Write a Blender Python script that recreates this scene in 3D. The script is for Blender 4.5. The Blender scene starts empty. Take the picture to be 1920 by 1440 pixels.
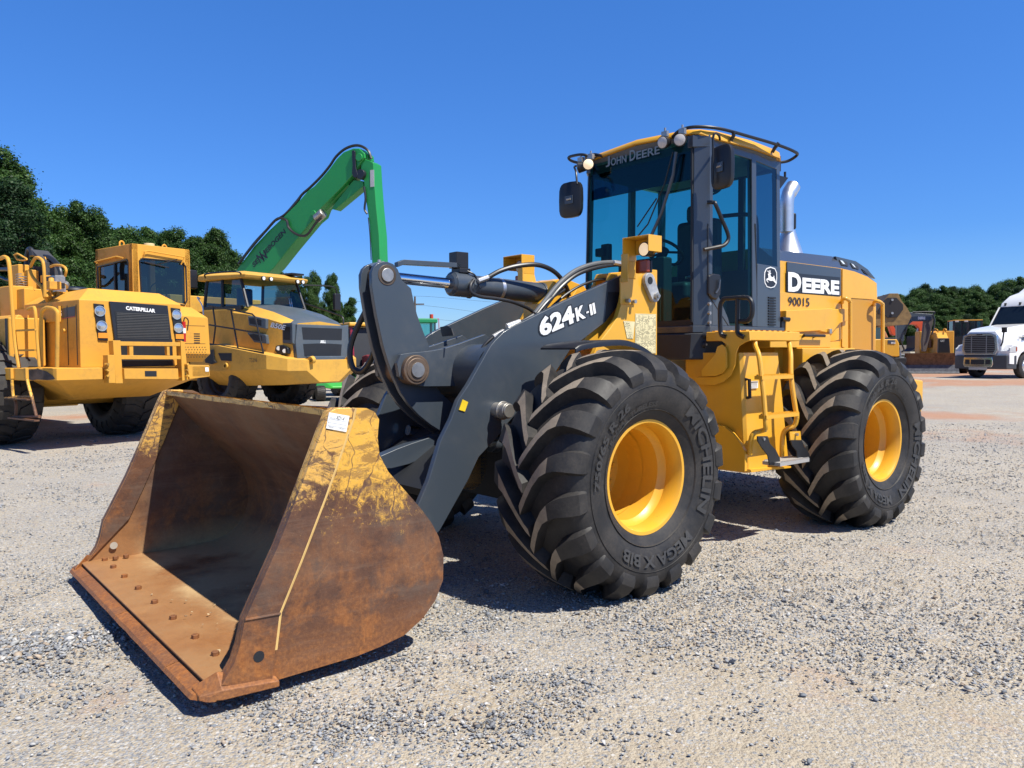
import bpy, bmesh, math, random
import numpy as np
from mathutils import Vector, Matrix, noise
R = math.radians
random.seed(7); rng = np.random.default_rng(7)
SC = bpy.context.scene
COL = SC.collection

# ---------------------------------------------------------------- camera, sky, sun, exposure
CF, CP, CH, CR = 1470.21, 0.03859, 1.558, -0.00467
cr, sr = math.cos(CR), math.sin(CR)
_r = Vector((1, 0, 0)); _u = Vector((0, math.sin(CP), math.cos(CP))); _d = Vector((0, math.cos(CP), -math.sin(CP)))
_rx = _r * cr + _u * sr; _ux = _r * -sr + _u * cr
cam = bpy.data.cameras.new('camera'); camo = bpy.data.objects.new('camera', cam); COL.objects.link(camo)
cam.sensor_width = 36; cam.lens = CF / 1920 * 36; cam.clip_start = .05; cam.clip_end = 5000
camo.matrix_world = Matrix(((_rx.x, _ux.x, -_d.x, 0), (_rx.y, _ux.y, -_d.y, 0), (_rx.z, _ux.z, -_d.z, CH), (0, 0, 0, 1)))
SC.camera = camo
SUN = Vector((.501, -.365, 1.0)).normalized()
W = bpy.data.worlds.new('World'); SC.world = W; W.use_nodes = True
wn = W.node_tree.nodes; bg = wn['Background']
sky = wn.new('ShaderNodeTexSky'); sky.sky_type = 'NISHITA'; sky.sun_disc = False
sky.sun_elevation = math.asin(SUN.z); sky.sun_rotation = math.atan2(SUN.x, SUN.y)
sky.altitude = 0; sky.air_density = 1.0; sky.dust_density = 0.2; sky.ozone_density = 3.0
# deep clear-day blue: the sky's colour tinted by height, zenith darkened to cut overhead fill
_tc = wn.new('ShaderNodeTexCoord'); _sx = wn.new('ShaderNodeSeparateXYZ'); _rp = wn.new('ShaderNodeValToRGB'); _mx = wn.new('ShaderNodeMix'); _mx.data_type = 'RGBA'; _mx.blend_type = 'MULTIPLY'; _mx.inputs[0].default_value = 1
_lk = W.node_tree.links.new; _lk(_tc.outputs['Generated'], _sx.inputs[0]); _lk(_sx.outputs[2], _rp.inputs[0])
for _i, (_p, _c) in enumerate(((0, (.58, .78, 1.14)), (.14, (.36, .68, 1.20)), (.42, (.38, .82, 1.42)), (.62, (.20, .46, .86)), (1.0, (.12, .30, .62)))):
    _e = _rp.color_ramp.elements[_i] if _i < 2 else _rp.color_ramp.elements.new(_p)
    _e.position = _p; _e.color = (*_c, 1)
_lk(sky.outputs[0], _mx.inputs[6]); _lk(_rp.outputs[0], _mx.inputs[7]); _lk(_mx.outputs[2], bg.inputs[0]); bg.inputs[1].default_value = .092
sl = bpy.data.lights.new('sun', 'SUN'); sl.energy = 5; sl.angle = R(.5); sl.color = (1, .96, .87)
so = bpy.data.objects.new('sun', sl); COL.objects.link(so); so.rotation_euler = SUN.to_track_quat('Z', 'Y').to_euler()
SC.view_settings.view_transform = 'Standard'; SC.view_settings.look = 'None'; SC.view_settings.gamma = 1
SC.view_settings.exposure = .5; SC.view_settings.use_curve_mapping = False
SC.cycles.max_bounces = 6; SC.cycles.transparent_max_bounces = 16; SC.cycles.glossy_bounces = 3
SC.cycles.diffuse_bounces = 2

# ---------------------------------------------------------------- reading distances off known planes
def _ray(px, py):
    X, Y = px - 960, py - 720
    x, y = cr * X + sr * Y, -sr * X + cr * Y
    return (_r * x - _u * y + _d * CF).normalized()
class Frame:
    """a machine's own frame: x forward, y to its left, z up"""
    def __init__(s, X, Y, yaw, Z=0):
        s.o = Vector((X, Y, Z)); s.yaw = yaw
        s.F = Vector((math.cos(yaw), math.sin(yaw), 0)); s.L = Vector((-math.sin(yaw), math.cos(yaw), 0))
    def P(s, px, py, ax, v):
        d = _ray(px, py); o = Vector((0, 0, CH)) - s.o
        o = Vector((o.dot(s.F), o.dot(s.L), o.z)); d = Vector((d.dot(s.F), d.dot(s.L), d.z))
        k = 'xyz'.index(ax); t = (v - o[k]) / d[k]
        return o + d * t
    def poly(s, pts, ax, v, ox=0, oy=0, k=1):
        r = []
        for a, b in pts:
            q = s.P(ox + a * k, oy + b * k, ax, v); r.append(tuple(q[i] for i in range(3) if 'xyz'[i] != ax))
        return r
    def root(s, name):
        o = bpy.data.objects.new(name, None); COL.objects.link(o); o.empty_display_size = .3
        o.location = s.o; o.rotation_euler = (0, 0, s.yaw); return o
def tag(o, label, cat, group=None, kind=None):
    if label: o['label'] = label
    if cat: o['category'] = cat
    if group: o['group'] = group
    if kind: o['kind'] = kind
    return o

# ---------------------------------------------------------------- mesh building
def crom(pts, n=6):
    pts = [Vector(p) for p in pts]
    if len(pts) < 3: return pts
    out = []
    P = [pts[0] * 2 - pts[1]] + pts + [pts[-1] * 2 - pts[-2]]
    for i in range(1, len(P) - 2):
        for k in range(n):
            t = k / n; a, b, c, d = P[i - 1], P[i], P[i + 1], P[i + 2]
            out.append(.5 * ((2 * b) + (c - a) * t + (2 * a - 5 * b + 4 * c - d) * t * t + (3 * b - a - 3 * c + d) * t ** 3))
    out.append(pts[-1]); return out
class MB:
    def __init__(s): s.v = []; s.f = []; s.m = []; s.k = 0
    def mat(s, k): s.k = k; return s
    def add(s, vs, fs):
        n = len(s.v); s.v += [tuple(v) for v in vs]
        for f in fs: s.f.append([i + n for i in f]); s.m.append(s.k)
        return s
    def box(s, x0, x1, y0, y1, z0, z1):
        return s.add([(x, y, z) for x in (x0, x1) for y in (y0, y1) for z in (z0, z1)],
                     [(0, 1, 3, 2), (4, 6, 7, 5), (0, 4, 5, 1), (2, 3, 7, 6), (0, 2, 6, 4), (1, 5, 7, 3)])
    def hexa(s, c):
        return s.add(c, [(3, 2, 1, 0), (4, 5, 6, 7), (0, 1, 5, 4), (1, 2, 6, 5), (2, 3, 7, 6), (3, 0, 4, 7)])
    def prism(s, poly, ax, a, b):
        k = 'xyz'.index(ax); n = len(poly)
        def mk(p, v):
            q = list(p); q.insert(k, v); return tuple(q)
        vs = [mk(p, a) for p in poly] + [mk(p, b) for p in poly]
        return s.add(vs, [tuple(range(n))[::-1], tuple(range(n, 2 * n))] + [(i, (i + 1) % n, n + (i + 1) % n, n + i) for i in range(n)])
    def ring(s, poly, hole, ax, a, b):
        """a frame: outline with a hole of the same vertex count"""
        k = 'xyz'.index(ax); n = len(poly)
        def mk(p, v):
            q = list(p); q.insert(k, v); return tuple(q)
        vs = [mk(p, v) for v in (a, b) for P in (poly, hole) for p in P]
        fs = []
        for i in range(n):
            j = (i + 1) % n
            fs += [(i, j, n + j, n + i), (2 * n + j, 2 * n + i, 3 * n + i, 3 * n + j), (i, 2 * n + i, 2 * n + j, j), (n + j, 3 * n + j, 3 * n + i, n + i)]
        return s.add(vs, fs)
    def cyl(s, p0, p1, r0, r1=None, n=16, caps=True):
        p0, p1 = Vector(p0), Vector(p1); r1 = r0 if r1 is None else r1
        d = (p1 - p0).normalized(); a = d.orthogonal().normalized(); b = d.cross(a)
        vs = []
        for p, r in ((p0, r0), (p1, r1)):
            for i in range(n):
                t = 2 * math.pi * i / n; vs.append(p + (a * math.cos(t) + b * math.sin(t)) * r)
        fs = [(i, (i + 1) % n, n + (i + 1) % n, n + i) for i in range(n)]
        if caps: fs += [tuple(range(n))[::-1], tuple(range(n, 2 * n))]
        return s.add(vs, fs)
    def tube(s, pts, r, n=8, sm=0, closed=False):
        if sm: pts = crom(pts, sm)
        pts = [Vector(p) for p in pts]; m = len(pts); vs = []; a = None
        for i, p in enumerate(pts):
            if closed: d = pts[(i + 1) % m] - pts[i - 1]
            else: d = pts[min(i + 1, m - 1)] - pts[max(i - 1, 0)]
            d.normalize()
            a = d.orthogonal().normalized() if a is None else (a - d * a.dot(d)).normalized()
            b = d.cross(a)
            rr = r[i] if isinstance(r, (list, tuple)) else r
            for k in range(n):
                t = 2 * math.pi * k / n; vs.append(p + (a * math.cos(t) + b * math.sin(t)) * rr)
        fs = []
        for i in range(m if closed else m - 1):
            j = (i + 1) % m
            fs += [(i * n + k, i * n + (k + 1) % n, j * n + (k + 1) % n, j * n + k) for k in range(n)]
        if not closed: fs += [tuple(range(n))[::-1], tuple(range((m - 1) * n, m * n))]
        return s.add(vs, fs)
    def lathe(s, prof, o, ax, n=32, caps=False):
        """profile (r, h) turned about the axis through o"""
        o = Vector(o); d = Vector(ax).normalized(); a = d.orthogonal().normalized(); b = d.cross(a); vs = []
        for r, h in prof:
            for i in range(n):
                t = 2 * math.pi * i / n; vs.append(o + d * h + (a * math.cos(t) + b * math.sin(t)) * r)
        m = len(prof); fs = []
        for i in range(m - 1): fs += [(i * n + k, i * n + (k + 1) % n, (i + 1) * n + (k + 1) % n, (i + 1) * n + k) for k in range(n)]
        if caps: fs += [tuple(range(n))[::-1], tuple(range((m - 1) * n, m * n))]
        return s.add(vs, fs)
    def loft(s, secs, closed=True, caps=True):
        n = len(secs[0]); vs = [p for q in secs for p in q]; fs = []
        for i in range(len(secs) - 1):
            fs += [(i * n + k, i * n + (k + 1) % n, (i + 1) * n + (k + 1) % n, (i + 1) * n + k) for k in range(n if closed else n - 1)]
        if caps: fs += [tuple(range(n))[::-1], tuple(range((len(secs) - 1) * n, len(secs) * n))]
        return s.add(vs, fs)
    def mesh(s, name, mats, smooth=True, ang=35):
        me = bpy.data.meshes.new(name); me.from_pydata(s.v, [], s.f)
        bm = bmesh.new(); bm.from_mesh(me); bmesh.ops.recalc_face_normals(bm, faces=bm.faces); bm.to_mesh(me); bm.free()
        if not isinstance(mats, (list, tuple)): mats = [mats]
        for m in mats: me.materials.append(m)
        me.polygons.foreach_set('material_index', s.m)
        if smooth: me.shade_smooth(); me.set_sharp_from_angle(angle=R(ang))
        return me
    def obj(s, name, mats, parent=None, bevel=0, smooth=True, ang=35, seg=2, label=None):
        me = s.mesh(name, mats, smooth, ang)
        o = bpy.data.objects.new(name, me); COL.objects.link(o)
        if parent: o.parent = parent
        if bevel:
            b = o.modifiers.new('bevel', 'BEVEL'); b.width = bevel; b.segments = seg; b.limit_method = 'ANGLE'; b.angle_limit = R(40); b.harden_normals = True
        if label: o['label'] = label
        return o
def copy_tree(o, parent=None):
    c = o.copy(); COL.objects.link(c); c.parent = parent
    for ch in [k for k in bpy.data.objects if k.parent == o]: copy_tree(ch, c)
    return c
def text2d(s, size, shear=0, bold=0, extrude=.002, sx=1, spacing=1, res=3):
    cu = bpy.data.curves.new('lettering', 'FONT'); cu.body = s; cu.size = size; cu.shear = shear; cu.offset = bold
    cu.extrude = extrude; cu.space_character = spacing; cu.resolution_u = res; cu.fill_mode = 'BOTH'
    o = bpy.data.objects.new('tmp', cu); COL.objects.link(o)
    bpy.context.view_layer.update()
    ev = o.evaluated_get(bpy.context.evaluated_depsgraph_get()); me = ev.to_mesh()
    vs = [(v.co.x * sx, v.co.y, v.co.z) for v in me.vertices]; fs = [tuple(p.vertices) for p in me.polygons]
    ev.to_mesh_clear(); bpy.data.objects.remove(o); bpy.data.curves.remove(cu)
    return vs, fs
def text_fit(s, w, h, **k):
    """lettering scaled to w x h with its lower left corner at 0,0"""
    vs, fs = text2d(s, 1.0, **k); xs = [v[0] for v in vs]; ys = [v[1] for v in vs]
    a, b = min(xs), min(ys); kx = w / (max(xs) - a); ky = h / (max(ys) - b)
    return [((x - a) * kx, (y - b) * ky, z) for x, y, z in vs], fs
def place2d(vs, o, ex, ey, ez=None):
    o, ex, ey = Vector(o), Vector(ex), Vector(ey); ez = ex.cross(ey).normalized() if ez is None else Vector(ez)
    return [o + ex * x + ey * y + ez * z for x, y, z in vs]

# ---------------------------------------------------------------- materials
def newmat(name):
    m = bpy.data.materials.new(name); m.use_nodes = True; nt = m.node_tree; return m, nt, nt.nodes['Principled BSDF']
def ramp(nt, fac, stops, interp='LINEAR'):
    r = nt.nodes.new('ShaderNodeValToRGB'); r.color_ramp.interpolation = interp; e = r.color_ramp.elements
    while len(e) > 1: e.remove(e[-1])
    e[0].position = stops[0][0]; c = stops[0][1]; e[0].color = (*c, 1) if isinstance(c, tuple) else (c, c, c, 1)
    for p, c in stops[1:]:
        x = e.new(p); x.color = (*c, 1) if isinstance(c, tuple) else (c, c, c, 1)
    nt.links.new(fac, r.inputs[0]); return r.outputs[0]
def nz(nt, scale, detail=4, rough=.55, vec=None, dist=0):
    n = nt.nodes.new('ShaderNodeTexNoise'); n.inputs['Scale'].default_value = scale; n.inputs['Detail'].default_value = detail
    n.inputs['Roughness'].default_value = rough; n.inputs['Distortion'].default_value = dist
    if vec is not None: nt.links.new(vec, n.inputs['Vector'])
    return n.outputs['Fac']
def coords(nt, scale=(1, 1, 1), rot=(0, 0, 0)):
    t = nt.nodes.new('ShaderNodeTexCoord'); m = nt.nodes.new('ShaderNodeMapping'); m.inputs['Scale'].default_value = scale; m.inputs['Rotation'].default_value = rot
    nt.links.new(t.outputs['Object'], m.inputs[0]); return m.outputs[0]
def mixc(nt, fac, a, b, mode='MIX'):
    m = nt.nodes.new('ShaderNodeMix'); m.data_type = 'RGBA'; m.blend_type = mode
    for i, v in ((6, a), (7, b)):
        if isinstance(v, tuple): m.inputs[i].default_value = (*v, 1)
        else: nt.links.new(v, m.inputs[i])
    if isinstance(fac, (int, float)): m.inputs[0].default_value = fac
    else: nt.links.new(fac, m.inputs[0])
    return m.outputs[2]
def mth(nt, op, a, b=None, c=None, clamp=False):
    m = nt.nodes.new('ShaderNodeMath'); m.operation = op; m.use_clamp = clamp
    for i, v in enumerate((a, b, c)):
        if v is None: continue
        if isinstance(v, (int, float)): m.inputs[i].default_value = v
        else: nt.links.new(v, m.inputs[i])
    return m.outputs[0]
def bump(nt, p, h, strength=.3, dist=.01):
    b = nt.nodes.new('ShaderNodeBump'); b.inputs['Strength'].default_value = strength; b.inputs['Distance'].default_value = dist
    nt.links.new(h, b.inputs['Height']); nt.links.new(b.outputs[0], p.inputs['Normal'])
def paint(name, col, rough=.35, dirt=.25, dirtcol=(.22, .17, .11), coat=.3, chips=0, chipcol=(.07, .03, .02), metal=0, spec=.5):
    m, nt, p = newmat(name); v = coords(nt)
    a = nz(nt, 1.7, 6, .6, v); b = nz(nt, 14, 5, .65, v)
    f = mth(nt, 'MULTIPLY', ramp(nt, a, [(.42, 0.), (.72, 1.)]), ramp(nt, b, [(.35, .2), (.7, 1.)]))
    f = mth(nt, 'MULTIPLY', f, dirt)
    c = mixc(nt, f, col, dirtcol)
    c = mixc(nt, .10, c, mixc(nt, ramp(nt, nz(nt, .9, 3, .5, v), [(.3, 0.), (.7, 1.)]), tuple(x * .6 for x in col), tuple(min(1, x * 1.3) for x in col)))
    rg = mth(nt, 'ADD', mth(nt, 'MULTIPLY', f, .5), mth(nt, 'MULTIPLY_ADD', b, .16, rough - .08))
    if chips:
        k = ramp(nt, nz(nt, 9, 9, .72, v, .6), [(.62 + (1 - chips) * .1, 0.), (.66 + (1 - chips) * .1, 1.)])
        c = mixc(nt, k, c, chipcol); rg = mth(nt, 'MAXIMUM', rg, mth(nt, 'MULTIPLY', k, .85))
    nt.links.new(c, p.inputs['Base Color']); nt.links.new(rg, p.inputs['Roughness'])
    p.inputs['Metallic'].default_value = metal; p.inputs['Coat Weight'].default_value = coat; p.inputs['Coat Roughness'].default_value = .12
    p.inputs['Specular IOR Level'].default_value = spec
    bump(nt, p, nz(nt, 220, 2, .5, v), .05, .002)
    return m
def plain(name, col, rough=.5, metal=0, emit=None, es=1, var=.12, spec=.5):
    m, nt, p = newmat(name)
    c = mixc(nt, ramp(nt, nz(nt, 6, 6, .65, coords(nt)), [(.3, 0.), (.7, 1.)]), tuple(x * (1 - var) for x in col), tuple(min(1, x * (1 + var)) for x in col))
    nt.links.new(c, p.inputs['Base Color']); p.inputs['Roughness'].default_value = rough; p.inputs['Metallic'].default_value = metal
    p.inputs['Specular IOR Level'].default_value = spec
    if emit: p.inputs['Emission Color'].default_value = (*emit, 1); p.inputs['Emission Strength'].default_value = es
    return m
def glass(name, tint, refl=.06, rough=.0):
    m = bpy.data.materials.new(name); m.use_nodes = True; nt = m.node_tree; nt.nodes.clear()
    o = nt.nodes.new('ShaderNodeOutputMaterial'); t = nt.nodes.new('ShaderNodeBsdfTransparent'); g = nt.nodes.new('ShaderNodeBsdfGlossy')
    t.inputs[0].default_value = (*tint, 1); g.inputs['Roughness'].default_value = rough; g.inputs[0].default_value = (.9, .95, 1, 1)
    lw = nt.nodes.new('ShaderNodeLayerWeight'); lw.inputs[0].default_value = .5
    mx = nt.nodes.new('ShaderNodeMixShader'); f = mth(nt, 'MULTIPLY_ADD', mth(nt, 'POWER', lw.outputs['Facing'], 5), .75, refl, clamp=True)
    nt.links.new(f, mx.inputs[0]); nt.links.new(t.outputs[0], mx.inputs[1]); nt.links.new(g.outputs[0], mx.inputs[2]); nt.links.new(mx.outputs[0], o.inputs[0])
    return m
M = {}
M['deere'] = paint('loader yellow paint', (.76, .385, .028), .36, .45, (.40, .25, .09), .25, chips=.06)
M['cat'] = paint('aged yellow paint', (.70, .345, .045), .55, .75, (.30, .18, .06), .0, chips=.42, spec=.3)
M['adt'] = paint('faded yellow paint', (.68, .37, .06), .55, .7, (.28, .17, .06), .0, chips=.45, spec=.3)
M['rimpaint'] = paint('chipped rim paint', (.76, .385, .028), .36, .3, (.36, .23, .08), .2, chips=.28, chipcol=(.10, .05, .03))
M['charcoal'] = paint('charcoal paint', (.044, .057, .074), .38, .40, (.13, .125, .115), .25, chips=.12, chipcol=(.20, .19, .18))
M['charcoal2'] = paint('charcoal metallic paint', (.056, .066, .082), .34, .12, (.12, .11, .1), .4, metal=.15)
M['adtgrey'] = paint('grey bonnet paint', (.075, .095, .115), .42, .3, (.25, .22, .18), .15)
M['black'] = plain('black plastic', (.012, .012, .014), .42)
M['hose'] = plain('black hose rubber', (.02, .02, .022), .38)
M['dark'] = plain('dark interior', (.012, .014, .018), .6)
M['steel'] = plain('worn steel', (.42, .40, .37), .42, .8, var=.3)
M['chrome'] = plain('polished steel', (.82, .83, .85), .12, 1, var=.04)
M['galv'] = plain('bright exhaust steel', (.72, .72, .72), .42, 1, var=.12)
M['steelhose'] = plain('grey sleeved hose', (.10, .105, .11), .6, .0, var=.2)
M['fitting'] = plain('zinc hose fitting', (.62, .60, .56), .35, .6, var=.15)
M['rod'] = plain('chromed rod', (.75, .77, .8), .06, 1, var=.03)
M['white'] = plain('white vinyl', (.82, .82, .80), .4, var=.05)
M['letterdark'] = plain('dark vinyl', (.016, .018, .024), .4)
M['paper'] = plain('faded decal paper', (.72, .63, .36), .6, var=.12)
M['ink'] = plain('printed ink', (.07, .06, .05), .6)
M['lamp'] = plain('unlit lamp lens', (.5, .47, .44), .25, var=.2)
M['lampon'] = plain('lit lamp lens', (.9, .75, .5), .3, emit=(1, .72, .42), es=.45)
M['amber'] = plain('amber lens', (.30, .045, .004), .2)
M['amberlit'] = plain('amber marker lens', (.75, .28, .02), .25)
M['redpaint'] = plain('red enamel', (.45, .015, .012), .3)
M['glass'] = glass('tinted cab glass', (.32, .70, .67), .018)
M['glassdark'] = glass('dark tinted glass', (.16, .27, .33), .07)
M['mirror'] = plain('mirror glass', (.5, .5, .5), .05, 1)
M['grip'] = plain('anti slip tread', (.30, .22, .16), .8, .2, var=.5)
M['bareplate'] = paint('scuffed step metal', (.45, .43, .40), .5, .5, (.25, .13, .07), 0, chips=.5, metal=.3)
def rubber(name, col, dust):
    m, nt, p = newmat(name); v = coords(nt)
    a = nz(nt, 5, 8, .7, v); b = nz(nt, 60, 4, .7, v)
    f = mth(nt, 'MULTIPLY', ramp(nt, a, [(.35, 0.), (.75, 1.)]), ramp(nt, b, [(.3, .3), (.7, 1.)]))
    c = mixc(nt, f, col, dust); nt.links.new(c, p.inputs['Base Color'])
    nt.links.new(mth(nt, 'MULTIPLY_ADD', f, .3, .5), p.inputs['Roughness']); p.inputs['Specular IOR Level'].default_value = .35
    bump(nt, p, mth(nt, 'ADD', b, nz(nt, 260, 3, .6, v)), .12, .004)
    return m
M['rubber'] = rubber('black tyre rubber', (.016, .016, .017), (.075, .065, .055))
M['tread'] = rubber('dusty tyre tread', (.19, .155, .115), (.42, .34, .25))
M['tyretext'] = rubber('moulded tyre lettering', (.038, .038, .039), (.075, .07, .065))
M['rubberfar'] = rubber('dusty tyre rubber', (.022, .021, .021), (.07, .06, .05))
def rust(name, paintcol, lo, hi, inside=0, bare=.8):
    """old yellow paint above, bare brown and orange rust below: wear follows the bucket's own height"""
    m, nt, p = newmat(name); v = coords(nt); tc = nt.nodes.new('ShaderNodeTexCoord')
    sp = nt.nodes.new('ShaderNodeSeparateXYZ'); nt.links.new(tc.outputs['Object'], sp.inputs[0]); z = sp.outputs[2]
    n1 = nz(nt, 2.2, 9, .68, v); n2 = nz(nt, 9, 12, .78, v, .4); n3 = nz(nt, 55, 8, .75, v)
    vs = coords(nt, (22, 22, 1.6)); st = nz(nt, 1, 6, .7, vs)
    brown = mixc(nt, ramp(nt, n2, [(.36, 0.), (.66, 1.)]), (.078, .036, .022), (.145, .064, .033))
    brown = mixc(nt, mth(nt, 'MULTIPLY', ramp(nt, n3, [(.52, 0.), (.7, 1.)]), .35), brown, (.24, .11, .05))
    br = nz(nt, 1, 8, .75, coords(nt, (2.2, 2, 26), (0, .12, 0)))
    brown = mixc(nt, mth(nt, 'MULTIPLY', ramp(nt, br, [(.5, 0.), (.68, 1.)]), .5), brown, (.19, .115, .075))
    brown = mixc(nt, mth(nt, 'MULTIPLY', ramp(nt, n1, [(.47, 0.), (.62, 1.)]), .5), brown, (.125, .095, .072))
    og = mth(nt, 'MULTIPLY', ramp(nt, nz(nt, 3.1, 9, .72, v, .3), [(.46, 0.), (.56, 1.)]), ramp(nt, st, [(.30, .45), (.6, 1.)]))
    zl = mth(nt, 'MULTIPLY_ADD', z, -1.35, 1.05, clamp=True)
    og = mth(nt, 'MULTIPLY', og, mth(nt, 'MULTIPLY_ADD', zl, .95, .10, clamp=True))
    og = mth(nt, 'MAXIMUM', og, mth(nt, 'MULTIPLY', ramp(nt, mth(nt, 'ADD', z, mth(nt, 'MULTIPLY', n2, .25)), [(.12, .9), (.42, 0.)]), ramp(nt, n3, [(.3, .5), (.6, 1.)])))
    c = mixc(nt, og, brown, mixc(nt, ramp(nt, n3, [(.35, 0.), (.65, 1.)]), (.25, .082, .020), (.44, .17, .042)))
    if inside:
        # clay still caked on the floor
        f = mth(nt, 'MULTIPLY', ramp(nt, nz(nt, 1.6, 7, .6, v), [(.36, 0.), (.56, 1.)]), ramp(nt, z, [(.11, 1.), (.30, .12)]))
        ox = mth(nt, 'ADD', sp.outputs[0], mth(nt, 'MULTIPLY', n1, .5)); floor_o = mth(nt, 'MULTIPLY', ramp(nt, mth(nt, 'SUBTRACT', ox, 2.0), [(.50, 0.), (.66, .85)]), ramp(nt, n3, [(.3, .7), (.6, 1.)]))
        f = mth(nt, 'MULTIPLY', f, mth(nt, 'SUBTRACT', 1.0, floor_o)); c = mixc(nt, floor_o, c, mixc(nt, n2, (.20, .085, .03), (.44, .20, .065)))
        c = mixc(nt, f, c, mixc(nt, n3, (.40, .25, .11), (.62, .43, .22)))
    # paint left where the material slid past
    wob = mth(nt, 'ADD', mth(nt, 'MULTIPLY_ADD', n1, .75, -.37), mth(nt, 'MULTIPLY_ADD', n2, .55, -.27))
    h = mth(nt, 'ADD', z, wob)
    fr = nz(nt, 30, 9, .8, coords(nt, (1, 1, .8)), 1.2); fr = mth(nt, 'MULTIPLY_ADD', fr, 1.0, -.5)
    pf = ramp(nt, mth(nt, 'ADD', h, fr), [(lo, 0.), (hi, 1.)])
    w = nt.nodes.new('ShaderNodeTexVoronoi'); w.feature = 'DISTANCE_TO_EDGE'; w.inputs['Scale'].default_value = 5.5
    vd = nt.nodes.new('ShaderNodeMixRGB'); vd.inputs[0].default_value = .22; nt.links.new(coords(nt, (1.2, 1, .55), (0, .6, 0)), vd.inputs[1])
    nn = nt.nodes.new('ShaderNodeTexNoise'); nn.inputs['Scale'].default_value = 6; nt.links.new(v, nn.inputs['Vector']); nt.links.new(nn.outputs['Color'], vd.inputs[2]); nt.links.new(vd.outputs[0], w.inputs['Vector'])
    sc = mth(nt, 'MULTIPLY', ramp(nt, w.outputs['Distance'], [(.008, 1.), (.022, 0.)]), ramp(nt, n2, [(.40, 0.), (.5, 1.)]))
    pf2 = mth(nt, 'SUBTRACT', pf, mth(nt, 'MULTIPLY', sc, .9), clamp=True)
    sp_ = ramp(nt, nz(nt, 4.5, 12, .8, coords(nt, (1.0, 1, 2.6), (0, .5, 0)), .8), [(.50, 0.), (.56, 1.)])
    pf2 = mth(nt, 'MULTIPLY', pf2, mth(nt, 'SUBTRACT', 1.0, mth(nt, 'MULTIPLY', sp_, bare)))
    pc = mixc(nt, ramp(nt, n3, [(.55, 0.), (.7, .5)]), paintcol, (.62, .45, .20))
    c = mixc(nt, pf2, c, pc)
    # pale scratches in the bare metal
    w2 = nt.nodes.new('ShaderNodeTexVoronoi'); w2.feature = 'DISTANCE_TO_EDGE'; w2.inputs['Scale'].default_value = 1.7
    nt.links.new(coords(nt, (1, 1, 2.1), (0, .35, 0)), w2.inputs['Vector'])
    s2 = mth(nt, 'MULTIPLY', ramp(nt, w2.outputs['Distance'], [(.0008, 1.), (.003, 0.)]), ramp(nt, n2, [(.5, 0.), (.6, .5)]))
    c = mixc(nt, s2, c, (.38, .24, .13))
    nt.links.new(c, p.inputs['Base Color'])
    nt.links.new(mth(nt, 'MULTIPLY_ADD', pf2, -.28, mth(nt, 'MULTIPLY_ADD', n2, .34, .44)), p.inputs['Roughness'])
    p.inputs['Metallic'].default_value = .12
    bump(nt, p, mth(nt, 'ADD', mth(nt, 'MULTIPLY', pf2, .5), mth(nt, 'ADD', mth(nt, 'MULTIPLY', n3, .5), n2)), .5, .006)
    return m
M['rust'] = rust('rusted bucket steel', (.78, .42, .06), .80, .96, bare=.6)
M['rustfront'] = rust('rusted bucket side bar', (.76, .42, .09), .85, 1.12, bare=.9)
M['rustin'] = rust('rusted bucket inside', (.40, .27, .10), 1.05, 1.5, 1)
M['rustedge'] = rust('worn cutting edge steel', (.74, .36, .035), 5, 6)
M['rustwear'] = plain('orange worn floor plate', (.27, .125, .045), .7, .1, var=.55)
M['rubbed'] = paint('edge paint with sunlit tone', (.72, .47, .16), .5, .5, (.20, .09, .03), 0, chips=1.25, chipcol=(.14, .06, .025))
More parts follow.
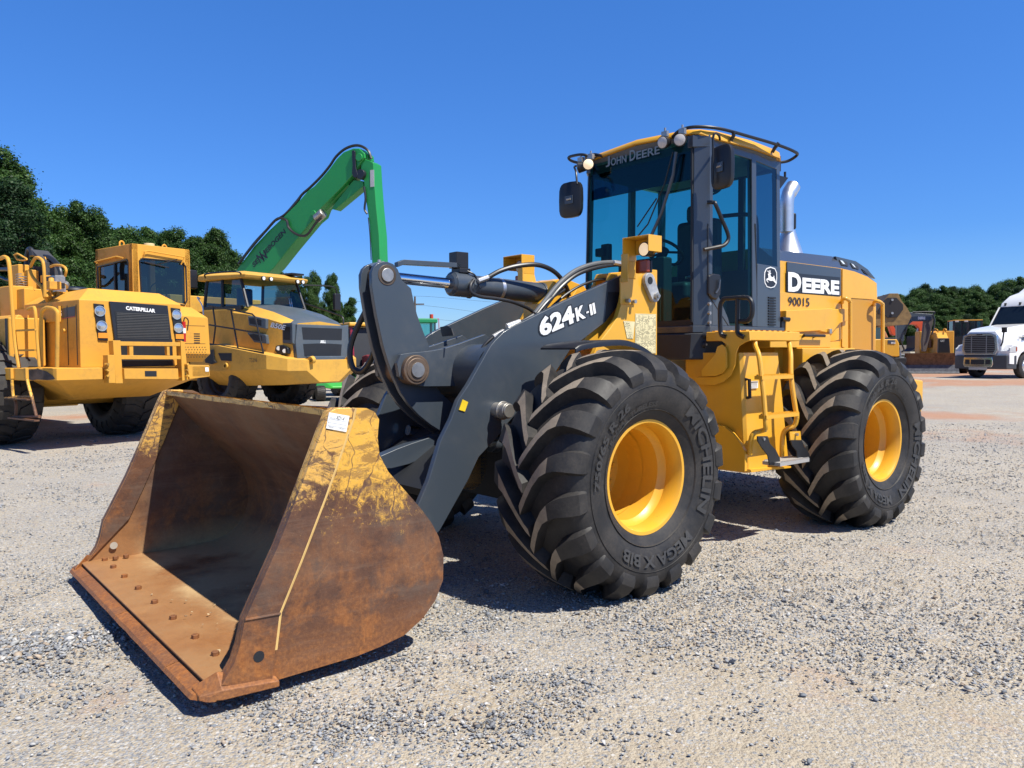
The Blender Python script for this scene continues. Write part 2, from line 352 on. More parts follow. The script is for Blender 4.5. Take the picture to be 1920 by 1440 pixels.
# ---------------------------------------------------------------- ground
def gz(x, y):
    """height of the gravel: a little lower where the bucket hangs"""
    d = math.hypot((x + 2.3) / 1.9, (y - 4.1) / 1.6)
    return -.055 * math.exp(-d * d) * 1.0
def make_ground():
    xs = np.concatenate([-np.geomspace(16, 1600, 14)[::-1], np.linspace(-14, 14, 281), np.linspace(15, 24, 10), np.geomspace(27, 1600, 12)])
    ys = np.concatenate([[-300, -40, -8, -3], np.linspace(-1, 19, 201), np.linspace(20, 40, 21), np.geomspace(44, 2200, 18)])
    X, Y = np.meshgrid(xs, ys); Z = np.zeros_like(X)
    D = ((X + 2.3) / 1.9) ** 2 + ((Y - 4.1) / 1.6) ** 2
    Z += -.055 * np.exp(-D)
    sm = lambda t: np.clip(t, 0, 1) ** 2 * (3 - 2 * np.clip(t, 0, 1))
    Z += .42 * sm((X - 6) / 12) * sm((Y - 17) / 14)
    nr = (np.abs(X) < 14) & (Y > -1) & (Y < 19)
    for i, j in zip(*np.nonzero(nr)):
        p = Vector((X[i, j], Y[i, j], 0))
        fade = min(1, (14 - abs(p.x)) / 3, (19 - p.y) / 3)
        Z[i, j] += fade * (.010 * noise.noise(p * 1.3) + .008 * noise.noise(p * 4.1))
    n, m = X.shape
    me = bpy.data.meshes.new('ground'); vs = np.stack([X, Y, Z], -1).reshape(-1, 3)
    a = np.arange(n * m).reshape(n, m); q = np.stack([a[:-1, :-1], a[:-1, 1:], a[1:, 1:], a[1:, :-1]], -1).reshape(-1, 4)
    me.from_pydata(vs.tolist(), [], q.tolist()); me.shade_smooth()
    m_, nt, p = newmat('gravel and clay'); g = nt.nodes.new('ShaderNodeNewGeometry'); pos = g.outputs['Position']
    def vo(scale, feat='F1', rnd=1):
        w = nt.nodes.new('ShaderNodeTexVoronoi'); w.feature = feat; w.inputs['Scale'].default_value = scale; w.inputs['Randomness'].default_value = rnd
        nt.links.new(pos, w.inputs['Vector']); return w
    big = nz(nt, .35, 5, .6, pos); mid = nz(nt, 1.6, 6, .65, pos); fine = nz(nt, 38, 6, .7, pos); clay = nz(nt, .16, 5, .62, pos, .4)
    sand = mixc(nt, ramp(nt, mid, [(.3, 0.), (.7, 1.)]), (.42, .36, .262), (.55, .485, .375))
    sand = mixc(nt, ramp(nt, fine, [(.3, 0.), (.75, .8)]), sand, (.30, .235, .17))
    # gravel, two sizes of stone, each its own grey
    dm = nt.nodes.new('ShaderNodeVectorMath'); dm.operation = 'DISTANCE'; nt.links.new(pos, dm.inputs[0]); dm.inputs[1].default_value = (1.1, 2.55, 0)
    clear = ramp(nt, mth(nt, 'ADD', mth(nt, 'MULTIPLY', dm.outputs['Value'], .3), mth(nt, 'MULTIPLY', mid, .3)), [(.30, .34), (.85, 0.)])
    for sc_, th, wgt in ((82, .40, 1), (46, .48, .8)):
        w = vo(sc_); cc = nt.nodes.new('ShaderNodeSeparateColor'); nt.links.new(w.outputs['Color'], cc.inputs[0])
        stone = ramp(nt, cc.outputs[0], [(0, (.17, .18, .195)), (.35, (.27, .275, .285)), (.6, (.38, .375, .36)), (.8, (.55, .53, .50)), (1, (.22, .18, .15))])
        dens = mth(nt, 'ADD', mth(nt, 'MULTIPLY', cc.outputs[1], .55), mth(nt, 'ADD', mth(nt, 'MULTIPLY', big, .75), mth(nt, 'SUBTRACT', mth(nt, 'MULTIPLY', mid, .45), clear)))
        f = mth(nt, 'MULTIPLY', ramp(nt, dens, [(th + .22, 0.), (th + .3, 1.)]), ramp(nt, w.outputs['Distance'], [(.35, 1.), (.55, 0.)]))
        sand = mixc(nt, mth(nt, 'MULTIPLY', f, wgt), sand, stone)
    gp_ = ramp(nt, mth(nt, 'ADD', mth(nt, 'MULTIPLY', big, .7), mth(nt, 'MULTIPLY', mid, .3)), [(.46, 0.), (.62, .55)])
    sand = mixc(nt, gp_, sand, (.80, .81, .83), 'MULTIPLY')
    # red clay showing through, mostly far off to the right
    sx = nt.nodes.new('ShaderNodeSeparateXYZ'); nt.links.new(pos, sx.inputs[0])
    far = ramp(nt, mth(nt, 'MULTIPLY', sx.outputs[1], .02), [(.3, 0.), (.75, 1.)])
    right = mth(nt, 'MULTIPLY_ADD', sx.outputs[0], .05, .1, clamp=True)
    cf = mth(nt, 'ADD', mth(nt, 'MULTIPLY', mth(nt, 'MULTIPLY', far, right), .15), clay)
    cf = ramp(nt, cf, [(.56, 0.), (.66, 1.)])
    sand = mixc(nt, mth(nt, 'MULTIPLY', cf, .62), sand, (.42, .17, .075))
    lc = mth(nt, 'MULTIPLY', ramp(nt, nz(nt, .9, 7, .7, pos, .6), [(.60, 0.), (.70, 1.)]), .30)
    sand = mixc(nt, lc, sand, (.42, .22, .12))
    nt.links.new(sand, p.inputs['Base Color']); p.inputs['Roughness'].default_value = .92; p.inputs['Specular IOR Level'].default_value = .2
    v1, v2, v3 = vo(75), vo(38), vo(150)
    hgt = mth(nt, 'ADD', mth(nt, 'MULTIPLY', v1.outputs['Distance'], -.8), mth(nt, 'ADD', mth(nt, 'MULTIPLY', v2.outputs['Distance'], -1.0), mth(nt, 'MULTIPLY', v3.outputs['Distance'], -.4)))
    hgt = mth(nt, 'ADD', hgt, mth(nt, 'MULTIPLY', fine, .8))
    bump(nt, p, hgt, .6, .014)
    me.materials.append(m_)
    o = bpy.data.objects.new('ground', me); COL.objects.link(o); o['kind'] = 'structure'
make_ground()

def make_stones():
    """loose stones lying on the gravel where the camera can tell them apart"""
    base = []
    for k in range(10):
        bm = bmesh.new(); bmesh.ops.create_icosphere(bm, subdivisions=1, radius=1)
        for v in bm.verts:
            c = v.co.copy(); v.co *= 1 + .9 * noise.noise(c * 1.5 + Vector((k * 7, 3, 1)))
            v.co.x *= 1.35; v.co.z *= .5
        me = bpy.data.meshes.new('t'); bm.to_mesh(me); bm.free()
        base.append((np.array([v.co[:] for v in me.vertices]), np.array([p.vertices[:] for p in me.polygons]))); bpy.data.meshes.remove(me)
    N = 190000; u = rng.random(N)
    Y = 2.3 * (17 / 2.3) ** u; X = np.clip(rng.normal(0, .50, N), -1.6, 1.6) * Y
    # they lie in drifts
    keep = np.array([noise.noise(Vector((x * .55, y * .55, 0))) * .8 + noise.noise(Vector((x * 2.3, y * 2.3, 5))) * .55 for x, y in zip(X, Y)]) + rng.normal(0, .25, N) - .75 * np.exp(-(((X - .9) / 2.2) ** 2 + ((Y - 2.7) / .9) ** 2)) - .4 * np.exp(-(((X + 1.6) / 1.2) ** 2 + ((Y - 2.6) / .6) ** 2)) + .30 * np.clip((X - .5) / 3, 0, 1) * np.clip((Y - 3.2), 0, 1) > -.02
    pile = rng.random(2600); px = -3.0 + rng.normal(0, .42, 2600); py = 4.15 + rng.normal(0, .14, 2600) + (px + 3.0) * .35
    X = np.concatenate([X[keep], px]); Y = np.concatenate([Y[keep], py]); N = len(X)
    S = np.exp(rng.normal(math.log(.0044), .40, N)); S[-2600:] *= 1.7; S = np.clip(S, .002, .022) * (1 + (Y > 8) * .35)
    V, F, off, MI = [], [], 0, []
    A = rng.random(N) * 6.283; K = rng.integers(0, 10, N)
    for k in range(10):
        idx = np.nonzero(K == k)[0]; b, f = base[k]; n = len(idx)
        c, s_ = np.cos(A[idx]), np.sin(A[idx]); tz = rng.normal(0, .35, n)
        x = b[None, :, 0] + b[None, :, 2] * tz[:, None]; y = b[None, :, 1]; z = b[None, :, 2] - b[None, :, 0] * tz[:, None]
        vx = (x * c[:, None] - y * s_[:, None]) * S[idx][:, None] + X[idx][:, None]
        vy = (x * s_[:, None] + y * c[:, None]) * S[idx][:, None] + Y[idx][:, None]
        g = -.055 * np.exp(-(((X[idx] + 2.3) / 1.9) ** 2 + ((Y[idx] - 4.1) / 1.6) ** 2)) + .004
        vz = z * S[idx][:, None] + g[:, None] + (S[idx] * .35)[:, None]
        V.append(np.stack([vx, vy, vz], -1).reshape(-1, 3))
        F.append((f[None] + (np.arange(n) * len(b))[:, None, None] + off).reshape(-1, 3)); off += n * len(b)
        MI.append(np.repeat(rng.choice(5, n, p=[.3, .3, .2, .1, .1]), len(f)))
    V = np.concatenate(V); F = np.concatenate(F); MI = np.concatenate(MI)
    me = bpy.data.meshes.new('loose_gravel'); me.vertices.add(len(V)); me.vertices.foreach_set('co', V.ravel())
    me.loops.add(F.size); me.loops.foreach_set('vertex_index', F.ravel().astype(np.int32))
    me.polygons.add(len(F)); me.polygons.foreach_set('loop_start', np.arange(0, F.size, 3, dtype=np.int32)); me.update(); me.validate()
    for c in ((.18, .19, .205), (.26, .265, .275), (.35, .345, .33), (.48, .46, .43), (.36, .29, .22)): me.materials.append(plain('stone', c, .85, var=.35, spec=.2))
    me.polygons.foreach_set('material_index', MI.astype(np.int32))
    o = bpy.data.objects.new('loose_gravel', me); COL.objects.link(o); tag(o, 'grey and white stones scattered over the yard', 'gravel', kind='stuff')
make_stones()

# ---------------------------------------------------------------- trees
def leafmat(name, c0, c1, c2):
    m, nt, p = newmat(name); g = nt.nodes.new('ShaderNodeNewGeometry'); oi = nt.nodes.new('ShaderNodeObjectInfo')
    c = ramp(nt, g.outputs['Random Per Island'], [(0, c0), (.55, c1), (1, c2)])
    c = mixc(nt, mth(nt, 'MULTIPLY', oi.outputs['Random'], .35), c, tuple(x * .55 for x in c1))
    nt.links.new(c, p.inputs['Base Color']); p.inputs['Roughness'].default_value = .55; p.inputs['Specular IOR Level'].default_value = .3
    out = nt.nodes['Material Output']; t = nt.nodes.new('ShaderNodeBsdfTranslucent'); nt.links.new(c, t.inputs[0])
    mx = nt.nodes.new('ShaderNodeMixShader'); mx.inputs[0].default_value = .28
    nt.links.new(p.outputs[0], mx.inputs[1]); nt.links.new(t.outputs[0], mx.inputs[2]); nt.links.new(mx.outputs[0], out.inputs[0])
    return m
M['leaf'] = leafmat('broadleaf foliage', (.020, .050, .010), (.040, .095, .018), (.085, .16, .030))
M['pine'] = leafmat('pine foliage', (.012, .036, .012), (.024, .062, .020), (.05, .10, .03))
M['bark'] = plain('bark', (.10, .075, .055), .9, var=.4)
def crown_mesh(name, blobs, nleaf, size, mat, seed, droop=0, flat=.6):
    """leaf-sized faces gathered in clumps on the outside of many small lobes"""
    r = np.random.default_rng(seed); vol = np.array([b[3] ** 2 for b in blobs]); pick = r.choice(len(blobs), nleaf, p=vol / vol.sum())
    B = np.array(blobs)[pick]; d = r.normal(size=(nleaf, 3)); d /= np.linalg.norm(d, axis=1)[:, None]
    # clumps inside each lobe: pull directions to a handful of centres
    cl = r.normal(size=(len(blobs), 9, 3)); cl /= np.linalg.norm(cl, axis=2)[:, :, None]
    d = d * .55 + cl[pick, r.integers(0, 9, nleaf)] * .6; d /= np.linalg.norm(d, axis=1)[:, None]
    rad = r.uniform(.45, 1.0, nleaf) ** .7 * np.exp(r.normal(0, .15, nleaf))
    c = B[:, :3] + d * (B[:, 3] * rad)[:, None] * np.array([1, 1, .8])
    nrm = d + r.normal(size=(nleaf, 3)) * .75; nrm[:, 2] += flat; nrm /= np.linalg.norm(nrm, axis=1)[:, None]
    t = np.cross(nrm, r.normal(size=(nleaf, 3))); t /= np.linalg.norm(t, axis=1)[:, None]; b = np.cross(nrm, t)
    s = size * np.exp(r.normal(0, .3, nleaf))[:, None]
    V = np.stack([c - t * s, c - b * s * .62 + nrm * s * .15, c + t * s, c + b * s * .62 + nrm * s * .15], 1).reshape(-1, 3)
    me = bpy.data.meshes.new(name); me.vertices.add(len(V)); me.vertices.foreach_set('co', V.ravel())
    me.loops.add(nleaf * 4); me.loops.foreach_set('vertex_index', np.arange(nleaf * 4, dtype=np.int32))
    me.polygons.add(nleaf); me.polygons.foreach_set('loop_start', np.arange(0, nleaf * 4, 4, dtype=np.int32)); me.update(); me.validate()
    me.materials.append(mat); return me
def tree_kind(kind, seed, H, nleaf=9000, size=.2):
    """crown and trunk meshes of one tree, base at the origin, height H"""
    r = random.Random(seed); bl = []; tb = MB()
    if kind == 'pine':
        for i in range(60):
            t = i / 59; h = H * (.20 + .78 * t); w = H * .17 * (1 - t) ** .75 * r.uniform(.6, 1.3) + .25
            a = r.random() * 6.283; bl.append((w * math.cos(a), w * math.sin(a), h, H * .040 * r.uniform(.6, 1.4))); bl.append((w * .2, -w * .2, h, H * .045))
            tb.tube([(0, 0, h - H * .03), (w * .6 * math.cos(a), w * .6 * math.sin(a), h)], [.05, .02], 5)
        trunk = [(0, 0, 0), (.1, .05, H * .5), (0, 0, H * .85)]
    elif kind == 'slim':
        for i in range(110):
            t = r.random() ** .85; h = H * (.08 + .88 * t); k_ = r.randrange(5); w = H * .13 * (1.1 - t) * r.uniform(.0, 1.3)
            a = r.random() * 6.283; bl.append((w * math.cos(a) + H * .07 * math.cos(k_ * 2.1 + seed), w * math.sin(a) + H * .07 * math.sin(k_ * 2.1 + seed), h * (.72 + .07 * k_), H * .022 * math.exp(r.gauss(0, .5))))
        trunk = [(0, 0, 0), (.2, 0, H * .5), (.1, .1, H * .9)]
    else:
        lean = [(r.uniform(-.1, .1) * H, r.uniform(-.1, .1) * H, H * r.uniform(.6, 1.0), H * r.uniform(.10, .17)) for _ in range(7)]
        for i in range(120):
            lx_, ly_, top, wd = lean[i % 7]; t = r.random() ** .8; h = H * .10 + (top - H * .16) * t
            a = r.random() * 6.283; w = wd * (1.5 - 1.25 * t ** 1.6) * r.random() ** .6
            bl.append((lx_ + w * math.cos(a), ly_ + w * math.sin(a), h, H * r.uniform(.022, .080)))
        zm = max(q_[2] + q_[3] * .75 for q_ in bl); bl = [(q_[0], q_[1], q_[2] * H / zm, q_[3]) for q_ in bl]
        for i in range(7):
            q = bl[i * 4]; tb.tube([(0, 0, H * .2), (q[0] * .5, q[1] * .5, q[2] * .6), q[:3]], [.16, .1, .04], 6)
        trunk = [(0, 0, 0), (.1, -.1, H * .25), (0, .1, H * .5)]
    tb.tube(trunk, [H * .022, H * .016, H * .006], 8)
    cm = crown_mesh('crown', bl, nleaf, size, M['pine' if kind == 'pine' else 'leaf'], seed)
    return cm, tb.mesh('trunk', M['bark'])
TK = {'broad': [tree_kind('broad', s, 10, 130000, .052) for s in (1, 2, 3)], 'pine': [tree_kind('pine', s, 10, 80000, .045) for s in (4, 5)], 'slim': [tree_kind('slim', s, 10, 30000, .060) for s in (6, 7)]}
def tree(px, base_d, top_py, kind, k, label, group, wide=1.0, rot=0):
    """a tree standing base_d metres off whose top reaches the row top_py"""
    d = _ray(px, 663); p = Vector((0, 0, CH)) + d * (base_d / d.y); p.z = 0
    t = _ray(px, top_py); H = (CH + t.z / t.y * base_d) * 1.02
    o = bpy.data.objects.new({'broad': 'broadleaf_tree', 'pine': 'pine_tree', 'slim': 'slender_tree'}[kind], None); COL.objects.link(o)
    s = H / 10; o.location = p; o.scale = (s * wide, s * wide, s); o.rotation_euler = (0, 0, rot)
    cm, tm = TK[kind][k]
    for n, me in (('crown', cm), ('trunk', tm)):
        c = bpy.data.objects.new(n, me); COL.objects.link(c); c.parent = o
    return tag(o, label, 'tree', group)
TG = 'trees along the left edge of the yard'
PLACE = lambda px, what: None
tl = [(28, 46, 276, 'broad', 0, 'tallest broadleaf tree at the far left, rising above the pine', 1.15), (-15, 42, 318, 'broad', 1, 'leafy tree cut by the left edge of the photo', 1.0),
      (32, 38, 345, 'pine', 0, 'dark pine in front of the tallest tree', 1.25), (-28, 39, 352, 'pine', 1, 'dark pine at the very left edge', 1.3), (88, 44, 385, 'broad', 2, 'broadleaf tree right of the dark pine', 1.1),
      (132, 46, 395, 'broad', 0, 'pointed leafy tree above the far hoses of the scraper', .9), (168, 46, 386, 'broad', 1, 'second pointed tree behind the left edge of the yellow cab', .85), (205, 48, 408, 'broad', 2, 'rounded tree above the middle of the boxy yellow cab', 1.0),
      (60, 41, 425, 'broad', 2, 'low bright green tree behind the scraper engine', 1.2), (240, 56, 432, 'broad', 0, 'tree above the right corner of the boxy yellow cab', 1.1), (282, 64, 434, 'broad', 1, 'distant tree just right of the boxy cab roof', 1.1),
      (325, 66, 442, 'pine', 1, 'pointed conifer in the dip of the left treeline', 1.2), (352, 60, 434, 'broad', 0, 'left half of the bushy pair above the dump truck mirror', .95), (385, 58, 430, 'broad', 2, 'bushy tree with the highest crown above the dump truck cab', .95),
      (412, 60, 452, 'broad', 1, 'tree at the right end of the left treeline', .85), (436, 64, 492, 'broad', 0, 'small tree tip beside the foot of the green boom', .6),
      (538, 62, 512, 'broad', 1, 'thin tree right of the dump truck windscreen', .60), (560, 60, 518, 'broad', 2, 'scrubby tree under the crane arm gap', .62), (590, 60, 510, 'broad', 0, 'spiky tree left of the vine covered one', .55),
      (625, 58, 514, 'broad', 1, 'vine covered tree with two ragged tips', .50), (650, 58, 560, 'broad', 2, 'shorter vine covered tree nearest the loader boom', .7), (672, 60, 600, 'broad', 0, 'low shrubby tree touching the loader boom tip', .9), (605, 66, 572, 'broad', 2, 'dark tree mass behind the spiky tree', 1.2)]
tl += [(10, 56, 360, 'broad', 2, 'tree behind the leftmost pair, filling below the tallest crown', 1.3), (70, 58, 395, 'broad', 1, 'tree behind the scraper handrails', 1.3), (112, 57, 400, 'broad', 0, 'tree behind the scraper air cleaner', 1.2), (150, 60, 410, 'broad', 2, 'back tree left of the boxy cab', 1.2), (190, 62, 418, 'broad', 0, 'back tree above the left half of the boxy cab', 1.2), (225, 66, 430, 'broad', 1, 'back tree above the right half of the boxy cab', 1.2),
      (262, 70, 440, 'broad', 2, 'back tree just right of the cab roof cap', 1.3), (305, 72, 450, 'broad', 0, 'low back tree in the treeline dip', 1.3), (345, 72, 455, 'broad', 1, 'low back tree above the dump truck mirror', 1.3), (400, 70, 468, 'broad', 0, 'low back tree above the dump truck roof', 1.3), (575, 72, 572, 'broad', 0, 'low dark tree behind the thin ones', 1.5), (640, 72, 590, 'broad', 1, 'low dark tree behind the vine covered ones', 1.5), (530, 70, 560, 'broad', 2, 'low tree right behind the dump truck cab', 1.4)]
for i, (px, d, tp, kd, k, lb, w) in enumerate(tl): tree(px, d, tp, kd, k, lb, TG if px < 500 else 'trees seen between the dump truck and the loader', w, i * 1.7)
# wooded rise beyond the right end of the yard: every crown a tree
r_ = random.Random(11)
prof = [(1640, 562), (1665, 555), (1690, 550), (1715, 542), (1745, 536), (1765, 540), (1795, 546), (1825, 538), (1855, 534), (1880, 530), (1905, 526), (1935, 532), (1965, 536)]
def top_at(x):
    for (a, b), (c, d) in zip(prof, prof[1:]):
        if a <= x <= c: return b + (d - b) * (x - a) / (c - a)
    return 530
SIZEW = ['low', 'mid height', 'tall']; n_ = 0
for row, (dist, drop, step) in enumerate(((150, 0, 17), (138, 16, 21), (126, 34, 24), (114, 55, 27))):
    x = 1628 + row * 7
    while x < 1975:
        tp = top_at(max(1640, min(1965, x))) + drop + r_.uniform(-5, 5)
        tree(x, dist, tp, 'pine' if r_.random() < .25 else 'broad', r_.randrange(2), ('skyline tree', 'second row tree', 'third row tree', 'lowest front row tree')[row] + ' of the far wood ' + ('behind the raised brown bucket' if x < 1712 else 'above the excavator arms' if x < 1765 else 'above the bulldozer cab' if x < 1850 else 'above the white truck'), 'trees of the wood beyond the yard', r_.uniform(1.0, 1.5), r_.random() * 6)
        x += step * r_.uniform(.8, 1.2); n_ += 1
# ================================================================ THE WHEEL LOADER
LD = Frame(-.11688, 6.16774, R(39.4135) + math.pi)
WB, AZ, RT = 3.179, .7664, 1.5415          # wheelbase, axle height, outer rim plane
ld = LD.root('wheel_loader')
tag(ld, 'large yellow and charcoal wheel loader in the middle with rusty bucket lowered to the gravel', 'wheel loader')
def lp(px, py, ax, v): return LD.P(px, py, ax, v)
def ly(pts, y, ox=0, oy=0, k=1): return LD.poly(pts, 'y', y, ox, oy, k)

# ---- tyres
CARC = [(.262, .358), (.300, .372), (.332, .42), (.362, .50), (.374, .57), (.372, .62), (.360, .662), (.334, .692), (.290, .712), (.20, .726), (.10, .734), (0, .737)]
def carc(u):
    """outer half of the carcass, u from 0 at the crown to 1 at the bead: t, r and normal"""
    P = [Vector(p) for p in CARC[::-1]]; L = [0]
    for a, b in zip(P, P[1:]): L.append(L[-1] + (b - a).length)
    s = u * L[-1]
    for i in range(len(P) - 1):
        if s <= L[i + 1] + 1e-9:
            f = (s - L[i]) / (L[i + 1] - L[i]); p = P[i].lerp(P[i + 1], f)
            d0 = (P[i + 1] - P[max(0, i - 1)]).normalized(); d1 = (P[min(len(P) - 1, i + 2)] - P[i]).normalized(); d = d0.lerp(d1, f).normalized()
            return p, Vector((-d.y, d.x))
    return P[-1], Vector((1, 0))
def make_tyre(NL=18):
    b = MB(); prof = [(r, t) for t, r in CARC] + [(r, -t) for t, r in CARC[-2::-1]]
    n = 108
    b.lathe(prof, (0, 0, 0), (0, 1, 0), n)
    rows = [(-.040, -.02, .078, .036), (.0, .02, .081, .039), (.08, .12, .082, .041), (.16, .22, .083, .043), (.24, .305, .084, .048), (.31, .352, .082, .060), (.37, .378, .072, .066), (.43, .392, .058, .074), (.49, .400, .046, .078), (.55, .405, .033, .078), (.60, .408, .018, .072), (.635, .41, .003, .064)]
    for side in (1, -1):
        for i in range(NL):
            a0 = 2 * math.pi * (i + (.5 if side < 0 else 0)) / NL
            vs = []
            for u, dth, h, hw in rows:
                p, nm = carc(max(0, u * .92)); t = p.x + (u * .6 if u < 0 else 0); r = p.y
                if nm.x < 0 and nm.y < 0: nm = -nm
                wb = hw + .019
                for (da, hh) in ((-wb, -.004), (-hw, h), (hw, h), (wb, -.004)):
                    tt = t + nm.x * hh; rr = r + nm.y * hh; th = a0 + dth + da * (.775 / max(rr, .6))
                    # +x is forward, noses point forward on top: shoulder trails the nose
                    vs.append((rr * math.sin(-th), tt * side, rr * math.cos(-th)))
            m = len(rows); base = len(b.v); b.v += vs
            for k in range(m - 1):
                for c in range(3):
                    f = [base + k * 4 + c, base + k * 4 + c + 1, base + (k + 1) * 4 + c + 1, base + (k + 1) * 4 + c]
                    b.f.append(f if side > 0 else f[::-1]); b.m.append(1 if c == 1 and k < 5 else 0)
            b.f.append([base + 3, base + 2, base + 1, base]); b.m.append(0)
    # moulded lettering on the outer wall
    def arc(txt, r0, h, a_c, span, flip=False, mat=2, lift=.003, shear=0, bold=.02):
        vs, fs = text_fit(txt, 1, 1, bold=bold, shear=shear, extrude=.0)
        out = []
        for x, y, z in vs:
            a = a_c + (.5 - x) * span if not flip else a_c - (.5 - x) * span
            r = r0 + y * h if not flip else r0 + h - y * h
            # find the wall's depth at this radius
            for (t0, q0), (t1, q1) in zip(CARC, CARC[1:]):
                if q0 <= r <= q1 and q0 < .7: t = t0 + (t1 - t0) * (r - q0) / (q1 - q0); break
            else: t = .38
            out.append((r * math.cos(a), t + lift, r * math.sin(a)))
        b.k = mat; b.add(out, fs); b.k = 0
    # screen left is +x on the outer (left) wall: angle measured from +x, up = +z; text runs clockwise seen from outside
    return b, arc
def wall_point(): pass
def tyre_meshes():
    b, arc = make_tyre()
    # seen from the outside (+y looking back to -y) +x lies to the LEFT, so clockwise on screen = rising angle from +x
    def put(txt, r0, h, deg_screen, span_deg, outward_up=True, **k):
        """deg_screen: 0 at three o'clock, counter clockwise, as seen from outside"""
        a = math.pi - R(deg_screen)
        arc(txt, r0, h, a, R(span_deg), flip=False, **k) if not outward_up else arc2(txt, r0, h, a, R(span_deg), **k)
    def arc2(txt, r0, h, a_c, span, mat=2, lift=.011, bold=.03):
        vs, fs = text_fit(txt, 1, 1, bold=bold, extrude=.0); out = []
        for x, y, z in vs:
            a = a_c + (x - .5) * span; r = r0 + y * h; t = .38
            for (t0, q0), (t1, q1) in zip(CARC, CARC[1:]):
                if q0 <= r <= q1: t = t0 + (t1 - t0) * (r - q0) / (q1 - q0); break
            out.append((r * math.cos(a), t + lift, r * math.sin(a)))
        b.k = mat; b.add(out, fs); b.k = 0
    put('MICHELIN', .485, .085, 11, 84)
    put('MEGA X BIB', .485, .075, -88, 76)
    put('750/65 R 26', .505, .058, 150, 64)
    put('RADIAL  TUBELESS', .455, .034, 118, 62)
    # fine ribs round the wall
    for r, t in ((.435, .342), (.59, .3745)):
        b.k = 0; b.lathe([(r - .005, t - .006), (r, t + .004), (r + .005, t - .006)], (0, 0, 0), (0, 1, 0), 72)
    return b.mesh('tyre', [M['rubber'], M['tread'], M['tyretext']], ang=26)
TY = tyre_meshes()
def rim_mesh():
    b = MB(); o = .30     # flange plane
    prof = [(.356, o - .045), (.372, o - .03), (.3735, o - .006), (.370, o), (.350, o - .002), (.345, o - .012), (.338, o - .03), (.331, o - .06), (.329, o - .10), (.334, o - .125), (.322, o - .15), (.300, o - .17), (.296, o - .24), (.300, o - .27), (.297, o - .50), (.285, o - .525), (.20, o - .54), (.165, o - .515), (0.001, o - .515)]
    b.lathe(prof, (0, 0, 0), (0, 1, 0), 72)
    b.lathe([(.356, -o + .045), (.372, -o + .03), (.370, -o), (.345, -o + .01), (.30, -o + .06), (.296, 0)], (0, 0, 0), (0, 1, 0), 48)
    for i in range(12):
        a = i * math.pi / 6; b.cyl((.235 * math.cos(a), o - .545, .235 * math.sin(a)), (.235 * math.cos(a), o - .51, .235 * math.sin(a)), .017, n=6)
    return b.mesh('rim', [M['rimpaint']], ang=30)
RM = rim_mesh()
hubb = MB().cyl((0, -.42, 0), (0, -.26, 0), .22, n=24)
HB = hubb.mesh('wheel', [M['deere']])
for x in (0, -WB):
    for s in (1, -1):
        w = bpy.data.objects.new('wheel', HB); COL.objects.link(w); w.parent = ld
        w.location = (x, s * (RT - .30), AZ); w.rotation_euler = (0, 0, 0)
        ty = bpy.data.objects.new('tyre', TY); COL.objects.link(ty); ty.parent = w
        rm = bpy.data.objects.new('rim', RM); COL.objects.link(rm); rm.parent = w
        if s < 0:
            # mirrored: turn end for end so the tread still points forward
            w.scale = (1, -1, 1)
        ty.rotation_euler = (0, [0, R(9)][x < 0] if s > 0 else R(4), 0)
        if x < 0: ty.rotation_euler = (0, R(-38), 0)
        if x < 0 and s > 0:
            vb = MB().box(-.035, .035, .10, .17, -.33, -.27); vb.cyl((0, .13, -.27), (0, .13, -.255), .03, n=10)
            v_ = vb.obj('valve_guard', M['deere'], w, bevel=.006)

# ---- bucket
HW = 1.367
SIDE = [(2.45, .045), (2.66, .10), (2.64, .13), (2.60, .19), (2.575, .26), (2.55, .37), (2.39, .68), (2.27, .95), (2.15, 1.23), (2.12, 1.285), (2.09, 1.30), (1.91, 1.29), (1.865, 1.27), (1.84, 1.23), (1.85, 1.14), (1.84, 1.05), (1.79, .96), (1.69, .85), (1.60, .75), (1.53, .66), (1.485, .58), (1.455, .47), (1.46, .34), (1.51, .24), (1.59, .16), (1.71, .095), (1.85, .07), (1.98, .055)]
FRONT = [(2.43, .05), (2.66, .10), (2.64, .13), (2.60, .19), (2.575, .26), (2.55, .37), (2.39, .68), (2.27, .95), (2.15, 1.23), (2.12, 1.285), (2.09, 1.30), (1.985, 1.296), (2.00, 1.24), (2.15, .88), (2.28, .59), (2.385, .37), (2.41, .20)]
INN = [(2.70, .085), (2.28, .098), (1.9, .105), (1.72, .13), (1.60, .20), (1.525, .30), (1.495, .43), (1.51, .56), (1.57, .68), (1.66, .79), (1.80, .93), (1.95, 1.10), (2.06, 1.24), (2.085, 1.28)]
# the bucket body is one part; its side bars, edge, bolts and tag hang off it
b = MB()
# shell: a bent sheet
sh = crom([(x, 0, z) for x, z in INN], 3)
def off(i, d):
    a = sh[max(0, i - 1)]; c = sh[min(len(sh) - 1, i + 1)]; t = (c - a).normalized(); n = Vector((t.z, 0, -t.x)); n = n if True else n
    return sh[i] + n * d
inner = [tuple(p) for p in sh]; outer = [tuple(off(i, -.025)) for i in range(len(sh))]
n = len(sh); ys = np.linspace(-HW + .03, HW - .03, 13); vs = []; fs = []
for y in ys:
    vs += [(p[0], y, p[2]) for p in inner]
for j in range(len(ys) - 1): fs += [(j * n + i, j * n + i + 1, (j + 1) * n + i + 1, (j + 1) * n + i) for i in range(n - 1)]
b.k = 1; b.add(vs, fs)
vs = []
for y in (ys[0], ys[-1]): vs += [(p[0], y, p[2]) for p in outer]
b.k = 0; b.add(vs, [(i, i + 1, n + i + 1, n + i) for i in range(n - 1)])
